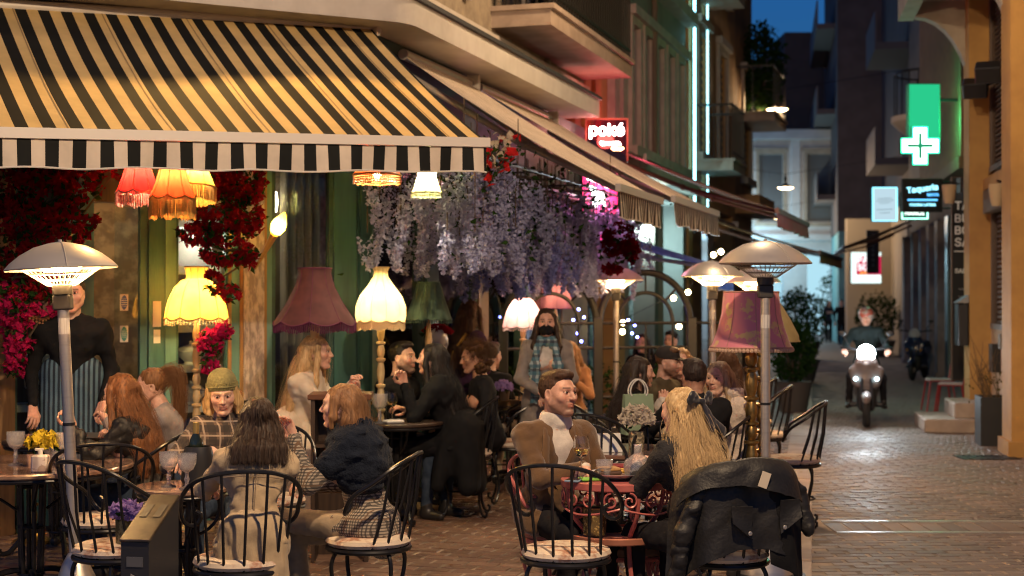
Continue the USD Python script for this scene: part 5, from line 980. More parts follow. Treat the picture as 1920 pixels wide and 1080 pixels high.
    # clothes
    if bottom is not None:
        f = Field(); f.cone(P + A([-0.06, -0.01, -0.01]), P + A([0.06, -0.01, -0.01]), 0.108, None, 0.05); f.cone(P, P + T @ A([0, 0, 0.08]), 0.108, 0.09, 0.04)
        for q in (-1, 1): f.cone(hip[q], kn[q], 0.095, 0.068, 0.04); f.cone(kn[q], an[q] + A([0, 0, 0.03]), 0.066, 0.05, 0.015)
        part(p, 'trousers', f.mesh(h, folds(0.009, 11, 3)), bottom, smooth=True)
    for q in (-1, 1):
        f = Field(); t_ = an[q]; fd = kn[q] - hip[q]; fd = A([fd[0] * 0.5, 1.0 if standing else max(abs(fd[1]), 0.2), 0]); fd /= np.linalg.norm(fd)
        f.cone(t_ + A([0, 0, 0.03]), t_ + A([0, 0, -0.03]), 0.046, 0.045, 0.02); f.cone(t_ + A([0, 0, -0.045]) - fd * 0.03, t_ + A([0, 0, -0.05]) + fd * 0.14, 0.038, 0.032, 0.03)
        part(p, 'shoe', f.mesh(0.014), shoe or M('dark_shoe', (0.02, 0.018, 0.017), 0.4), smooth=True)
    if top is not None:
        f = Field(); torso(f, 0.95 if under else 1.0 * bulk + 0.03, 0.06)
        for q in (-1, 1):
            f.cone(sh[q], el[q], 0.05 if under else 0.062 * bulk, 0.042 if under else 0.053 * bulk, 0.045)
            if under: f.cone(el[q], wr[q], 0.04, 0.033, 0.02)
            elif sleeve: f.cone(el[q], wr[q] * 0.97 + el[q] * 0.03, 0.054 * bulk, 0.040 * bulk, 0.02)
            if coat: 
                if standing: f.cone(hip[q] + A([0, 0, 0.05]), hip[q] * (1 - coat) + kn[q] * coat + A([q * 0.03, 0.0, -0.05]), 0.13, 0.14, 0.06)
                else: f.cone(hip[q], hip[q] * (1 - coat) + kn[q] * coat, 0.112, 0.09, 0.05)
        if coat and not standing: f.cone(P + A([-0.12, -0.08, 0.02]), P + A([-0.13, -0.11, -0.05 - 0.25 * coat]), 0.055, 0.05, 0.06); f.cone(P + A([0.12, -0.08, 0.02]), P + A([0.13, -0.11, -0.05 - 0.25 * coat]), 0.055, 0.05, 0.06); f.cone(P + A([0, -0.10, 0.02]), P + A([0, -0.12, -0.05 - 0.25 * coat]), 0.06, 0.055, 0.08)
        if collar:
            for q in np.linspace(0, 2 * PI, 13)[:-1]: c0 = neck + T @ A([0.062 * math.cos(q), 0.01 + 0.066 * math.sin(q), 0.0 + collar * 0.4]); f.ell(c0, (0.028, 0.028, 0.02 + collar * 0.5), 0.02)
        cp = hc + RH @ A([0, -0.01, 0.0])
        part(p, 'top', f.mesh(h, folds(folds_, 9, 5 + len(label))), top, smooth=True)
    ctx = dict(loc_of=loc_of, torso=torso, p=p, P=P, T=T, hc=hc, RH=RH, neck=neck, sh=sh, el=el, wr=wr, kn=kn, an=an, sp=sp, hip=hip, h=h, chest=chest, waist=waist)
    # hair
    if style: make_hair(ctx, hair, style, hh, hairn)
    if extras: extras(ctx)
    return p
def scalp_pts(n, rng, lo=-0.03):
    out = []
    while len(out) < n:
        d = rng.normal(size=3); d /= np.linalg.norm(d)
        if d[2] < -0.25 or (d[1] > 0.55 and d[2] < 0.62) : continue
        out.append(np.array([0, -0.018, 0.035]) + d * np.array([0.082, 0.102, 0.094]))
    return np.array(out)
def make_hair(c, hair, style, hh, n):
    mat_ = hair_mat(*hair); L = lambda x, y, z: c['hc'] + c['RH'] @ np.array([x, y, z], float); f = Field(); rng = np.random.default_rng(int(abs(c['hc'][2]) * 1e5) % 9999)
    A = np.array; h = max(0.006, hh * 1.2); down = A([0, 0, -1.0]); back = c['T'][:, 1] * -1
    guides = []
    if style == 'short':
        f.ell(L(0, -0.028, 0.047), (0.086, 0.102, 0.094), 0.01, R_=c['RH']); f.ell(L(0, 0.03, 0.105), (0.066, 0.06, 0.036), 0.02, R_=c['RH'])
        f.ell(L(0, 0.085, 0.012), (0.085, 0.05, 0.078), 0.012, -1, R_=c['RH']); f.ell(L(0, 0.0, -0.085), (0.12, 0.14, 0.075), 0.01, -1, R_=c['RH'])
        for s in (-1, 1): f.ell(L(s * 0.085, 0.0, -0.008), (0.02, 0.026, 0.036), 0.006, -1, R_=c['RH'])
        part(c['p'], 'hair', f.mesh(h, folds(0.004, 45, 2)), mat_, smooth=True); return
    hg = c['T'][:, 2] * -0.85 + down * 0.35; hg = hg / np.linalg.norm(hg)
    f.ell(L(0, -0.022, 0.043), (0.088, 0.104, 0.093), 0.01, R_=c['RH'])
    f.ell(L(0, 0.09, -0.012), (0.06, 0.06, 0.085), 0.02, -1, R_=c['RH']); f.ell(L(0, 0.05, -0.075), (0.08, 0.12, 0.07), 0.02, -1, R_=c['RH'])
    bk = lambda y, z, w: None
    zs = c['neck'][2]; ends = {}
    if style in ('long', 'mid', 'longback', 'wavy', 'bob', 'halfup'):
        Ln = {'long': 0.40, 'mid': 0.17, 'longback': 0.50, 'wavy': 0.36, 'bob': 0.15, 'halfup': 0.38}[style]
        for s in np.linspace(-1, 1, 7):
            top_ = L(s * 0.074, -0.055 - 0.035 * (1 - abs(s)), 0.02); mid = L(s * 0.088, -0.07 - 0.03 * (1 - abs(s)), -0.07)
            if style == 'bob': q = L(s * 0.092, -0.05 - 0.04 * (1 - abs(s)), -0.115); f.cone(top_, mid, 0.03, 0.036, 0.04); f.cone(mid, q, 0.036, 0.032, 0.03); ends[s] = (top_, mid, q)
            else:
                q = mid + hg * Ln * 0.5 + back * (0.05 + 0.03 * (1 - abs(s))) + c['T'][:, 0] * s * (0.06 if style == 'halfup' else 0.03); e = q + hg * Ln * 0.5 * rng.uniform(0.62, 1.0) + c['T'][:, 0] * s * 0.012 + back * 0.025
                f.cone(top_, mid, 0.03, 0.035, 0.04); f.cone(mid, q, 0.035, 0.032, 0.03); f.cone(q, e, 0.032, 0.027 if style == 'halfup' else 0.018, 0.03); ends[s] = (top_, mid, q, e)
        for s in (-1, 1):
            a = L(s * 0.074, 0.022, 0.05); b = L(s * 0.086, 0.022, -0.05)
            if style == 'bob': f.cone(a, b, 0.024, 0.024, 0.02); f.cone(b, L(s * 0.085, 0.03, -0.105), 0.024, 0.018, 0.02)
            elif style != 'halfup': e = c['sp'](s * 0.1, 0.10, 0.30); f.cone(a, b, 0.023, 0.025, 0.02); f.cone(b, (b + e) / 2 + c['T'][:, 0] * s * 0.02, 0.025, 0.026, 0.02); f.cone((b + e) / 2 + c['T'][:, 0] * s * 0.02, e, 0.024, 0.012, 0.02); ends[s * 1.2] = (a, b, (b + e) / 2 + c['T'][:, 0] * s * 0.02, e)
    elif style == 'pony':
        k0 = L(0, -0.115, 0.055); pts = [k0, k0 + back * 0.05 + A([0, 0, 0.01]), k0 + back * 0.085 + down * 0.1, k0 + back * 0.09 + down * 0.25, k0 + back * 0.06 + down * 0.40]
        for a, b, r0, r1 in zip(pts[:-1], pts[1:], (0.018, 0.026, 0.033, 0.028), (0.026, 0.033, 0.028, 0.01)): f.cone(a, b, r0, r1, 0.01)
        ends[0.0] = tuple(pts); f.ell(L(0, 0.06, 0.045), (0.09, 0.05, 0.05), 0.03, -1, R_=c['RH']) if False else None
    elif style == 'curly':
        for k in range(46):
            d = rng.normal(size=3); d /= np.linalg.norm(d); 
            if d[1] > 0.45 and d[2] < 0.6: continue
            f.ell(L(d[0] * 0.095, -0.045 + d[1] * 0.1, 0.025 + d[2] * 0.10 - (0.05 if d[2] < 0 else 0)), (0.034,) * 3, 0.012)
    elif style == 'bun': f.ell(L(0, -0.125, 0.06), (0.045, 0.04, 0.042), 0.01)
    wf = folds(0.012 if style == 'halfup' else 0.007 if style != 'curly' else 0.010, 30 if style != 'curly' else 26, 4, (1, 1, 0.25) if style not in ('curly',) else (1, 1, 1))
    hp = part(c['p'], 'hair', f.mesh(h, wf), mat_, smooth=True)
    # loose strands on top
    cv = []; keys = list(ends)
    if n:
        S0 = scalp_pts(n, rng)
        for q in S0:
            d = (q - [0, -0.018, 0.035]); p0 = L(*(q + d * 0.02)); s = np.clip(q[0] / 0.082, -1, 1)
            if keys:
                k = min(keys, key=lambda t: abs(t - s) + rng.uniform(0, 0.5)); G_ = ends[k]; jit = rng.normal(size=3) * 0.027
                wp = [p0] + ([L(*(q * [1.05, 1.0, 0.55] + [0, -0.03, 0]))] if q[2] > 0.06 and style != 'pony' else []) + [g + jit * (1.0, 0.85, 0.8, 0.7)[min(i, 3)] for i, g in enumerate(G_ if style == 'pony' else G_[1:])]
            else: wp = [p0, p0 + d * 0.25 + rng.normal(size=3) * 0.02, p0 + d * 0.3 + rng.normal(size=3) * 0.035 + down * 0.02]
            wp = np.array(wp)
            if len(wp) < 3: continue
            cu = spline(wp, 14)
            am = 0.004 if style in ('long', 'mid', 'longback', 'pony', 'bob', 'halfup') else 0.012
            if style in ('wavy', 'halfup'): am = 0.016
            t = np.linspace(0, 1, 14)[:, None]; ph = rng.uniform(0, 6.28, 3); cu = cu + am * t * np.sin(t * (7 if style != 'curly' else 18) + ph)
            cv.append(cu)
        for _ in range(n // 8):
            i = rng.integers(len(cv)); t = np.linspace(0, 1, 14)[:, None]; cv.append(cv[i] + rng.normal(size=3) * 0.02 * t * t + rng.normal(size=3) * 0.012 * np.sin(t * 6))
        strands(hp, 'strand', cv, mats[hair[0] + '_s'], 0.0017)
    c['hair'] = hp; c['ends'] = ends
# ================================================================== the guests
def cloth(name, c1, c2=None, rough=0.85, scale=14, **k):
    c2 = c2 or tuple(0.72 * c for c in c1); return M(name, c1, rough, col2=c2, scale=scale, bump=0.25, bscale=160, sheen=0.15 if max(c1) > 0.1 else 0.0, spec=0.3 if max(c1) > 0.1 else 0.15, **k)
def check(name, base, cols, per, rough=0.9):      # woven checks: bands along x, z and y over a base colour
    n = {'tc': ('texture_coordinate', {}), 'sx': ('separate_xyz', {}), 'p': ('principled_bsdf', {'roughness': rough, 'sheen_weight': 0.1}), 'nb': ('noise_texture', {'scale': 170.0}), 'bu': ('bump', {'strength': 0.3, 'distance': 0.004}), 'xy': ('math', {'math_type': 'multiply_add', 'value2': 0.8})}
    L = [('tc.object', 'sx.vector'), ('tc.object', 'nb.vector'), ('nb.fac', 'bu.height'), ('bu.normal', 'p.normal'), ('sx.y', 'xy.value1'), ('sx.x', 'xy.value3')]; prev = None
    for i, (col, src, duty, pr, off) in enumerate(cols):
        n[f'a{i}'] = ('math', {'math_type': 'multiply_add', 'value2': 1 / (per * pr), 'value3': off + 50.0}); n[f'f{i}'] = ('math', {'math_type': 'fraction'}); n[f'l{i}'] = ('math', {'math_type': 'less_than', 'value2': duty}); n[f'h{i}'] = ('math', {'math_type': 'multiply', 'value2': 0.75}); n[f'm{i}'] = ('mix', {'color1': base, 'color2': col})
        L += [('xy.value' if src == 'x' else 'sx.z', f'a{i}.value1'), (f'a{i}.value', f'f{i}.value1'), (f'f{i}.value', f'l{i}.value1'), (f'l{i}.value', f'h{i}.value1'), (f'h{i}.value', f'm{i}.fac')]
        if prev: L.append((prev, f'm{i}.color1'))
        prev = f'm{i}.color'
    L.append((prev, 'p.base_color')); return usdkit.material(stage, f'/World/Looks/{name}', n, L, surface='p.BSDF')
houndm = check('houndstooth', (0.34, 0.28, 0.215), [((0.025, 0.022, 0.022), 'x', 0.42, 1, 0), ((0.025, 0.022, 0.022), 'z', 0.42, 1, 0), ((0.16, 0.09, 0.05), 'x', 0.08, 6, 0), ((0.16, 0.09, 0.05), 'z', 0.08, 6, 0.2)], 0.016)
plaidm = check('brown_plaid', (0.10, 0.065, 0.045), [((0.02, 0.017, 0.016), 'x', 0.5, 1, 0), ((0.02, 0.017, 0.016), 'z', 0.5, 1, 0), ((0.33, 0.26, 0.2), 'x', 0.12, 1, 0.3), ((0.33, 0.26, 0.2), 'z', 0.12, 1, 0.3)], 0.085)
scarfm = check('blue_check', (0.33, 0.42, 0.44), [((0.012, 0.03, 0.06), 'x', 0.5, 1, 0), ((0.03, 0.12, 0.17), 'z', 0.5, 1, 0.1), ((0.012, 0.02, 0.04), 'z', 0.2, 2, 0.3)], 0.06)
jeans = cloth('blue_denim', (0.022, 0.035, 0.062), (0.045, 0.065, 0.1)); darkt = cloth('dark_trousers', (0.014, 0.013, 0.015)); blackk = cloth('black_knit', (0.012, 0.011, 0.012)); pale_denim = cloth('pale_denim', (0.2, 0.25, 0.32))
blackw = cloth('black_wool', (0.010, 0.010, 0.011)); beige = cloth('beige_cotton', (0.42, 0.32, 0.20), (0.33, 0.245, 0.15)); creamw = cloth('cream_wool', (0.64, 0.56, 0.44), (0.54, 0.46, 0.35)); greyk = cloth('grey_knit', (0.34, 0.29, 0.26)); cordm = M('brown_corduroy', (0.115, 0.056, 0.016), 0.85, col2=(0.085, 0.04, 0.012), scale=10, bump=0.3, bscale=200, sheen=0.4)
leather = M('black_leather', (0.008, 0.0075, 0.0075), 0.55, col2=(0.014, 0.013, 0.012), scale=9, bump=0.3, bscale=60, spec=0.4); whitek = cloth('white_knit', (0.66, 0.60, 0.52)); fleece = M('white_fleece', (0.68, 0.58, 0.50), 0.95, col2=(0.56, 0.47, 0.4), scale=30, bump=0.9, bscale=70, sheen=0.5)
FINE = dict(h=0.0125, hh=0.0034)
def blazer(m, lap=True, g=1.1, bottom=0.0, opening=0.075, name='jacket', sleeves=True, fold=0.012):
    def ex(c):
        A = np.array; f = Field(); P, T, sp = c['P'], c['T'], c['sp']; c['torso'](f, g, 0.06)
        for q in (-1, 1):
            f.cone(c['sh'][q], c['el'][q], 0.069, 0.059, 0.045)
            if sleeves: f.cone(c['el'][q], c['wr'][q] * 0.93 + c['el'][q] * 0.07, 0.059, 0.046, 0.02)
            if bottom: f.cone(c['hip'][q] + A([0, -0.02, 0.05]), c['hip'][q] + A([q * 0.04, -0.02, -bottom]), 0.125, 0.135, 0.05)
            else: f.cone(c['hip'][q] + A([q * 0.03, -0.03, 0.04]), c['hip'][q] * 0.7 + c['kn'][q] * 0.3 + A([q * 0.05, 0, 0.0]), 0.105, 0.085, 0.05)
        f.cone(sp(0, 0.13, 0.56), sp(0, 0.22, 0.02), opening, 0.05 if not bottom else opening, 0.012, -1)
        if bottom: f.cone(sp(0, 0.2, 0.12), sp(0, 0.24, -bottom), opening, opening * 1.2, 0.012, -1)
        f.cone(c['neck'] + A([0, 0, 0.02]), c['hc'] + A([0, 0.0, 0.0]), 0.066, 0.075, 0.008, -1)
        j = part(c['p'], name, f.mesh(c['h'], folds(fold, 9, 21)), m, smooth=True)
        if lap:
            for q in (-1, 1):
                pts = [sp(q * 0.075, -0.02, 0.50), sp(q * 0.078, 0.075, 0.45), sp(q * 0.10, 0.135, 0.33), sp(q * 0.055, 0.165, 0.16)]; wd = [0.02, 0.035, 0.045, 0.012]
                P_ = np.array([[p + A([q * w * t, 0.012 + 0.006 * (1 - abs(2 * t - 1)), 0.012 * t]) for t in (0.0, 0.5, 1.0)] for p, w in zip(spline(pts, 10), np.interp(np.linspace(0, 1, 10), np.linspace(0, 1, 4), wd))])
                part(j, 'lapel', grid(P_, 0.005), m, smooth=True)
            part(j, 'pocket', mv(cbx(-0.05, 0.05, -0.004, 0.004, -0.012, 0.012, 0.003), sp(-0.09, 0.15, 0.28)), m)
    return ex
# --- the couple at the pink table
make_person('man in brown corduroy blazer and white turtleneck, turned to his companion', (0.20, 7.76), (0.42, -0.9), wr_=(0.36, 7.40, 0.815), hl=(-0.16, 0.34, 0.66), hand_dir=(None, ((0.5, 0.7, -0.1), (0.2, 0.3, 1))), curl=(0.8, 0.7), male=True, head=(0.34, 0.06, -0.04), s=0.96, lean=0.10, seat=0.46,
            skin=(0.54, 0.32, 0.23), hair=('short_brown_hair', (0.03, 0.014, 0.007), (0.07, 0.032, 0.015)), style='short', top=whitek, collar=0.055, under=True, bottom=darkt, beard=0.62, extras=blazer(cordm), folds_=0.006, h=0.0115, hh=0.003)
def bow(c):
    A = np.array; L = lambda x, y, z: c['hc'] + c['RH'] @ A([x, y, z], float); m = M('black_satin', (0.010, 0.009, 0.011), 0.35, sheen=0.3, bump=0.1)
    f = Field(); f.ell(L(0, -0.15, 0.05), (0.022, 0.018, 0.02), 0.006)
    for s in (-1, 1):
        f.cone(L(s * 0.015, -0.148, 0.05), L(s * 0.07, -0.142, 0.072), 0.012, 0.034, 0.008, flat=(c['RH'][:, 1], 0.45)); f.cone(L(s * 0.07, -0.142, 0.072), L(s * 0.088, -0.132, 0.055), 0.034, 0.026, 0.01, flat=(c['RH'][:, 1], 0.45)); f.ell(L(s * 0.062, -0.164, 0.066), (0.02, 0.012, 0.012), 0.01, -1)
    f.cone(L(0.01, -0.152, 0.04), L(0.05, -0.178, -0.055), 0.014, 0.024, 0.008, flat=(c['RH'][:, 1], 0.4)); f.cone(L(0.05, -0.178, -0.055), L(0.12, -0.19, -0.105), 0.026, 0.03, 0.01, flat=(c['RH'][:, 1], 0.35))
    f.cone(L(0.0, -0.152, 0.035), L(0.03, -0.185, -0.09), 0.012, 0.024, 0.008, flat=(c['RH'][:, 1], 0.4))
    part(c['hair'], 'ribbon_bow', f.mesh(0.005, folds(0.003, 40, 9)), m, smooth=True)
make_person('blonde woman with black hair bow and black knit sweater, seen from behind', (0.90, 7.02), (-0.55, 0.85), wl=(0.62, 7.36, 0.83), wr_=(0.72, 7.5, 0.83), lean=0.26, head=(0.25, -0.08, 0.05), hair=('golden_hair', (0.34, 0.21, 0.085), (0.62, 0.45, 0.24)), style='halfup', top=M('cable_knit', (0.013, 0.012, 0.013), 0.9, bump=0.9, bscale=55), bottom=darkt, extras=bow, hairn=2600, bulk=1.12, h=0.0115, hh=0.0034)
# --- trench woman, houndstooth woman, beanie woman
def trench(c):
    A = np.array; sp = c['sp']
    for q in (-1, 1): part(c['p'], 'epaulette', mv(cbx(-0.05, 0.05, -0.02, 0.02, -0.006, 0.006, 0.004), sp(q * 0.13, -0.005, 0.508), ry=q * 0.35), beige)
    f = Field(); 
    for q in (-1, -0.5, 0.5, 1): f.cone(c['P'] + A([q * 0.10, -0.06, 0.08]), c['P'] + A([q * 0.17, -0.12, -0.30]), 0.085, 0.05, 0.09)
    f.cone(c['P'] + A([0, -0.085, 0.09]), c['P'] + A([0, -0.15, -0.30]), 0.08, 0.05, 0.09); part(c['p'], 'coat_tail', f.mesh(0.013, folds(0.02, 9, 31, (1, 1, 0.4))), beige, smooth=True)
    part(c['p'], 'seam', J(tube([sp(0, -0.128, 0.47), sp(0, -0.136, 0.33), sp(0, -0.125, 0.1), sp(0, -0.14, -0.05)], 0.003, 5), tube([sp(-0.17, -0.10, 0.33), sp(-0.08, -0.132, 0.335), sp(0, -0.138, 0.335), sp(0.08, -0.132, 0.335), sp(0.17, -0.10, 0.33)], 0.003, 5)), cloth('beige_seam', (0.26, 0.19, 0.12)))
make_person('woman in a beige trench jacket with straight dark hair, her back to us', (-1.17, 6.72), (-0.2, 0.98), s=0.87, lean=0.24, side=0.06, wl=(-1.45, 7.15, 0.75), wr_=(-1.25, 7.2, 0.72), head=(0.1, -0.1, 0), hair=('dark_chestnut_hair', (0.02, 0.011, 0.007), (0.055, 0.03, 0.016)), style='mid', top=beige, bottom=jeans, extras=trench, coat=0.35, collar=0.03, bulk=1.1, folds_=0.02, hairn=1200, **FINE)
def shawl(c):
    A = np.array; f = Field(); sp = c['sp']
    for q in np.linspace(0, 2 * PI, 15)[:-1]: a, b = math.cos(q), math.sin(q); f.cone(c['neck'] + c['T'] @ A([0.075 * a, 0.01 + 0.08 * b, 0.02]), c['neck'] + c['T'] @ A([0.17 * a, 0.01 + 0.12 * b, -0.09]), 0.045, 0.05, 0.05)
    for q in (-1, 1): f.cone(c['sh'][q] + A([0, 0, 0.02]), c['sh'][q] * 0.45 + c['el'][q] * 0.55, 0.085, 0.085, 0.06)
    for z, r in ((0.42, 0.14), (0.30, 0.155)): f.cone(sp(-0.08, -0.03, z), sp(0.08, -0.03, z), r, None, 0.06)
    part(c['p'], 'shawl', f.mesh(0.012, folds(0.018, 10, 12, (1, 1, 1.6))), M('navy_shawl', (0.007, 0.010, 0.018), 0.95, col2=(0.012, 0.016, 0.026), scale=20, bump=0.8, bscale=90, sheen=0.04, spec=0.15), smooth=True)
    w = c['wr'][-1] + A([0.0, 0.075, 0.125]); cg = part(c['p'], 'cigarette', cyl(w, w + A([-0.02, 0.075, 0.015]), 0.0042, 8), M('cigarette_paper', (0.8, 0.78, 0.74), 0.8))
make_person('woman in a houndstooth coat and navy shawl smoking, in profile to the left', (-0.70, 7.34), (-0.98, 0.12), lean=0.20, wl=(-1.05, 7.18, 0.98), wr_=(-1.0, 7.5, 0.72), hints={-1: (-0.3, 0.0, -1.0)}, hand_dir=(((-0.1, 0.35, 1.0), (0.9, -0.2, 0.2)), None), curl=(0.55, 0.8), head=(0.0, 0.0, 0), hair=('copper_bob', (0.14, 0.065, 0.028), (0.29, 0.145, 0.06)), style='bob', top=houndm, bottom=cloth('sand_trousers', (0.34, 0.26, 0.17)), extras=shawl, coat=0.3, bulk=1.12, skin=(0.60, 0.39, 0.29), knees={-1: (-0.02, 0.50, 0.63), 1: (0.10, 0.44, 0.52)}, feet={-1: (0.16, 0.66, 0.30), 1: (0.1, 0.38, 0.09)}, hairn=1300, h=0.0115, hh=0.003)
def beanie(c):
    L = lambda x, y, z: c['hc'] + c['RH'] @ np.array([x, y, z], float); f = Field(); f.ell(L(0, -0.025, 0.075), (0.09, 0.104, 0.088), 0.01, R_=c['RH']); f.ell(L(0, 0.06, -0.02), (0.15, 0.13, 0.075), 0.008, -1, R_=c['RH']); f.ell(L(0, -0.06, -0.06), (0.15, 0.13, 0.075), 0.01, -1, R_=c['RH'])
    m = M('olive_knit', (0.24, 0.21, 0.08), 0.9, col2=(0.17, 0.15, 0.06), scale=14, bump=0.8, bscale=80)
    b = part(c['p'], 'beanie', f.mesh(0.005), m, smooth=True); P_ = np.array([L(0.094 * math.cos(q), -0.022 + 0.108 * math.sin(q), 0.052 + 0.02 * math.sin(q)) for q in np.linspace(0, 2 * PI, 60)[:-1]])
    ribs = [tube([p + c['RH'] @ np.array([0, 0, -0.022]), p * 1.0 + c['RH'] @ np.array([0, 0, 0.0]), p + c['RH'] @ np.array([0, 0, 0.024])], [0.005, 0.0065, 0.004], 5) for p in P_]
    part(b, 'cuff', J(*ribs, tube(P_, 0.008, 6, closed=True)), m, smooth=True)
make_person('woman in olive knit beanie and plaid shirt facing us across the little table', (-1.60, 8.35), (0.05, -1.0), lean=0.16, wl=(-1.40, 7.95, 0.80), wr_=(-1.80, 7.95, 0.78), head=(0.15, -0.22, 0.06), hair=('blonde_curls', (0.34, 0.2, 0.07), (0.6, 0.4, 0.18)), style='bob', top=plaidm, bottom=jeans, extras=beanie, skin=(0.60, 0.38, 0.28), hairn=300, bulk=1.1, h=0.0125, hh=0.0034)
# --- the two girls and the waiter at the left
make_person('girl with long auburn hair in a black leather jacket leaning over the marble table', (-2.08, 8.62), (-0.98, 0.18), lean=0.30, wl=(-2.50, 8.5, 0.93), wr_=(-2.5, 8.75, 0.80), hand_dir=(((-0.2, 0.3, 1), (0.8, 0, 0.3)), None), hints={-1: (-0.2, -0.2, -1)}, curl=(1.0, 0.8), head=(-0.1, -0.12, -0.05), hair=('long_auburn_hair', (0.085, 0.032, 0.012), (0.22, 0.09, 0.032)), style='longback', top=leather, bottom=jeans, bulk=1.12, folds_=0.022, hairn=1300, h=0.0125, hh=0.004)
make_person('girl with a high brown ponytail and light grey sweater behind the leather jacket', (-2.06, 9.35), (-0.98, -0.1), lean=0.30, wl=(-2.5, 9.25, 0.9), wr_=(-2.5, 9.5, 0.8), head=(0.1, -0.15, -0.06), hair=('ponytail_hair', (0.09, 0.038, 0.013), (0.24, 0.11, 0.04)), style='pony', top=greyk, bottom=jeans, hairn=800, h=0.014, hh=0.004)
def apron(c):
    A = np.array; f = Field(); P = c['P']
    for q in (-1, 1): f.cone(P + A([q * 0.07, 0.0, 0.14]), P + A([q * 0.08, 0.02, -0.34]), 0.135, 0.15, 0.06)
    part(c['p'], 'apron', f.mesh(0.018, folds(0.01, 8, 4)), stripes('apron_stripes', ((0.10, 0.17, 0.22), (0.025, 0.035, 0.05)), 'x', 0.03, duty=0.5), smooth=True)
make_person('waiter in black jacket and blue striped apron standing by the doorway', (-2.98, 10.12), (0.2, -1.0), standing=True, male=True, s=1.07, hl=(-0.20, 0.17, 0.90), hr=(0.22, 0.15, 0.88), hints={-1: (-0.4, -0.8, -0.6), 1: (0.4, -0.8, -0.6)}, hair=BLK, style='short', top=blackw, bottom=darkt, extras=apron, h=0.016)
# --- the laughing friends at the corner post
def longcoat(m, z=0.22, spread=0.05):
    def ex(c):
        A = np.array; f = Field(); P = c['P']; L = P[2] - z
        for q in (-1, -0.5, 0, 0.5, 1): f.cone(P + A([q * 0.10, -0.06, 0.10]), P + A([q * (0.13 + spread), -0.13, -L]), 0.125, 0.085, 0.10)
        for q in (-1, 1): f.cone(P + A([q * 0.12, 0.05, 0.0]), P + A([q * (0.15 + spread), 0.10, -L]), 0.09, 0.07, 0.08)
        part(c['p'], 'coat_skirt', f.mesh(0.018, folds(0.02, 7, 7, (1, 1, 0.3))), m, smooth=True)
    return ex
make_person('blonde woman in a long cream coat facing right, raising a hand', (-1.50, 10.5), (0.98, -0.12), seat=0.565, s=0.98, lean=0.16, wl=(-1.12, 10.42, 1.06), wr_=(-1.06, 10.25, 1.03), hints={1: (0.4, -0.2, -1)}, hand_dir=(None, ((0.7, 0.2, 0.8), (-0.2, 0.9, 0.3))), curl=(0.7, 0.6), hair=BLO, style='longback', top=creamw, bottom=cloth('cream_trousers', (0.45, 0.36, 0.26)), extras=longcoat(creamw, 0.16), coat=0.7, collar=0.05, bulk=1.22, folds_=0.02, hairn=800, h=0.015, hh=0.0045)
make_person('laughing man with goatee in black shirt facing right at the corner table', (-0.90, 11.55), (0.8, -0.55), male=True, s=0.99, lean=0.05, head=(0.2, 0.05, 0), hair=BLK, style='short', top=blackw, bottom=jeans, beard=0.8, smile=1.0, skin=(0.55, 0.34, 0.24), h=0.016, hh=0.0045)
make_person('woman with long black hair in a long black coat, back turned at the corner table', (-0.42, 11.25), (-0.98, 0.18), lean=0.26, s=0.98, seat=0.5, wl=(-0.80, 11.1, 1.02), wr_=(-0.8, 11.25, 0.82), hints={-1: (-0.3, 0.1, -1)}, hand_dir=(((-0.2, 0.2, 1), (0.8, 0, 0.2)), None), curl=(0.9, 0.7), head=(0.0, 0.05, 0), hair=BLK, style='long', top=blackw, bottom=darkt, shoe=M('black_boot', (0.012, 0.011, 0.011), 0.25), extras=longcoat(blackw, 0.28), coat=0.7, bulk=1.32, folds_=0.02, hairn=800, h=0.015, hh=0.0045)
make_person('smiling woman with curly brown hair in profile to the left, dark jacket', (-0.18, 12.05), (-0.98, -0.2), s=0.97, lean=0.16, head=(0.05, -0.12, 0), hair=('curly_brown_hair', (0.035, 0.015, 0.006), (0.11, 0.05, 0.02)), style='curly', top=cloth('charcoal_jacket', (0.022, 0.021, 0.022)), bottom=darkt, smile=1.0, skin=(0.50, 0.28, 0.18), hairn=600, h=0.016, hh=0.0045)
make_person('man with short dark hair behind the curly haired woman, facing away', (-0.22, 13.0), (0.5, 0.87), male=True, lean=0.08, hair=DBR, style='short', top=cloth('black_jumper', (0.015, 0.014, 0.014)), bottom=cloth('cream_chinos', (0.46, 0.38, 0.28)), h=0.018)
make_person('woman with long brown hair and yellow strap standing by the cafe window', (-0.42, 13.1), (0.7, 0.7), standing=True, hair=BRN, style='longback', top=cloth('violet_top', (0.05, 0.02, 0.05)), bottom=darkt, h=0.018, hairn=600, s=0.97, extras=lambda c: part(c['p'], 'strap', tube([c['sp'](0.1, -0.1, 0.46), c['sp'](0.0, -0.15, 0.3), c['sp'](-0.1, -0.12, 0.1)], 0.014, 6), M('yellow_strap', (0.6, 0.33, 0.04), 0.7)))
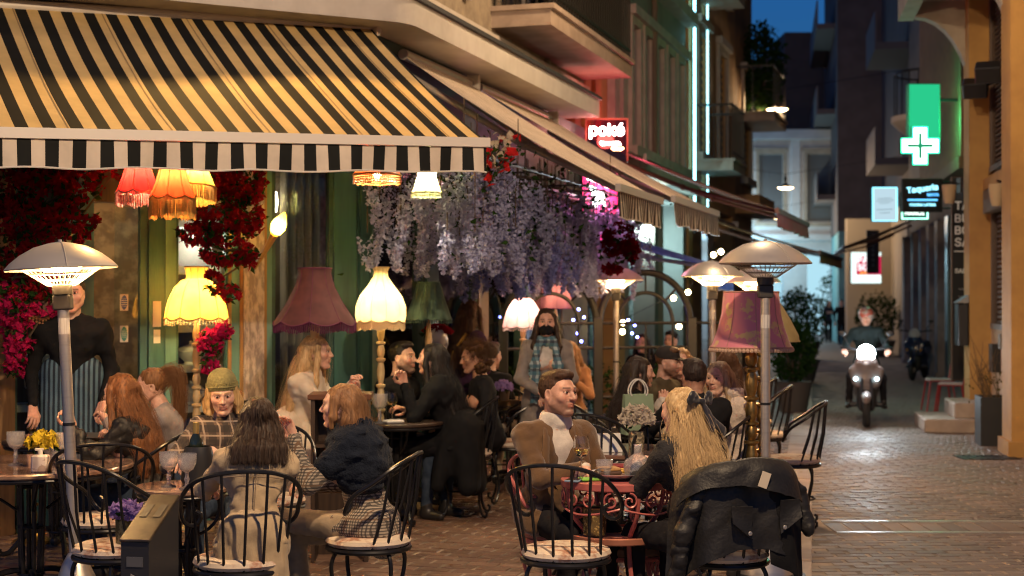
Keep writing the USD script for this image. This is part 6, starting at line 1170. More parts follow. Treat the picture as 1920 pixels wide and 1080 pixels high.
def masked(c):
    A = np.array; L = lambda x, y, z: c['hc'] + c['RH'] @ A([x, y, z], float); f = Field(); f.ell(L(0, 0.066, -0.055), (0.064, 0.052, 0.05), 0.01, R_=c['RH']); f.cone(L(0, 0.1, -0.02), L(0, 0.112, -0.03), 0.016, 0.012, 0.02)
    part(c['p'], 'face_mask', f.mesh(0.006), cloth('black_mask', (0.012, 0.012, 0.014)), smooth=True)
    f = Field(); sp = c['sp']
    for q in np.linspace(0, 2 * PI, 13)[:-1]: f.cone(c['neck'] + A([0.075 * math.cos(q), 0.01 + 0.075 * math.sin(q), 0.02]), c['neck'] + A([0.085 * math.cos(q + .5), 0.01 + 0.085 * math.sin(q + .5), -0.01]), 0.035, 0.035, 0.03)
    for q in (-1, 1): f.cone(sp(q * 0.075, 0.10, 0.46), sp(q * 0.095, 0.155, 0.30), 0.04, 0.05, 0.03, flat=(c['T'][:, 1], 0.5)); f.cone(sp(q * 0.095, 0.155, 0.30), sp(q * 0.10, 0.155, -0.02 + 0.03 * q), 0.05, 0.055, 0.03, flat=(c['T'][:, 1], 0.4))
    part(c['p'], 'scarf', f.mesh(0.011, folds(0.012, 14, 5)), scarfm, smooth=True)
    blazer(cloth('grey_cardigan', (0.24, 0.21, 0.19)), lap=False, g=1.1, bottom=0.38, opening=0.07, name='cardigan')(c)
make_person('woman in black face mask, blue checked scarf and grey cardigan standing', (0.28, 12.0), (-0.05, -1.0), standing=True, hl=(-0.03, 0.26, 0.98), hr=(0.05, 0.28, 0.99), hints={-1: (-0.9, -0.3, -0.4), 1: (0.9, -0.3, -0.4)}, s=0.93, hair=DBR, style='mid', top=cloth('white_shirt', (0.6, 0.57, 0.52)), bottom=cloth('grey_trousers', (0.2, 0.18, 0.17)), extras=masked, under=True, hairn=600, h=0.014, hh=0.0045)
make_person('ginger woman in orange top with one hand raised, behind the masked woman', (0.58, 14.4), (-0.35, -0.95), hl=(-0.1, 0.3, 1.0), hr=(0.22, 0.34, 0.98), hints={1: (0.6, 0, -1)}, hand_dir=(None, ((0.1, 0.2, 1), (-1, 0, 0))), curl=(0.7, 0.4), hair=GIN, style='mid', top=cloth('orange_top', (0.30, 0.13, 0.05)), bottom=jeans, h=0.018, hairn=200)
# --- behind the pink table
def cuffs(c):
    f = Field(); w, e = c['wr'][-1], c['el'][-1]; f.cone(e * 0.55 + w * 0.45, w, 0.05, 0.06, 0.03); f.cone(w, w + (w - e) * 0.2, 0.058, 0.045, 0.03); part(c['p'], 'white_cuff', f.mesh(0.012, folds(0.015, 16, 3)), whitek, smooth=True)
make_person('dark wavy haired woman in black, white cuff at her mouth', (0.82, 10.62), (0.85, 0.05), lean=0.10, hl=(-0.02, 0.27, 0.99), hints={-1: (-0.5, 0.2, -1)}, hand_dir=(((0.1, 0.2, 1), (0.8, 0, 0)), None), curl=(0.9, 0.7), head=(0.0, -0.05, 0), hair=('black_brown_waves', (0.012, 0.008, 0.006), (0.035, 0.02, 0.013)), style='wavy', top=blackw, bottom=darkt, extras=cuffs, hairn=1000, h=0.015, hh=0.0045)
def cap(c):
    L = lambda x, y, z: c['hc'] + c['RH'] @ np.array([x, y, z], float); f = Field(); f.ell(L(0, -0.018, 0.06), (0.09, 0.108, 0.085), 0.01, R_=c['RH']); f.ell(L(0, 0.0, -0.03), (0.2, 0.2, 0.07), 0.006, -1, R_=c['RH']); f.cone(L(-0.05, 0.07, 0.047), L(0.05, 0.07, 0.047), 0.03, None, 0.01, flat=(c['RH'][:, 2], 0.22)); f.cone(L(-0.03, 0.14, 0.04), L(0.03, 0.14, 0.04), 0.035, None, 0.03, flat=(c['RH'][:, 2], 0.2))
    part(c['p'], 'cap', f.mesh(0.006), cloth('dark_cap', (0.035, 0.03, 0.028)), smooth=True)
make_person('bearded man in a dark cap and olive jacket beyond the wavy haired woman', (1.16, 11.85), (0.7, -0.5), male=True, lean=0.1, head=(0.1, -0.1, 0), hair=BRN, style='short', top=cloth('olive_jacket', (0.10, 0.08, 0.045)), bottom=darkt, beard=0.9, extras=cap, h=0.018)
make_person('strawberry blonde woman facing us beyond the man with the cap', (1.43, 12.45), (-0.3, -0.95), lean=0.1, hair=GIN, style='wavy', top=cloth('rust_top', (0.06, 0.03, 0.02)), bottom=darkt, hairn=600, h=0.018)
make_person('broad man with short dark hair in a black sweatshirt, back turned', (1.19, 9.5), (-0.15, 0.98), male=True, lean=0.16, wl=(0.9, 9.95, 0.8), wr_=(1.25, 10.0, 0.8), hair=('cropped_dark_hair', (0.014, 0.009, 0.007), (0.035, 0.02, 0.014)), style='short', top=cloth('black_sweatshirt', (0.014, 0.014, 0.015)), bottom=darkt, bulk=1.12, skin=(0.36, 0.2, 0.13), h=0.014, hh=0.004)
def hood(c):
    f = Field(); A = np.array
    for q in np.linspace(PI * 0.95, PI * 2.05, 9): f.ell(c['neck'] + c['T'] @ A([0.105 * math.cos(q), 0.0 + 0.095 * math.sin(q), 0.045 + 0.015 * math.sin(q * 3)]), (0.06, 0.055, 0.05), 0.03)
    part(c['p'], 'hood', f.mesh(0.011, folds(0.012, 18, 2)), fleece, smooth=True)
make_person('young blonde woman in a white hooded fleece looking towards us', (1.46, 9.95), (-0.75, -0.6), lean=0.16, wl=(1.2, 10.2, 0.8), wr_=(1.22, 9.85, 0.8), head=(0.28, -0.03, 0), hair=ASH, style='long', top=fleece, bottom=pale_denim, extras=hood, bulk=1.2, folds_=0.016, skin=(0.62, 0.41, 0.31), hairn=1000, h=0.013, hh=0.0038)
make_person('woman with wavy chestnut hair behind the pink lampshade, facing away', (1.72, 11.9), (0.1, 1.0), hair=BRN, style='wavy', top=cloth('beige_knit', (0.4, 0.3, 0.22)), bottom=darkt, hairn=800, h=0.018)
make_person('dark haired guest seated beyond the arched fence', (1.55, 17.6), (-0.3, -0.95), hair=BLK, style='mid', top=blackw, bottom=darkt, h=0.022, hh=0.007, hairn=100)
make_person('guest in dark clothes seated beyond the fence, right of the dark haired one', (1.95, 17.9), (-0.6, -0.8), male=True, hair=BLK, style='short', top=blackw, bottom=darkt, h=0.022, hh=0.007)
# --- people in the street
def ped(label, px, d, face, top, st='short', male=True, extras=None): return make_person(label, tuple(G(px, d)[:2]), face, standing=True, male=male, hair=BLK, style=st, top=top, bottom=darkt, h=0.03, hh=0.01, hairn=0, extras=extras, eyes=False)
ped('pedestrian in dark blue coat far down the lane, nearest the terrace shrubs', 1553, 57, (0.2, -1), cloth('dark_coat', (0.03, 0.035, 0.05)), 'mid', False)
ped('pedestrian in black far down the lane between two others', 1577, 55, (-0.1, -1), blackw)
ped('pedestrian in brown jacket far down the lane, nearest the scooter', 1603, 53, (0, -1), cloth('brown_jacket', (0.08, 0.05, 0.04)))
RIDER = G(1624, 19.9)
def helmet(c):
    L = lambda x, y, z: c['hc'] + c['RH'] @ np.array([x, y, z], float); f = Field(); f.ell(L(0, -0.01, 0.045), (0.115, 0.135, 0.115), 0.01); f.ell(L(0, 0.13, -0.035), (0.075, 0.09, 0.062), 0.012, -1); f.ell(L(0, 0.0, -0.17), (0.2, 0.2, 0.11), 0.01, -1)
    hm = part(c['p'], 'helmet', f.mesh(0.009), M('helmet_shell', (0.30, 0.25, 0.21), 0.25, coat=0.5, col2=(0.34, 0.07, 0.04), scale=5, contrast=(0.52, 0.56)), smooth=True); part(hm, 'chin_strap', tube([L(-0.085, 0.0, -0.04), L(-0.05, 0.05, -0.12), L(0.05, 0.05, -0.12), L(0.085, 0.0, -0.04)], 0.009, 6), black)
make_person('scooter rider in helmet and dark teal jacket', (RIDER[0] + 0.07, RIDER[1] + 0.30), (-0.23, -0.97), seat=0.72, male=True, lean=0.04, hl=(-0.30, 0.52, 1.05), hr=(0.30, 0.52, 1.05), hints={-1: (-1, -0.2, -0.5), 1: (1, -0.2, -0.5)}, curl=(1.3, 1.3), hair=BLK, style='short', top=cloth('teal_jacket', (0.03, 0.05, 0.055)), bottom=darkt, knees={-1: (-0.22, 0.36, 0.66), 1: (0.22, 0.36, 0.66)}, feet={-1: (-0.24, 0.30, 0.30), 1: (0.24, 0.30, 0.30)}, bulk=1.15, extras=helmet, h=0.018)
# ================================================================== flowers
def rand_rots(n, rng, up=None):
    q = rng.normal(size=(n, 4)); q /= np.linalg.norm(q, axis=1, keepdims=True); w, x, y, z = q.T
    return np.stack([np.stack([1 - 2*(y*y+z*z), 2*(x*y-z*w), 2*(x*z+y*w)], 1), np.stack([2*(x*y+z*w), 1 - 2*(x*x+z*z), 2*(y*z-x*w)], 1), np.stack([2*(x*z-y*w), 2*(y*z+x*w), 1 - 2*(x*x+y*y)], 1)], 1)
BRACT_V = np.array([[0, 0, 0], [0.5, 0.35, 0.25], [0.0, 1.0, 0.3], [-0.5, 0.35, 0.25], [0.0, 0.4, 0.05]]); BRACT_F = np.array([[0, 1, 4], [1, 2, 4], [2, 3, 4], [3, 0, 4]])
_3 = [mv((BRACT_V, BRACT_F), rz=k * 2.094, rx=0.0) for k in range(3)]
FLOWER = J(*_3); LEAF = (np.array([[0, 0, 0], [0.32, 0.4, 0.1], [0, 1.1, -0.1], [-0.32, 0.4, 0.1]]), np.array([[0, 1, 2], [0, 2, 3]]))
def scatter(pts, tmpl, size, rng, vary=0.35):
    n = len(pts); Rm = rand_rots(n, rng); s = size * rng.uniform(1 - vary, 1 + vary, n)
    v = np.einsum('nij,kj->nki', Rm, tmpl[0]) * s[:, None, None] + np.asarray(pts)[:, None, :]
    return v.reshape(-1, 3), (tmpl[1][None] + (np.arange(n) * len(tmpl[0]))[:, None, None]).reshape(-1, 3)
def petal_mat(name, c1, c2, tr=0.3):
    if name in mats: return mats[name]
    n = {'g': ('geometry', {}), 'ra': ('rgb_ramp', {'ramp': [(0.0, c1), (1.0, c2)]}), 'd': ('diffuse_bsdf', {}), 't': ('translucent_bsdf', {}), 'm': ('mix_closure', {'fac': tr})}
    mats[name] = usdkit.material(stage, f'/World/Looks/{name}', n, [('g.random_per_island', 'ra.fac'), ('ra.color', 'd.color'), ('ra.color', 't.color'), ('d.BSDF', 'm.closure1'), ('t.BSDF', 'm.closure2')], surface='m.closure'); return mats[name]
leafm = petal_mat('leaf_green', (0.02, 0.045, 0.012), (0.06, 0.10, 0.03)); redp = petal_mat('dark_red_bract', (0.19, 0.008, 0.014), (0.44, 0.028, 0.04)); magp = petal_mat('magenta_bract', (0.36, 0.012, 0.07), (0.55, 0.04, 0.16)); lavp = petal_mat('lavender_petal', (0.31, 0.32, 0.48), (0.49, 0.49, 0.63)); bluep = petal_mat('blue_petal', (0.17, 0.19, 0.42), (0.33, 0.33, 0.56))
branchm = M('vine_stem', (0.06, 0.04, 0.025), 0.8)
def clump_pts(blobs, n, rng):                     # blobs: (px, py, d, rx, ry) sizes in metres; depth radius like rx
    w = np.array([b[3] * b[4] for b in blobs]); w /= w.sum(); out = []
    for k in rng.choice(len(blobs), n, p=w):
        b = blobs[k]; d = rng.normal(size=3); d /= np.linalg.norm(d); d *= rng.uniform(0.5, 1.0) ** 0.6; out.append(W(b[0], b[1], b[2]) + d * [b[3], min(b[3], 0.22), b[4]])
    return np.array(out)
def bush(name, label, cat, blobs, n, petal, size=0.03, leaves=0.35, seed=0, group=None, stem=None):
    rng = np.random.default_rng(seed); P = clump_pts(blobs, n, rng); keep = meshkit.noise(P * 9, seed) > 0.42; P = P[keep]
    t = thing(name, label, cat, group=group)
    part(t, 'bract', scatter(P, FLOWER, size, rng), petal, smooth=False, kind='stuff')
    part(t, 'leaf', scatter(clump_pts(blobs, int(n * leaves), rng), LEAF, size * 1.5, rng), leafm, smooth=False, kind='stuff')
    st = stem or [W(b[0], b[1], b[2]) for b in blobs]
    part(t, 'stem', J(*[tube([a, (a + b) / 2 + rng.normal(size=3) * 0.03, b], [0.01, 0.008, 0.006], 5) for a, b in zip(st[:-1], st[1:])]), branchm); return t
bush('bougainvillea', 'deep red bougainvillea hanging over the heater and window below the awning', 'plant', [(20, 350, 10.0, 0.28, 0.2), (85, 360, 10.0, 0.26, 0.22), (140, 345, 10.1, 0.2, 0.15), (30, 430, 9.9, 0.25, 0.22), (100, 430, 10.0, 0.24, 0.18), (150, 420, 10.1, 0.12, 0.1), (25, 520, 9.9, 0.2, 0.2), (75, 520, 10.0, 0.16, 0.14), (215, 322, 10.2, 0.2, 0.05)], 2600, redp, 0.033, seed=1)
bush('bougainvillea', 'magenta bougainvillea trailing down beside the gilded lamp post', 'plant', [(25, 570, 9.9, 0.15, 0.16), (35, 625, 9.95, 0.11, 0.15), (28, 680, 9.95, 0.07, 0.12), (90, 575, 10.0, 0.09, 0.07)], 620, magp, 0.03, seed=2)
bush('bougainvillea', 'thick dark red bougainvillea climbing the pillar right of the yellow lamp', 'plant', [(395, 335, 10.6, 0.18, 0.14), (455, 345, 10.7, 0.17, 0.17), (400, 400, 10.6, 0.22, 0.16), (460, 410, 10.7, 0.14, 0.15), (365, 440, 10.5, 0.14, 0.08), (420, 470, 10.6, 0.17, 0.12), (465, 480, 10.7, 0.07, 0.09), (400, 530, 10.6, 0.06, 0.1), (430, 550, 10.65, 0.08, 0.06)], 2300, redp, 0.03, seed=3)
bush('bougainvillea', 'bright magenta bougainvillea spray below the yellow lampshade', 'plant', [(395, 640, 10.6, 0.09, 0.1), (420, 620, 10.6, 0.06, 0.06), (395, 690, 10.6, 0.06, 0.05)], 260, magp, 0.03, seed=4)
bush('bougainvillea', 'dark maroon bougainvillea clump under the blue awning', 'plant', [(1160, 450, 13.6, 0.15, 0.2), (1150, 500, 13.6, 0.1, 0.08), (1185, 470, 13.7, 0.06, 0.12)], 800, petal_mat('maroon_bract', (0.10, 0.004, 0.01), (0.22, 0.012, 0.02)), 0.032, leaves=0.1, seed=5)
for nm, lb, cl, sd, px, py, n in (('white_blossom', 'white and orange artificial blossoms at the end of the striped awning', ((0.5, 0.42, 0.3), (0.7, 0.62, 0.5)), 6, 915, 292, 60), ('red_blossom', 'red blossoms mixed in beside the white ones at the awning end', ((0.45, 0.02, 0.02), (0.6, 0.12, 0.03)), 7, 935, 300, 90)):
    bush(nm, lb, 'flowers', [(px, py, 10.9, 0.12, 0.12), (px + 22, py - 25, 11.0, 0.1, 0.1), (px - 10, py + 35, 10.9, 0.07, 0.07)], n, petal_mat(nm + '_petal', *cl), 0.035, seed=sd)
# wisteria: each raceme is a part
wis_rng = np.random.default_rng(11)
wroots = [thing('wisteria', lb, 'plant') for lb in ('pale lavender wisteria racemes hanging nearest the corner, round the green lamp', 'blue tinted wisteria racemes in the middle of the flower curtain', 'far end of the wisteria curtain, greyer racemes towards the fence')]
PET = (np.array([[0, 0, 0], [0.5, 0.3, 0.3], [0.1, 1.0, 0.15], [-0.5, 0.5, 0.3]]), np.array([[0, 1, 2], [0, 2, 3]]))
sets = [[], [], []]
for k in range(288):
    t = -0.85 + (k // 4) * 0.0845 + wis_rng.uniform(-0.02, 0.02); p = (0.36, 0.62, 0.88, 1.12)[k % 4] + wis_rng.uniform(-0.1, 0.1); z1 = (2.62, 2.42, 2.16)[(k * 7 + k // 4) % 3] + wis_rng.uniform(-0.08, 0.05); L = wis_rng.uniform(0.26, 0.66)
    z0 = max(z1 - L, (1.80 if t < 0.6 else 1.62) + wis_rng.uniform(0, 0.12)); L = z1 - z0
    if L < 0.15: continue
    n = int(190 * L / 0.5); u = wis_rng.uniform(0, 1, n) ** 0.8; q = wis_rng.uniform(0, 2 * PI, n); r = (0.050 * (1 - u) ** 0.75 + 0.010) * wis_rng.uniform(0.5, 1.05, n)
    b0 = S(t, p, 0); sway = 0.03 * np.sin(u * 3 + k)
    pts = np.stack([b0[0] + r * np.cos(q) + sway, b0[1] + r * np.sin(q), z1 - u * L], 1)
    which = 0 if t < 1.2 else 1 if t < 2.6 else 2
    blue = (0.2 < t < 2.2 and z1 < 2.35 and wis_rng.random() < 0.75)
    rc = part(wroots[which], 'raceme', scatter(pts, PET, 0.029, wis_rng), bluep if blue else lavp, smooth=False)
    sets[which].append(S(t, p, z1 + 0.03)); 
for wroot, pts in zip(wroots, sets):
    pts = np.array(pts); LP = np.concatenate([pts[wis_rng.integers(0, len(pts), 420)] + wis_rng.normal(size=(420, 3)) * [0.12, 0.12, 0.12]])
    part(wroot, 'leaf', scatter(LP, LEAF, 0.055, wis_rng), leafm, smooth=False, kind='stuff')
    part(wroot, 'stem', J(*[tube([a, a + [0, 0, 0.08 + 0.4 * wis_rng.random()]], 0.004, 4) for a in pts], tube([pts[:, :].min(0) * [1, 1, 0] + [0, 0, 2.68], pts.max(0) * [1, 1, 0] + [0, 0, 2.68]], 0.012, 6)), branchm)
tr = thing('flower_trellis', 'dark trellis under the cream awnings that carries the wisteria', 'trellis')
for p in (0.35, 0.75, 1.15): part(tr, 'bar', tube([S(-0.8, p, 2.7), S(5.4, p, 2.7)], 0.012, 6), black)
for t in np.linspace(-0.6, 5.2, 9): part(tr, 'bar', tube([S(t, 0.0, 2.7), S(t, 1.2, 2.7)], 0.009, 6), black)

# ================================================================== arched iron fence
fc = thing('arched_fence', 'black iron fence with rounded arches closing the terrace', 'fence')
ironf = M('fence_iron', (0.009, 0.009, 0.009), 0.6)
FA, FB = W(940, 562, 15.4) * [1, 1, 0], W(1330, 562, 16.2) * [1, 1, 0]; FD = (FB - FA) / np.linalg.norm(FB - FA); FL = np.linalg.norm(FB - FA)
def fp(a, z): return FA + FD * a + [0, 0, z]
def barz(a0, z0, a1, z1, r=0.018): return tube([fp(a0, z0), fp(a1, z1)], r, 6)
posts = (0.02, 1.08, 2.18)
for a in posts: part(fc, 'post', bx(-0.045, 0.045, -0.045, 0.045, 0, 1.45)[0] @ np.eye(3) + fp(a, 0) if False else mv(cbx(-0.05, 0.05, -0.05, 0.05, 0, 1.46, 0.008), fp(a, 0)), ironf)
for a0, a1 in ((0.02, 1.08), (1.08, 2.18)):
    c = (a0 + a1) / 2; rr = (a1 - a0) / 2
    for r, w, nm in ((rr - 0.02, 0.038, 'arch'), (rr * 0.58, 0.021, 'inner_arch')):
        part(fc, nm, tube([fp(c + r * math.cos(q), 1.40 + r * 1.02 * math.sin(q)) for q in np.linspace(0, PI, 26)], w, 8), ironf)
    for q in (PI / 4, PI / 2, 3 * PI / 4): part(fc, 'spoke', barz(c + rr * 0.58 * math.cos(q), 1.4 + rr * 0.6 * math.sin(q), c + (rr - 0.02) * math.cos(q), 1.4 + (rr - 0.02) * 1.02 * math.sin(q), 0.012), ironf)
    for z in (1.40, 1.14, 0.62, 0.1): part(fc, 'rail', barz(a0, z, a1, z), ironf)
    for x in (c - rr * 0.58, c, c + rr * 0.58): part(fc, 'bar', barz(x, 0.1, x, 1.4 if x != c else 1.4, 0.013), ironf)
part(fc, 'bar', barz(2.18, 1.4, FL + 0.35, 1.4), ironf); part(fc, 'bar', barz(2.18, 0.62, FL + 0.35, 0.62), ironf); part(fc, 'post', mv(cbx(-0.04, 0.04, -0.04, 0.04, 0, 1.46, 0.008), fp(FL + 0.35, 0)), ironf)
hedge = thing('fence_planting', 'dark leafy planting behind the arched fence', 'plants', kind='stuff'); rng = np.random.default_rng(5)
HP = np.array([fp(rng.uniform(-0.1, FL + 0.3), rng.uniform(0.1, 0.95)) + [0, rng.uniform(0.1, 0.6), 0] for _ in range(1500)]); part(hedge, 'leaf', scatter(HP, LEAF, 0.06, rng), leafm, smooth=False, kind='stuff')
part(hedge, 'trough', mv(cbx(-0.2, FL + 0.4, 0, 0.45, 0, 0.4, 0.02), FA + [0, 0.12, 0], rz=math.atan2(FD[1], FD[0])), M('dark_trough', (0.05, 0.045, 0.04), 0.8))
fl = thing('fairy_lights', 'string of small blue fairy lights hung on the fence', 'string lights')
pts = [(1085, 580), (1075, 600), (1083, 625), (1090, 640), (1072, 655), (1095, 595), (1178, 600), (1190, 610), (1185, 625), (1195, 632)]
bl = glow('blue_led', (0.12, 0.15, 1.0), 22.0); wm = glow('warm_led', (1.0, 0.75, 0.35), 14.0)
for x, y in pts: part(fl, 'led', ball(W(x, y, 16.6), 0.014, 8), bl)
part(fl, 'wire', tube([W(x, y, 16.62) for x, y in pts], 0.003, 4), black)
gl = thing('globe_lights', 'string of warm round bulbs over the far tables', 'string lights')
gp = [(1338, 478), (1352, 472), (1263, 559), (1290, 548), (1273, 612), (1395, 513), (1412, 514), (1168, 605), (1167, 622)]
for x, y in gp: part(gl, 'globe', ball(W(x, y, 19.5), 0.036, 10), wm)
part(gl, 'wire', tube([W(x, y - 6, 19.5) for x, y in sorted(gp)], 0.004, 4), black)

# ================================================================== table ware
gls = usdkit.material(stage, '/World/Looks/clear_glass', {'p': ('principled_bsdf', {'base_color': (0.97, 0.97, 0.97), 'roughness': 0.03, 'transmission_weight': 1.0, 'ior': 1.45})}, surface='p.BSDF')
cutg = usdkit.material(stage, '/World/Looks/cut_glass', {'p': ('principled_bsdf', {'base_color': (0.96, 0.94, 0.9), 'roughness': 0.08, 'transmission_weight': 0.9, 'ior': 1.5})}, surface='p.BSDF')
wine_m = usdkit.material(stage, '/World/Looks/white_wine', {'p': ('principled_bsdf', {'base_color': (0.92, 0.72, 0.25), 'roughness': 0.02, 'transmission_weight': 1.0, 'ior': 1.34})}, surface='p.BSDF')
facet = lambda th, t: 1 + 0.035 * np.abs(np.sin(th * 7))
def goblet(label, loc, s=1.0, kind='goblet'):
    g = thing('goblet', label, 'glass', loc, scale=s)
    part(g, 'bowl', lathe([(0.008, 0.075), (0.03, 0.09), (0.042, 0.12), (0.044, 0.165), (0.0425, 0.165), (0.0405, 0.122), (0.028, 0.094), (0.001, 0.085)], 28, rfun=facet), cutg, smooth=25)
    part(g, 'stem', lathe([(0.001, 0.0), (0.036, 0.0), (0.036, 0.004), (0.012, 0.012), (0.008, 0.03), (0.013, 0.045), (0.008, 0.06), (0.010, 0.075), (0.001, 0.08)], 20), cutg); return g
def wineglass(label, loc, wine=True):
    g = thing('wine_glass', label, 'glass', loc)
    part(g, 'bowl', lathe([(0.004, 0.11), (0.028, 0.128), (0.041, 0.158), (0.038, 0.19), (0.032, 0.22), (0.031, 0.22), (0.0368, 0.19), (0.0395, 0.158), (0.027, 0.131), (0.001, 0.116)], 26), gls); part(g, 'stem', lathe([(0.001, 0.0), (0.036, 0.0), (0.034, 0.003), (0.006, 0.01), (0.004, 0.03), (0.004, 0.112), (0.001, 0.115)], 18), gls)
    if wine: part(g, 'wine', lathe([(0.001, 0.119), (0.026, 0.133), (0.0375, 0.152), (0.0385, 0.16), (0.001, 0.16)], 24), wine_m)
    return g
def on(px, d, z): return np.array([(px - 960) / FPX * d, d, z])
goblet('cut glass water goblet beside the soap dispenser on the marble table', on(30, 8.2, 0.745), 1.1)
goblet('cut glass goblet behind the heater pole on the marble table', on(122, 8.1, 0.745), 1.1)
goblet('cut glass goblet on the little round table, farther from the ice bucket', on(317, 7.44, 0.72), 1.05); goblet('cut glass goblet on the little round table before the ice bucket', on(351, 7.36, 0.72), 1.05)
wineglass('stemmed glass of white wine before the blazer man', on(1090, 7.22, 0.772))
tb = thing('tumbler', 'fluted clear tumbler beside the carafe on the pink table', 'glass', on(1133, 7.26, 0.772)); part(tb, 'body', lathe([(0.001, 0.0), (0.026, 0.0), (0.033, 0.03), (0.042, 0.1), (0.04, 0.1), (0.03, 0.03), (0.001, 0.014)], 28, rfun=facet), cutg, smooth=25)
cf = thing('carafe', 'round cut glass carafe with straight neck on the pink table', 'carafe', on(1196, 7.30, 0.772))
part(cf, 'body', lathe([(0.001, 0.0), (0.04, 0.0), (0.064, 0.025), (0.071, 0.06), (0.06, 0.095), (0.035, 0.115), (0.021, 0.125), (0.02, 0.165), (0.023, 0.17), (0.019, 0.17), (0.017, 0.125), (0.056, 0.09), (0.067, 0.06), (0.06, 0.028), (0.001, 0.006)], 36), cutg)
part(cf, 'cut_line', J(*[tube([((0.0715 * math.sin(q)) * math.cos(a0 + sg * q * 1.3), (0.0715 * math.sin(q)) * math.sin(a0 + sg * q * 1.3), 0.06 - 0.064 * math.cos(q)) for q in np.linspace(0.7, 2.3, 9)], 0.0011, 4) for a0 in np.linspace(0, 2 * PI, 15)[:-1] for sg in (1, -1)]), cutg)
carf = thing('carafe', 'round glass decanter behind the yellow flowers on the marble table', 'carafe', on(113, 8.35, 0.745)); part(carf, 'body', lathe([(0.001, 0.0), (0.04, 0.0), (0.064, 0.025), (0.071, 0.06), (0.06, 0.095), (0.035, 0.115), (0.021, 0.125), (0.02, 0.165), (0.019, 0.165), (0.017, 0.125), (0.056, 0.09), (0.067, 0.06), (0.06, 0.028), (0.001, 0.006)], 30), cutg)
china = M('white_china', (0.62, 0.58, 0.52), 0.2, coat=0.3)
pl = thing('plate', 'wide white plate with a sandwich on the pink table', 'plate', on(1158, 7.32, 0.773)); part(pl, 'dish', lathe([(0.001, 0.004), (0.07, 0.004), (0.09, 0.01), (0.145, 0.03), (0.147, 0.034), (0.09, 0.016), (0.001, 0.01)], 40), china)
sw = thing('sandwich', 'toasted sandwich with dark filling lying on the plate', 'food', on(1140, 7.28, 0.785), 0.4); part(sw, 'lower_toast', cbx(-0.055, 0.055, -0.04, 0.04, 0, 0.016, 0.005), M('toast', (0.42, 0.24, 0.09), 0.8, col2=(0.3, 0.15, 0.05), scale=30, bump=0.5)); part(sw, 'filling', cbx(-0.058, 0.058, -0.043, 0.043, 0.016, 0.034, 0.006), M('filling', (0.08, 0.04, 0.025), 0.7)); part(sw, 'upper_toast', mv(cbx(-0.055, 0.055, -0.04, 0.04, 0.034, 0.05, 0.006), rx=0.06), mats['toast'])
ch_ = thing('chips', 'yellow potato wedges on the far side of the plate', 'food', on(1180, 7.36, 0.79)); rng = np.random.default_rng(9)
for k in range(9): part(ch_, 'wedge', mv(cbx(-0.028, 0.028, -0.008, 0.008, 0, 0.014, 0.004), (rng.uniform(-0.05, 0.05), rng.uniform(-0.03, 0.03), rng.uniform(0, 0.015)), rz=rng.uniform(0, 3)), M('wedge', (0.6, 0.36, 0.06), 0.6))
nk = thing('napkin', 'folded lime green napkin on the pink table', 'napkin', on(1108, 7.26, 0.7735), 0.3); part(nk, 'cloth', cbx(-0.06, 0.06, -0.045, 0.045, 0, 0.012, 0.004), cloth('lime_cloth', (0.22, 0.5, 0.06)))
phn = thing('phone', 'phone with pale blue case lying at the edge of the pink table', 'phone', on(1078, 7.24, 0.7735), -0.3); part(phn, 'body', cbx(-0.036, 0.036, -0.072, 0.072, 0, 0.01, 0.003), M('phone_case', (0.2, 0.28, 0.36), 0.4)); part(phn, 'screen', cbx(-0.032, 0.032, -0.068, 0.068, 0.0101, 0.011, 0.0003), M('phone_screen', (0.02, 0.02, 0.025), 0.1))
rd = thing('clutch_bag', 'dark red clutch behind the plate on the pink table', 'bag', on(1165, 7.46, 0.773), 0.1); part(rd, 'body', cbx(-0.07, 0.07, -0.02, 0.02, 0, 0.06, 0.012), cloth('dark_red_leather', (0.2, 0.02, 0.025), rough=0.5))
hv = thing('candle_holder', 'faceted dark gold candle glass on the shelf of the pink table', 'candle holder', (0.40, 7.24, 0.512)); part(hv, 'glass', lathe([(0.001, 0), (0.055, 0), (0.058, 0.13), (0.054, 0.13), (0.05, 0.01), (0.001, 0.008)], 6), M('mosaic_glass', (0.12, 0.08, 0.03), 0.15, col2=(0.4, 0.28, 0.1), scale=45, contrast=(0.55, 0.6)), smooth=False); part(hv, 'rim', tube(ring_path(0.056, 0.131, 6), 0.004, 5, closed=True), brass)
def bouquet(t, z, r, petal, n, size, seed, squash=0.8):
    rng = np.random.default_rng(seed); d = rng.normal(size=(n, 3)); d /= np.linalg.norm(d, axis=1, keepdims=True); d[:, 2] = np.abs(d[:, 2]) * squash
    part(t, 'blossom', scatter(d * r * rng.uniform(0.8, 1, (n, 1)) + [0, 0, z], FLOWER, size, rng, 0.2), petal, smooth=False, kind='stuff'); part(t, 'leaf', scatter(d[:12] * r * 0.9 + [0, 0, z - 0.03], LEAF, size * 1.6, rng), leafm, smooth=False, kind='stuff')
v = thing('soap_dispenser', 'white marbled pump dispenser on the marble table', 'dispenser', on(77, 7.85, 0.745)); part(v, 'body', cbx(-0.042, 0.042, -0.035, 0.035, 0, 0.09, 0.008), M('white_marble', (0.62, 0.56, 0.5), 0.3, col2=(0.35, 0.27, 0.22), scale=16, contrast=(0.5, 0.56))); part(v, 'pump', J(cyl((0, 0, 0.09), (0, 0, 0.115), 0.012), mv(cbx(-0.03, 0.015, -0.008, 0.008, 0.112, 0.125, 0.003))), china)
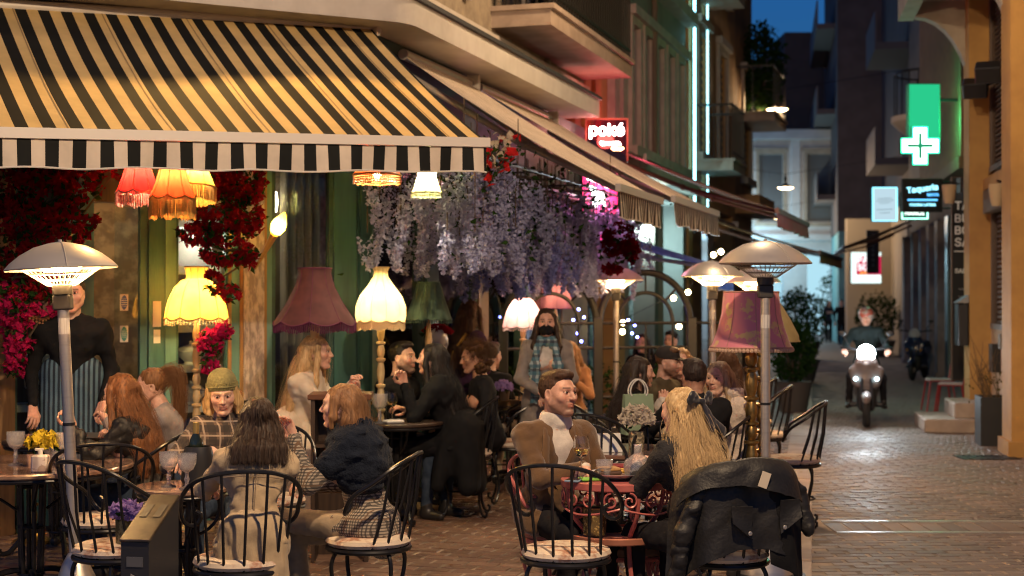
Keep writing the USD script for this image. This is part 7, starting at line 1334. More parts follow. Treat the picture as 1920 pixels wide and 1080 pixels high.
v = thing('flower_vase', 'yellow flowers in a glass vase on the marble table', 'vase', on(84, 8.1, 0.745)); part(v, 'vase', lathe([(0.001, 0), (0.032, 0), (0.038, 0.1), (0.034, 0.1), (0.03, 0.01), (0.001, 0.01)], 20), cutg); bouquet(v, 0.12, 0.085, petal_mat('yellow_petal', (0.55, 0.42, 0.04), (0.66, 0.56, 0.12)), 120, 0.03, 21)
v = thing('flower_vase', 'purple flowers in a square glass jar on an empty chair cushion', 'vase', (-1.80, 6.98, 0.513)); part(v, 'jar', lathe([(0.001, 0), (0.05, 0), (0.052, 0.11), (0.048, 0.11), (0.045, 0.008), (0.001, 0.008)], 4), M('jar_filled', (0.28, 0.24, 0.1), 0.15, col2=(0.1, 0.08, 0.03), scale=40, contrast=(0.45, 0.55)), smooth=False); bouquet(v, 0.13, 0.075, petal_mat('violet_petal', (0.3, 0.2, 0.46), (0.5, 0.4, 0.62)), 110, 0.03, 22)
v = thing('flower_vase', 'white hydrangea in a dark lattice vase on the table behind the couple', 'vase', on(1193, 9.1, 0.73)); part(v, 'vase', lathe([(0.001, 0), (0.045, 0), (0.05, 0.06), (0.047, 0.12), (0.043, 0.12), (0.001, 0.01)], 20), M('lattice_vase', (0.12, 0.1, 0.06), 0.4, col2=(0.4, 0.33, 0.2), scale=50, contrast=(0.5, 0.55))); bouquet(v, 0.17, 0.11, petal_mat('white_hydrangea', (0.55, 0.48, 0.38), (0.7, 0.63, 0.52)), 260, 0.024, 23, 1.0)
v = thing('flower_vase', 'purple violets in a small pot on the chair beside the masked woman', 'vase', on(945, 12.6, 0.80)); part(v, 'pot', lathe([(0.001, 0), (0.04, 0), (0.05, 0.08), (0.045, 0.08), (0.001, 0.02)], 16), darkwood); bouquet(v, 0.1, 0.08, mats['violet_petal'], 70, 0.03, 24)
mn = thing('paper_menu', 'pale folded paper menu propped on the dark table behind the couple', 'menu', on(1140, 9.0, 0.732), 0.2); part(mn, 'sheet', J((np.array([[-0.09, 0, 0], [0.09, 0, 0], [0.09, 0.05, 0.11], [-0.09, 0.05, 0.11]]), np.array([[0, 1, 2], [0, 2, 3]])), (np.array([[-0.09, 0.1, 0], [0.09, 0.1, 0], [0.09, 0.051, 0.11], [-0.09, 0.051, 0.11]]), np.array([[0, 2, 1], [0, 3, 2]]))), M('paper', (0.6, 0.58, 0.54), 0.8))
ib = thing('ice_bucket', 'matt black ice bucket on the little round table', 'ice bucket', on(372, 7.55, 0.72)); part(ib, 'body', lathe([(0.001, 0), (0.075, 0), (0.085, 0.02), (0.078, 0.14), (0.066, 0.19), (0.062, 0.19), (0.074, 0.14), (0.08, 0.025), (0.001, 0.015)], 30), M('matt_black', (0.018, 0.018, 0.019), 0.45))
def bottle(label, loc, s=1.0, m=None): 
    b = thing('wine_bottle', label, 'bottle', loc, scale=s); part(b, 'glass', lathe([(0.001, 0), (0.037, 0), (0.038, 0.18), (0.03, 0.21), (0.015, 0.24), (0.0145, 0.29), (0.001, 0.29)], 22), m or M('bottle_glass', (0.012, 0.018, 0.01), 0.08, coat=0.5)); part(b, 'foil', lathe([(0.0155, 0.235), (0.0158, 0.295), (0.001, 0.296)], 18), M('gold_foil', (0.6, 0.42, 0.14), 0.35, 0.8)); part(b, 'label', lathe([(0.0385, 0.06), (0.0385, 0.14)], 22), M('bottle_label', (0.5, 0.45, 0.35), 0.7)); return b
bottle('dark wine bottle with gold foil standing in the black ice bucket', on(368, 7.56, 0.735), 1.0)
bottle('dark wine bottle on the table of the laughing friends', on(672, 11.2, 0.745))
for k, (px, d, lb) in enumerate(((690, 11.0, 'stemmed glass nearest the goatee man'), (712, 10.95, 'goblet in the middle of the friends table'), (735, 11.0, 'wine glass by the black haired woman'), (724, 11.2, 'glass at the back of the friends table'))):
    (wineglass if k != 1 else goblet)(lb, on(px, d, 0.745), *(() if k != 1 else (1.3,)))
npk = thing('napkin', 'crumpled white napkin on the friends table', 'napkin', on(738, 10.95, 0.746), 0.5); part(npk, 'cloth', cbx(-0.07, 0.07, -0.05, 0.05, 0, 0.025, 0.01), M('paper', (0.6, 0.58, 0.54), 0.8))
ty = thing('oval_tray', 'oval metal tray on the small table behind the marble one', 'tray', T2 + [0.1, -0.05, 0.741]); m_ = lathe([(0.001, 0.004), (0.26, 0.004), (0.3, 0.03), (0.305, 0.03), (0.262, 0.0), (0.001, 0.0)], 36); part(ty, 'tray', (m_[0] * [1.15, 0.7, 1], m_[1]), M('pewter', (0.3, 0.27, 0.23), 0.35, 0.9))
wt = thing('wicker_tray', 'wicker tray with a pink flask beside the masked woman', 'tray', T8 + [0, 0, 0.741]); part(wt, 'tray', lathe([(0.001, 0.0), (0.2, 0.0), (0.23, 0.05), (0.225, 0.055), (0.19, 0.012), (0.001, 0.01)], 28), M('wicker', (0.3, 0.19, 0.08), 0.8, bump=0.6, bscale=50)); 
fk = thing('flask', 'small clear flask with pink base on the wicker tray', 'bottle', T8 + [-0.05, 0, 0.753]); part(fk, 'body', lathe([(0.001, 0), (0.05, 0), (0.055, 0.06), (0.025, 0.12), (0.02, 0.2), (0.001, 0.2)], 18), M('pink_glass', (0.6, 0.15, 0.22), 0.15)); part(fk, 'neck', cyl((0, 0, 0.12), (0, 0, 0.24), 0.022, 14), M('clear_neck', (0.5, 0.5, 0.48), 0.15))
gb = thing('paper_bag', 'green paper gift bag with white handles on the table behind', 'bag', on(1196, 10.1, 0.742), 0.25)
part(gb, 'body', hull([(-0.105, -0.06, 0), (0.105, -0.06, 0), (0.105, 0.06, 0), (-0.105, 0.06, 0), (-0.10, -0.022, 0.27), (0.10, -0.022, 0.27), (0.10, 0.022, 0.27), (-0.10, 0.022, 0.27)]), M('sage_paper', (0.22, 0.30, 0.19), 0.7, col2=(0.18, 0.25, 0.155), scale=6), smooth=False)
for y in (-0.024, 0.024): part(gb, 'handle', tube(spline([(-0.05, y, 0.26), (-0.045, y, 0.34), (0, y, 0.37), (0.045, y, 0.34), (0.05, y, 0.26)], 16), 0.005, 6), M('paper', (0.6, 0.58, 0.54), 0.8))
# white figures in the display window
ceram = M('glazed_ceramic', (0.62, 0.6, 0.55), 0.25, coat=0.4)
fg = thing('figurine', 'white seated porcelain figure on a shelf of the display window', 'figurine', H(1.36, -0.2, 1.46)); f = Field(); f.ell((0, 0, 0.05), (0.09, 0.06, 0.06), 0.02); f.cone((0.01, 0, 0.08), (0.02, 0, 0.2), 0.05, 0.035, 0.03); f.ell((0.025, 0, 0.265), (0.027, 0.03, 0.034), 0.015); f.cone((0.0, -0.04, 0.19), (-0.06, -0.04, 0.13), 0.018, 0.015, 0.01); f.cone((-0.06, -0.03, 0.09), (-0.1, -0.03, 0.03), 0.025, 0.02, 0.02); part(fg, 'figure', f.mesh(0.007), ceram, smooth=True); part(fg, 'plinth', cbx(-0.11, 0.11, -0.06, 0.06, -0.0, 0.02, 0.006), ceram)
for z, lb in ((1.16, 'upper white lidded tureen in the display window'), (0.86, 'lower white lidded tureen in the display window')):
    tu = thing('tureen', lb, 'tureen', H(1.36, -0.2, z)); part(tu, 'bowl', lathe([(0.001, 0), (0.06, 0), (0.05, 0.02), (0.11, 0.07), (0.12, 0.1), (0.11, 0.1), (0.001, 0.04)], 24), ceram); part(tu, 'lid', lathe([(0.115, 0.1), (0.08, 0.135), (0.02, 0.15), (0.015, 0.165), (0.02, 0.175), (0.001, 0.18)], 24), ceram); part(tu, 'handle', tube([(0.115, 0, 0.08), (0.15, 0, 0.09), (0.118, 0, 0.1)], 0.007, 6), ceram)
hy = thing('flower_vase', 'blue hydrangea at the foot of the display window', 'vase', H(1.36, -0.2, 0.55)); bouquet(hy, 0.1, 0.11, bluep, 150, 0.03, 26)
ur = thing('flower_vase', 'white urn on a shelf of the window behind the bougainvillea', 'vase', H(2.5, -0.2, 0.9)); part(ur, 'body', lathe([(0.001, 0), (0.05, 0), (0.02, 0.04), (0.08, 0.12), (0.085, 0.18), (0.05, 0.24), (0.065, 0.27), (0.001, 0.26)], 20), ceram)
# mirror and chandelier seen through the doorway
mr = thing('wall_mirror', 'gilt framed panel on the interior wall seen through the doorway', 'mirror', H(1.95, -2.55, 1.75), AZ_H); part(mr, 'frame', J(bx(-0.35, 0.35, -0.03, 0, -0.5, -0.42), bx(-0.35, 0.35, -0.03, 0, 0.42, 0.5), bx(-0.35, -0.27, -0.03, 0, -0.42, 0.42), bx(0.27, 0.35, -0.03, 0, -0.42, 0.42)), gold); part(mr, 'panel', bx(-0.27, 0.27, -0.012, -0.004, -0.42, 0.42), M('old_painting', (0.2, 0.13, 0.06), 0.3, col2=(0.35, 0.24, 0.1), scale=5))
cl = thing('ceiling_lamp', 'warm lamp inside the cafe behind the doorway', 'lamp', H(1.7, -1.5, 2.6)); part(cl, 'shade', lathe([(0.2, 0), (0.12, 0.15), (0.04, 0.22)], 20), yshade); part(cl, 'cord', cyl((0, 0, 0.2), (0, 0, 0.7), 0.006), black); bulb(cl, (0, 0, 0.02), 3.5, (1, 0.68, 0.36), 0.05)
cl = thing('ceiling_lamp', 'bright lamp inside the window beside the pillar', 'lamp', H(0.70, -0.3, 2.42)); part(cl, 'globe', mv(lathe([(0.001, -0.09), (0.05, -0.08), (0.062, 0.0), (0.05, 0.08), (0.001, 0.09)], 16)), glow('cream_globe', (1.0, 0.8, 0.5), 5.0)); part(cl, 'stem', cyl((0, 0, 0.09), (0, 0, 0.55), 0.008), brass)
cl = thing('ceiling_lamp', 'small lamp low inside the narrow display window', 'lamp', H(1.3, -0.25, 2.12)); part(cl, 'globe', ball((0, 0, 0), 0.04, 12), glow('white_globe', (1.0, 0.88, 0.7), 7.0)); part(cl, 'stem', cyl((0, 0, 0.04), (0, 0, 0.12), 0.006), brass); bulb(cl, (0, 0.0, -0.06), 0.8, (1, 0.85, 0.65), 0.02)
# podium, bin box, bust
pd = thing('wooden_podium', 'dark wooden podium between the smoker and the cream coat woman', 'podium', on(640, 9.55, 0), 0.05)
part(pd, 'body', J(bx(-0.18, -0.155, -0.16, 0.16, 0, 1.02), bx(0.155, 0.18, -0.16, 0.16, 0, 1.02), bx(-0.155, 0.155, 0.14, 0.16, 0, 1.02)), darkwood); part(pd, 'top', cbx(-0.2, 0.2, -0.18, 0.18, 1.02, 1.055, 0.006), M('reddish_wood', (0.12, 0.05, 0.025), 0.35, coat=0.2)); part(pd, 'shelf', bx(-0.155, 0.155, -0.15, 0.14, 0.72, 0.74), darkwood)
bn = thing('cigarette_bin', 'black metal bin with sloped steel top before the empty chairs', 'bin', on(290, 6.3, 0), -0.16)
part(bn, 'body', hull([(-0.06, -0.2, 0), (0.06, -0.2, 0), (0.06, 0.12, 0), (-0.06, 0.12, 0), (-0.06, -0.2, 0.66), (0.06, -0.2, 0.66), (0.06, 0.12, 0.80), (-0.06, 0.12, 0.80)]), M('bin_black', (0.018, 0.018, 0.02), 0.5, bump=0.1, bscale=150), smooth=False)
sl = math.atan2(0.14, 0.32); part(bn, 'top_plate', mv(cbx(-0.066, 0.066, -0.18, 0.18, 0, 0.012, 0.004), (0, -0.04, 0.732), rx=sl), M('worn_steel', (0.05, 0.042, 0.03), 0.25, 0.7, col2=(0.12, 0.1, 0.07), scale=9))
for x in (-0.03, 0.03): part(bn, 'slot', mv(cbx(-0.016, 0.016, -0.05, 0.05, 0.011, 0.0135, 0.001), (x, -0.0, 0.7505), rx=sl), M('ash_slot', (0.01, 0.01, 0.01), 0.6))
part(bn, 'plate', bx(-0.03, 0.03, -0.204, -0.2, 0.42, 0.445), steel); part(bn, 'plate', bx(-0.035, 0.035, -0.203, -0.2, 0.56, 0.60), M('dull_plate', (0.1, 0.1, 0.1), 0.4)); part(bn, 'hook', tube([(-0.02, -0.206, 0.50), (-0.01, -0.212, 0.53), (0.01, -0.212, 0.52), (-0.005, -0.21, 0.49), (-0.01, -0.206, 0.465)], 0.004, 5), steel)
bs = thing('bust_planter', 'white head bust wearing a crown of red flowers', 'bust', on(820, 12.4, 1.05)); v, f_ = head_mesh('f', 0.006); part(bs, 'head', (v * 1.1 + [0, 0, 0.25], f_), ceram, smooth=True); part(bs, 'pedestal', lathe([(0.001, -1.05), (0.11, -1.05), (0.08, -0.95), (0.07, -0.05), (0.1, 0.0), (0.001, 0.0)], 20), darkwood); bouquet(bs, 0.33, 0.11, redp, 80, 0.035, 28, 0.5)
# jacket over the chair
jk = thing('leather_jacket', 'black leather jacket with pale label hung over the blonde woman chair', 'jacket', (0.98, 6.92, 0), ang(-0.30, 0.95))
A_ = np.array; hp_ = spline(HOOP, 64)[12:52]
def drape(u0, u1, L0, off, seed, inner=0.05, nv=16, foldamp=0.022, k=34):
    rows = []
    for v in np.concatenate([[-inner, -inner * 0.4, 0.0], np.linspace(0.04, 1, nv)]):
        row = []
        for u in np.linspace(u0, u1, k):
            x = u * 39; i = min(int(x), 38); h = hp_[i] + (hp_[i + 1] - hp_[i]) * (x - i); o = A_([h[0] * 0.9, -0.16 - 0.1 * (1 - abs(h[0]) * 3), 0]); o /= np.linalg.norm(o)
            if v < 0: p = h + A_([0, 0, off + 0.012]) - o * (0.03 if v < -inner * 0.5 else 0.012) + A_([0, 0, v * 1.2])
            else:
                L = L0(u); f1 = math.sin(u * 19 + seed) * 0.6 + math.sin(u * 41 + 2 * seed + v * 2.5) * 0.4
                p = h + A_([0, 0, 0.012 + off]) + o * (off + 0.012 + 0.05 * min(v * 4, 1) * 0.5 + 0.03 * v + foldamp * f1 * min(1, v * 2.5) ) - A_([0, 0, L * v])
            row.append(p)
        rows.append(row)
    P_ = np.array(rows); nz = meshkit.fbm(P_ * 14, 3, int(seed * 10)) - 0.5
    return grid(P_ + nz[..., None] * A_([0.02, 0.03, 0.02]), 0.006)
part(jk, 'body', drape(0.03, 0.98, lambda u: 0.40 + 0.20 * max(0, 0.35 - u) + 0.03 * math.sin(u * 9), 0.0, 1.3), leather, smooth=50)
part(jk, 'lining_hem', drape(0.0, 0.42, lambda u: 0.66 - 0.5 * u, 0.012, 2.1, foldamp=0.03), blackw, smooth=50)
part(jk, 'collar', drape(0.22, 0.86, lambda u: 0.13 + 0.03 * math.sin(u * 7), 0.022, 0.4, 0.06, 8, 0.008), leather, smooth=50)
for a_2, b_2, c_2 in (((-0.22, -0.22, 0.80), (-0.30, -0.22, 0.62), (-0.33, -0.20, 0.36)), ((0.20, -0.20, 0.86), (0.30, -0.14, 0.76), (0.33, -0.20, 0.60))):
    f = Field(); f.cone(A_(a_2), A_(b_2), 0.047, 0.05, 0.03); f.cone(A_(b_2), A_(c_2), 0.05, 0.04, 0.03); part(jk, 'sleeve', f.mesh(0.009, folds(0.013, 11, 17, (1, 1, 1.5))), leather, smooth=True)
for q, zz, xx in ((-1, 0.74, 0.0), (1, 0.76, 0.1)):
    P_ = np.array([[(xx + q * (0.02 + 0.10 * a) , -0.335 + 0.012 * math.sin(3 * b + a), zz - 0.15 * b * (1 - 0.5 * a)) for a in np.linspace(0, 1, 6)] for b in np.linspace(0, 1, 6)]); lp = part(jk, 'lapel', grid(P_, 0.006), leather, smooth=50); part(lp, 'snap', mv(lathe([(0.001, 0.004), (0.008, 0.003), (0.01, 0)], 12), (xx + q * 0.035, -0.342, zz - 0.12), rx=PI / 2), steel)
part(jk, 'label_patch', mv(bx(-0.022, 0.022, -0.003, 0, -0.035, 0.035), (0.03, -0.35, 0.855), ry=0.35), M('label_cloth', (0.55, 0.47, 0.36), 0.8))

# ================================================================== signs
def signbox(name, label, cat, loc, w, h, dep, mface, mbody=None, rz=0.0):
    t = thing(name, label, cat, loc, rz); part(t, 'case', cbx(-w / 2, w / 2, 0.0, dep, -h / 2, h / 2, 0.01), mbody or black); part(t, 'face', bx(-w / 2 + 0.015, w / 2 - 0.015, -0.004, -0.001, -h / 2 + 0.015, h / 2 - 0.015), mface); return t
pk_p = W(1138, 258, 18.0); pk_w = glow('poke_white', (1.0, 0.62, 0.55), 9.0)
sg = thing('neon_sign', 'red and white neon sign reading poké above the cream awning', 'neon sign', pk_p); part(sg, 'panel', J(bx(-0.24, 0.24, 0.03, 0.05, -0.28, 0.22)), pane_mat('red_acrylic', (0.75, 0.22, 0.15))); part(sg, 'frame', J(bx(-0.24, 0.24, 0.02, 0.06, 0.22, 0.24), bx(0.24, 0.26, 0.02, 0.06, -0.28, 0.24), bx(-0.26, -0.24, 0.02, 0.06, -0.28, 0.24)), M('sign_red_frame', (0.2, 0.03, 0.02), 0.5))
part(sg, 'lettering', mv(text('poké', 0.135, 0.02), (0, 0, 0.03)), pk_w); part(sg, 'lettering', mv(text('house', 0.075, 0.02), (0.08, 0, -0.15)) if False else tube([(-0.08 + 0.0085 * i, 0, -0.07 + 0.018 * math.sin(i * 1.5)) for i in range(30)], 0.013, 6), pk_w); part(sg, 'lettering', tube([(0.06 + 0.008 * i, 0, -0.135 + 0.014 * math.sin(i * 1.3)) for i in range(18)], 0.013, 6), glow('poke_orange', (1.0, 0.45, 0.2), 8.0))
bulb(sg, (0.0, -0.25, 0.0), 2, (1, 0.12, 0.10), 0.1)
ns = thing('neon_sign', 'white tooth shaped neon sign with a bar under the cream awnings', 'neon sign', W(1122, 372, 15.5)); wn = glow('white_neon', (0.85, 1.0, 0.95), 7.0)
part(ns, 'tooth', mv(extr(Polygon([(-0.10, 0.13), (-0.05, 0.12), (0.0, 0.085), (0.06, 0.06), (0.075, 0.04), (0.07, -0.08), (0.055, -0.095), (0.035, -0.05), (0.02, -0.04), (-0.01, -0.085), (-0.04, -0.095), (-0.06, -0.06), (-0.065, 0.04)]), 0.03), rx=PI / 2), wn); part(ns, 'bar', tube([(-0.11, 0, 0.22), (0.0, 0, 0.18), (0.11, 0, 0.125)], 0.022, 8), wn); part(ns, 'panel', bx(-0.16, 0.2, 0.04, 0.06, -0.16, 0.26), M('magenta_panel', (0.35, 0.02, 0.09), 0.4)); bulb(ns, (0.0, -0.2, 0.0), 4, (1, 0.25, 0.5), 0.08)
ml = thing('neon_sign', 'magenta glowing shop strip behind the tooth sign', 'neon sign', S(7.6, 0.0, 2.35), AZ_S); part(ml, 'strip', bx(0, 2.2, -0.05, 0, 0, 0.14), glow('magenta_strip', (0.9, 0.02, 0.2), 2.0)); part(ml, 'backing', bx(-0.02, 2.22, 0.0, 0.03, -0.05, 0.19), black); bulb(ml, (0.8, -0.5, 1.3), 4, (1, 0.1, 0.2), 0.08)
cyl_g = glow('pharmacy_green', (0.15, 1.0, 0.55), 1.0); 
ph = signbox('pharmacy_sign', 'glowing green pharmacy light box above the cross', 'sign', W(1734, 209, 24.3), 0.52, 0.92, 0.16, glow('green_panel', (0.02, 0.50, 0.22), 0.40), M('green_case', (0.05, 0.35, 0.2), 0.5))
part(ph, 'arm', cyl((0.26, 0.08, 0.2), (0.8, 0.08, 0.2), 0.025), black); bulb(ph, (0.1, -0.35, -0.2), 6, (0.06, 1, 0.38), 0.15)
cr = thing('pharmacy_cross', 'green and white lit pharmacy cross hanging below the light box', 'sign', W(1726, 273, 24.0)); a, b_ = 0.285, 0.1
cross = lambda r, w: Polygon([(-w, -r), (w, -r), (w, -w), (r, -w), (r, w), (w, w), (w, r), (-w, r), (-w, w), (-r, w), (-r, -w), (-w, -w)])
part(cr, 'case', mv(extr(cross(0.31, 0.125), 0.1), (0, 0.11, 0), rx=PI / 2), black); part(cr, 'white_tubes', mv(extr(cross(a, b_).difference(cross(0.21, 0.03)), 0.012), (0, 0.005, 0), rx=PI / 2), glow('cross_white', (0.75, 1.0, 0.88), 2.2)); part(cr, 'green_core', mv(extr(cross(0.205, 0.029), 0.014), (0, 0.006, 0), rx=PI / 2), glow('cross_green', (0.02, 0.4, 0.18), 0.3)); part(cr, 'green_edge', mv(extr(cross(0.305, 0.12).difference(cross(a + 0.003, b_ + 0.003)), 0.01), (0, 0.004, 0), rx=PI / 2), glow('cross_edge', (0.03, 0.8, 0.35), 2.0))
tq = signbox('hanging_sign', 'black hanging sign with blue lettering reading Taqueria', 'sign', W(1730, 366, 23.0), 0.62, 0.52, 0.08, M('sign_black', (0.006, 0.008, 0.01), 0.4)); cb = glow('sign_blue', (0.12, 0.5, 1.0), 0.75); cb2 = glow('sign_cyan', (0.3, 0.8, 1.0), 1.0)
part(tq, 'lettering', mv(text('Taqueria', 0.085, 0.006), (0, -0.012, 0.06), ry=-0.12), cb2); part(tq, 'lettering', mv(text('MAYA', 0.045, 0.006), (0.16, -0.012, -0.015)), cb); part(tq, 'lettering', mv(bx(-0.23, 0.23, -0.012, -0.006, -0.085, -0.06)), cb); part(tq, 'lettering', mv(text('COCINA LATINA', 0.036, 0.006), (0, -0.012, -0.165)), cb2); part(tq, 'bracket', J(cyl((0.31, 0.04, 0.2), (0.55, 0.04, 0.2), 0.012), cyl((0.31, 0.04, -0.2), (0.55, 0.04, -0.2), 0.012)), black)
hn = signbox('hanging_sign', 'small sign with glowing green frame behind the black sign, reading HANOI', 'sign', W(1715, 386, 24.6), 0.46, 0.46, 0.08, M('sign_teal', (0.02, 0.12, 0.1), 0.4)); gf = glow('green_frame', (0.35, 1.0, 0.7), 1.3)
part(hn, 'neon_frame', tube([(-0.21, -0.02, -0.21), (0.21, -0.02, -0.21), (0.21, -0.02, 0.21), (-0.21, -0.02, 0.21)], 0.014, 6, closed=True), gf); part(hn, 'lettering', mv(text('HANOI', 0.07, 0.006), (0, -0.012, -0.15)), glow('sign_white', (0.85, 1.0, 0.92), 0.9))
wsn = signbox('light_box_sign', 'pale blue white light box sign beside the black Taqueria sign', 'sign', W(1659, 383, 27.0), 0.45, 0.62, 0.12, glow('pale_lightbox', (0.55, 0.75, 0.85), 0.32), M('sign_cyan_case', (0.1, 0.4, 0.5), 0.5)); part(wsn, 'neon_frame', tube([(-0.215, -0.02, -0.3), (0.215, -0.02, -0.3), (0.215, -0.02, 0.3), (-0.215, -0.02, 0.3)], 0.013, 6, closed=True), glow('cyan_frame', (0.25, 0.8, 1.0), 0.9))
for k, (w_, z_) in enumerate(((0.13, 0.1), (0.16, 0.06), (0.1, 0.02), (0.15, -0.1), (0.09, -0.16))): part(wsn, 'drawing', tube([(-w_, -0.008, z_), (w_, -0.008, z_ + 0.01)], 0.004, 5), M('faint_grey', (0.2, 0.23, 0.25), 0.8))
rs = signbox('shop_sign', 'white lit sign with red and orange lettering on the far beige wall', 'sign', W(1624, 502, 46.0), 0.95, 0.98, 0.1, glow('white_lightbox', (0.8, 1.0, 0.95), 0.5)); rm = M('sign_crimson', (0.4, 0.0, 0.05), 0.6)
part(rs, 'panel', bx(-0.3, 0.46, -0.012, -0.005, -0.22, 0.36), glow('sign_red_panel', (0.55, 0.01, 0.07), 0.4)); part(rs, 'lettering', mv(text('PA', 0.2, 0.006), (-0.1, -0.018, 0.14)), glow('sign_letter_white', (1, 1, 1), 0.6)); part(rs, 'lettering', mv(text('SG', 0.18, 0.006), (-0.1, -0.018, -0.08)), mats['sign_letter_white']); part(rs, 'lettering', mv(text('grill', 0.1, 0.006), (-0.08, -0.02, -0.2)), glow('sign_orange', (1.0, 0.45, 0.08), 0.5))
bb = signbox('banner', 'tall narrow black banner with faint vertical lettering over the white sign', 'banner', W(1637, 472, 43.0), 0.36, 1.25, 0.05, M('banner_black', (0.008, 0.01, 0.011), 0.6))
for k, c_ in enumerate('TAVERNA'): part(bb, 'lettering', mv(text(c_, 0.085, 0.004), (0, -0.008, 0.42 - 0.14 * k)), M('banner_grey', (0.16, 0.17, 0.17), 0.7))
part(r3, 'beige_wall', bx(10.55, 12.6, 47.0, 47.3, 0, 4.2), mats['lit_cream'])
mbx = W(1797, 500, 21.2); mbd = signbox('menu_board', 'tall black menu board with white lettering beside the yellow pilaster', 'menu board', (mbx[0] + 0.12, mbx[1], 1.95), 0.44, 2.9, 0.05, M('board_black', (0.012, 0.012, 0.013), 0.5), brn); wl_ = M('chalk_white', (0.7, 0.7, 0.66), 0.7)
for z, s_, tx in ((0.98, 0.115, 'TACOS'), (0.80, 0.115, 'BURRITOS'), (0.63, 0.115, 'BOWLS'), (0.46, 0.115, 'SALADS'), (0.08, 0.06, 'SALSA')):
    m_ = text(tx, s_, 0.004); m_[0][:, 0] += -0.17 - m_[0][:, 0].min(); m_[0][:, 0] = np.minimum(m_[0][:, 0], 0.2); part(mbd, 'lettering', mv(m_, (0, -0.007, z)), wl_, smooth=False)
part(mbd, 'line', bx(-0.18, 0.18, -0.008, -0.005, 0.38, 0.395), wl_)
for k in range(6): part(mbd, 'script_line', tube([(-0.12 + 0.012 * i, -0.006, -0.15 - 0.11 * k + 0.012 * math.sin(i * 1.9 + k)) for i in range(22)], 0.004, 4), M('chalk_grey', (0.4, 0.4, 0.38), 0.8))
part(mbd, 'lamp', ball((0.1, -0.06, 1.3), 0.045, 10), glow('board_lamp', (0.9, 0.95, 1.0), 8.0))

# ================================================================== scooters
tyre = M('tyre', (0.016, 0.016, 0.016), 0.7, bump=0.2); sc_body = M('scooter_cream', (0.20, 0.16, 0.15), 0.3, coat=0.4)
def torus(R_, r, n=28, m=10): return tube([(0, R_ * math.cos(q), R_ * math.sin(q)) for q in np.linspace(0, 2 * PI, n, endpoint=False)], r, m, closed=True)
def scooter(label, loc, rz, body, lit):
    s = thing('scooter', label, 'scooter', loc, rz)
    for y in (0.62, -0.62):
        w = part(s, 'wheel', mv(torus(0.17, 0.052), (0, y, 0.222)), tyre); part(w, 'rim', J(mv(torus(0.118, 0.012), (0, y, 0.222)), cyl((-0.05, y, 0.222), (0.05, y, 0.222), 0.035, 12), *[cyl((0, y, 0.222), (0, y + 0.115 * math.cos(q), 0.222 + 0.115 * math.sin(q)), 0.012, 6) for q in np.linspace(0, 2 * PI, 6)[:-1]]), greym)
    part(s, 'fork', J(cyl((-0.075, 0.60, 0.22), (-0.06, 0.47, 0.62), 0.022, 10), cyl((0.075, 0.60, 0.22), (0.06, 0.47, 0.62), 0.022, 10)), black)
    f = Field(); f.ell((0, 0.60, 0.36), (0.075, 0.25, 0.11), 0.02); f.ell((0, 0.62, 0.24), (0.12, 0.21, 0.17), 0.02, -1); part(s, 'front_fender', f.mesh(0.014), body, smooth=True)
    f = Field(); f.cone((0, 0.40, 0.60), (0, 0.38, 0.78), 0.14, 0.16, 0.06, flat=((0, 1, 0), 0.45)); f.cone((-0.13, 0.37, 0.56), (-0.17, 0.36, 0.72), 0.05, 0.06, 0.05); f.cone((0.13, 0.37, 0.56), (0.17, 0.36, 0.72), 0.05, 0.06, 0.05); f.cone((0, 0.40, 0.8), (0, 0.33, 0.98), 0.08, 0.07, 0.05); part(s, 'front_shield', f.mesh(0.016), body, smooth=True)
    f = Field(); f.cone((0, 0.36, 0.30), (0, 0.36, 0.50), 0.13, 0.12, 0.05, flat=((0, 1, 0), 0.5)); f.cone((-0.2, 0.2, 0.27), (0.2, 0.2, 0.27), 0.035, None, 0.02); part(s, 'lower_fairing', f.mesh(0.016), M('fairing_black', (0.015, 0.015, 0.016), 0.4), smooth=True)
    f = Field(); f.cone((0, 0.3, 0.30), (0, -0.1, 0.28), 0.14, 0.15, 0.05, flat=((0, 0, 1), 0.4)); f.cone((0, -0.15, 0.45), (0, -0.75, 0.62), 0.17, 0.13, 0.08); part(s, 'rear_body', f.mesh(0.02), body, smooth=True)
    f = Field(); f.cone((0, -0.1, 0.70), (0, -0.65, 0.74), 0.12, 0.12, 0.05, flat=((0, 0, 1), 0.5)); part(s, 'seat', f.mesh(0.018), M('seat_black', (0.016, 0.015, 0.015), 0.5), smooth=True)
    hb = part(s, 'handlebar', J(tube([(-0.33, 0.22, 1.02), (-0.15, 0.28, 1.0), (0, 0.3, 0.98), (0.15, 0.28, 1.0), (0.33, 0.22, 1.02)], 0.016, 8), ball((0, 0.33, 0.98), 0.1, 14, (1, 0.8, 0.8))), black)
    for x in (-1, 1): part(hb, 'mirror', J(tube([(x * 0.2, 0.27, 1.02), (x * 0.3, 0.27, 1.18)], 0.007, 5), mv(ball((0, 0, 0), 0.055, 12, (1, 0.3, 0.7)), (x * 0.31, 0.27, 1.21))), black); part(s, 'indicator', ball((x * 0.135, 0.475, 0.62), 0.026, 10), glow('indicator_lit', (0.6, 0.9, 1.0), 4.0) if lit else M('amber_lens', (0.6, 0.3, 0.05), 0.2))
    part(s, 'headlight', mv(lathe([(0.001, 0.04), (0.07, 0.036), (0.115, 0)], 20), (0, 0.42, 0.95), rx=-PI / 2), glow('headlight_lit', (0.85, 0.94, 1.0), 60.0) if lit else M('lens', (0.4, 0.4, 0.4), 0.1))
    if lit:
        disk(s, (0, 0.49, 0.955), 1.6, (0.82, 0.92, 1.0), 0.07, 78)
    return s
scooter('cream scooter with blazing headlight coming down the lane', RIDER, ang(-0.23, -0.97), sc_body, True)
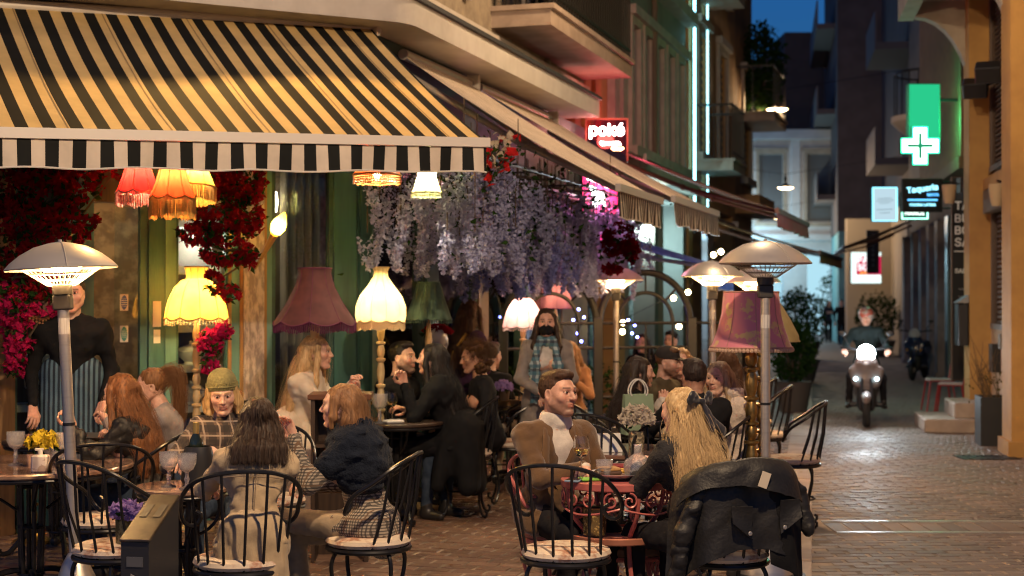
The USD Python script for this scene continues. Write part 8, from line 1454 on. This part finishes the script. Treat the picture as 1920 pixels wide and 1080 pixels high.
scooter('dark blue scooter parked by the teal columns', G(1722, 31.0), ang(-0.5, -1.0), M('scooter_navy', (0.015, 0.025, 0.06), 0.25, coat=0.6), False)

# ================================================================== right side props
pt = thing('planter', 'square black planter with bare twigs by the yellow building', 'planter', RR(1.05, 0.12, 0), math.atan2(RD[1], RD[0]))
pm = M('planter_black', (0.016, 0.017, 0.018), 0.5, bump=0.15, bscale=90)
for m_ in (bx(-0.25, 0.25, -0.2, -0.17, 0.0, 0.55), bx(-0.25, 0.25, 0.17, 0.2, 0, 0.55), bx(-0.25, -0.22, -0.17, 0.17, 0, 0.55), bx(0.22, 0.25, -0.17, 0.17, 0, 0.55)): part(pt, 'side_panel', m_, pm, smooth=False)
part(pt, 'soil', bx(-0.22, 0.22, -0.17, 0.17, 0.02, 0.51), M('soil', (0.04, 0.028, 0.02), 0.95))
rng = np.random.default_rng(31)
for k in range(16):
    a, l = rng.uniform(0, 2 * PI), rng.uniform(0.3, 0.75); p0 = np.array([rng.uniform(-0.2, 0.2), rng.uniform(-0.15, 0.15), 0.5]); d = np.array([0.45 * math.cos(a), 0.45 * math.sin(a), 1.0]); pts = [p0, p0 + d * l * 0.5 + rng.normal(size=3) * 0.03, p0 + d * l]; part(pt, 'twig', J(tube(pts, [0.007, 0.005, 0.002], 5), *[tube([pts[1], pts[1] + rng.normal(size=3) * 0.1 + [0, 0, 0.1]], [0.003, 0.001], 4) for _ in range(3)]), M('twig', (0.12, 0.075, 0.035), 0.8))
part(pt, 'dry_leaf', scatter(rng.normal(size=(90, 3)) * [0.14, 0.12, 0.1] + [0, 0, 0.68], LEAF, 0.035, rng), petal_mat('dry_leaf_tone', (0.09, 0.07, 0.02), (0.16, 0.12, 0.05)), smooth=False, kind='stuff')
stp = thing('stone_steps', 'two pale stone steps at the doorway of the yellow building', 'steps', RR(2.95, 0, 0), math.atan2(RD[1], RD[0]))
part(stp, 'lower_step', cbx(-0.55, 0.75, 0.0, 0.78, 0, 0.17, 0.012), M('step_stone', (0.4, 0.33, 0.26), 0.6, col2=(0.3, 0.24, 0.19), scale=5)); part(stp, 'upper_step', cbx(-0.35, 0.75, 0.0, 0.40, 0.17, 0.36, 0.012), mats['step_stone'])
redm = M('red_metal', (0.28, 0.025, 0.025), 0.35)
def metal_chair(label, loc, rz):
    c = thing('metal_chair', label, 'chair', loc, rz); part(c, 'seat', cbx(-0.18, 0.18, -0.18, 0.18, 0.44, 0.455, 0.005), redm)
    for x in (-1, 1):
        for y in (-1, 1): part(c, 'leg', cyl((x * 0.16, y * 0.16, 0.44), (x * 0.21, y * 0.22, 0), 0.014, 8), redm)
    part(c, 'backrest', J(tube(spline([(-0.17, -0.17, 0.45), (-0.18, -0.22, 0.7), (-0.12, -0.24, 0.84), (0.12, -0.24, 0.84), (0.18, -0.22, 0.7), (0.17, -0.17, 0.45)], 24), 0.013, 7), bx(-0.05, 0.05, -0.235, -0.225, 0.45, 0.84)), redm); part(c, 'cushion', cbx(-0.17, 0.17, -0.17, 0.17, 0.456, 0.485, 0.01), M('grey_pad', (0.4, 0.36, 0.34), 0.85)); return c
metal_chair('red metal chair by the menu board, nearer one', RR(5.1, 0.15, 0), 1.2); metal_chair('red metal chair by the menu board, farther one', RR(6.2, 0.2, 0), 1.5)
rt = thing('red_table', 'red topped cafe table beside the red metal chairs', 'table', RR(5.2, -0.42, 0)); part(rt, 'tabletop', cbx(-0.3, 0.3, -0.3, 0.3, 0.74, 0.76, 0.006), M('red_top', (0.4, 0.05, 0.03), 0.3)); part(rt, 'leg', cyl((0, 0, 0), (0, 0, 0.74), 0.03), black); part(rt, 'foot', lathe([(0.001, 0), (0.2, 0), (0.2, 0.015), (0.001, 0.03)], 20), black)
can = thing('candle_lamp', 'tiny lit candle glass on the red table', 'candle', RR(5.1, -0.3, 0.761)); part(can, 'glass', lathe([(0.001, 0), (0.03, 0), (0.032, 0.06), (0.001, 0.05)], 12), glow('candle_glow', (1.0, 0.55, 0.2), 5.0)); part(can, 'rim', tube(ring_path(0.032, 0.061, 12), 0.003, 4, closed=True), brass)
# pots and shrubs along the lane, tree on the balcony
def shrub(label, c, r, h, n, seed, size=0.07, pot=True, cat='shrub', name='shrub'):
    t = thing(name, label, cat, c); rng = np.random.default_rng(seed); d = rng.normal(size=(n, 3)); d /= np.linalg.norm(d, axis=1, keepdims=True); P_ = d * rng.uniform(0.55, 1.0, (n, 1)) * [r, r, h / 2] + [0, 0, (0.4 if pot else 0.2) + h / 2]; P_ = P_[meshkit.noise(P_ * 4.0 / max(r, 0.3), seed) > 0.35]
    part(t, 'crown', scatter(P_, LEAF, size, rng), leafm, smooth=False); part(t, 'trunk', J(*[tube([(0, 0, 0.2), (0.3 * r * math.cos(q), 0.3 * r * math.sin(q), 0.3 + h * 0.5), (0.6 * r * math.cos(q), 0.6 * r * math.sin(q), 0.3 + h * 0.8)], [0.025, 0.018, 0.008], 5) for q in (0.3, 2.2, 4.4)]), branchm)
    if pot: part(t, 'pot', lathe([(0.001, 0), (r * 0.55, 0), (r * 0.75, 0.42), (r * 0.8, 0.45), (r * 0.7, 0.45), (0.001, 0.38)], 18), M('dark_pot', (0.06, 0.05, 0.045), 0.7))
    return t
shrub('dark potted shrub at the terrace edge beyond the olive lampshade', G(1487, 22), 0.36, 0.95, 1300, 41); shrub('second dark potted shrub along the terrace edge, farther on', G(1494, 30), 0.6, 1.5, 1500, 42); shrub('third shrub at the terrace edge near the end of the lane', G(1503, 42), 0.7, 1.6, 1200, 43, 0.1); shrub('small green bush by the far beige wall', G(1645, 44), 0.7, 1.5, 1200, 44, 0.1); shrub('tall potted bush behind the pedestrians', G(1573, 62), 1.0, 2.6, 900, 45, 0.16)
tr = shrub('leafy dark tree growing on the balcony against the sky', S(22.6, 0.1, 5.5), 0.62, 2.2, 2200, 46, 0.12, False, 'tree', 'balcony_tree')
shrub('small trailing plant on the arched balcony', R2(6.2, 0.0, 4.6), 0.7, 2.2, 1200, 47, 0.09, False, 'plant', 'climbing_plant')

rng = np.random.default_rng(77); P_ = [(x, y, 0.006) for x, y in zip(rng.uniform(-3, 5.5, 420), rng.uniform(8.8, 20, 420))]
litter = thing('fallen_petals', 'scattered dry petals and leaf scraps on the paving', 'litter', kind='stuff'); n_ = len(P_); a_ = rng.uniform(0, 6.28, n_); s_2 = rng.uniform(0.008, 0.02, n_)
part(litter, 'scrap', (np.concatenate([np.array([[c[0] + s * math.cos(a + q), c[1] + s * math.sin(a + q), c[2] + 0.002 * (i % 2)] for i, q in enumerate((0, 1.3, 2.9, 4.4))]) for c, a, s in zip(P_, a_, s_2)]), np.concatenate([np.array([[0, 1, 2], [0, 2, 3]]) + 4 * i for i in range(n_)])), petal_mat('dry_scrap', (0.16, 0.09, 0.05), (0.34, 0.22, 0.14)), smooth=False, kind='stuff')

for k, (a, z, w, h, lb) in enumerate(((1.92, 2.02, 0.22, 0.3, 'small dark framed print on the cafe wall above the gilt panel'), (2.3, 1.5, 0.18, 0.26, 'narrow framed print beside the gilt panel inside the cafe'))):
    q = thing('framed_print', lb, 'picture', H(a, -2.58, z + (0.55 if k == 0 else 0.0)), AZ_H); part(q, 'frame', bx(-w, w, -0.02, 0, -h, h), darkwood); part(q, 'print', bx(-w + 0.04, w - 0.04, -0.025, -0.021, -h + 0.04, h - 0.04), M('faded_print', (0.25, 0.2, 0.14), 0.6, col2=(0.08, 0.1, 0.1), scale=8))
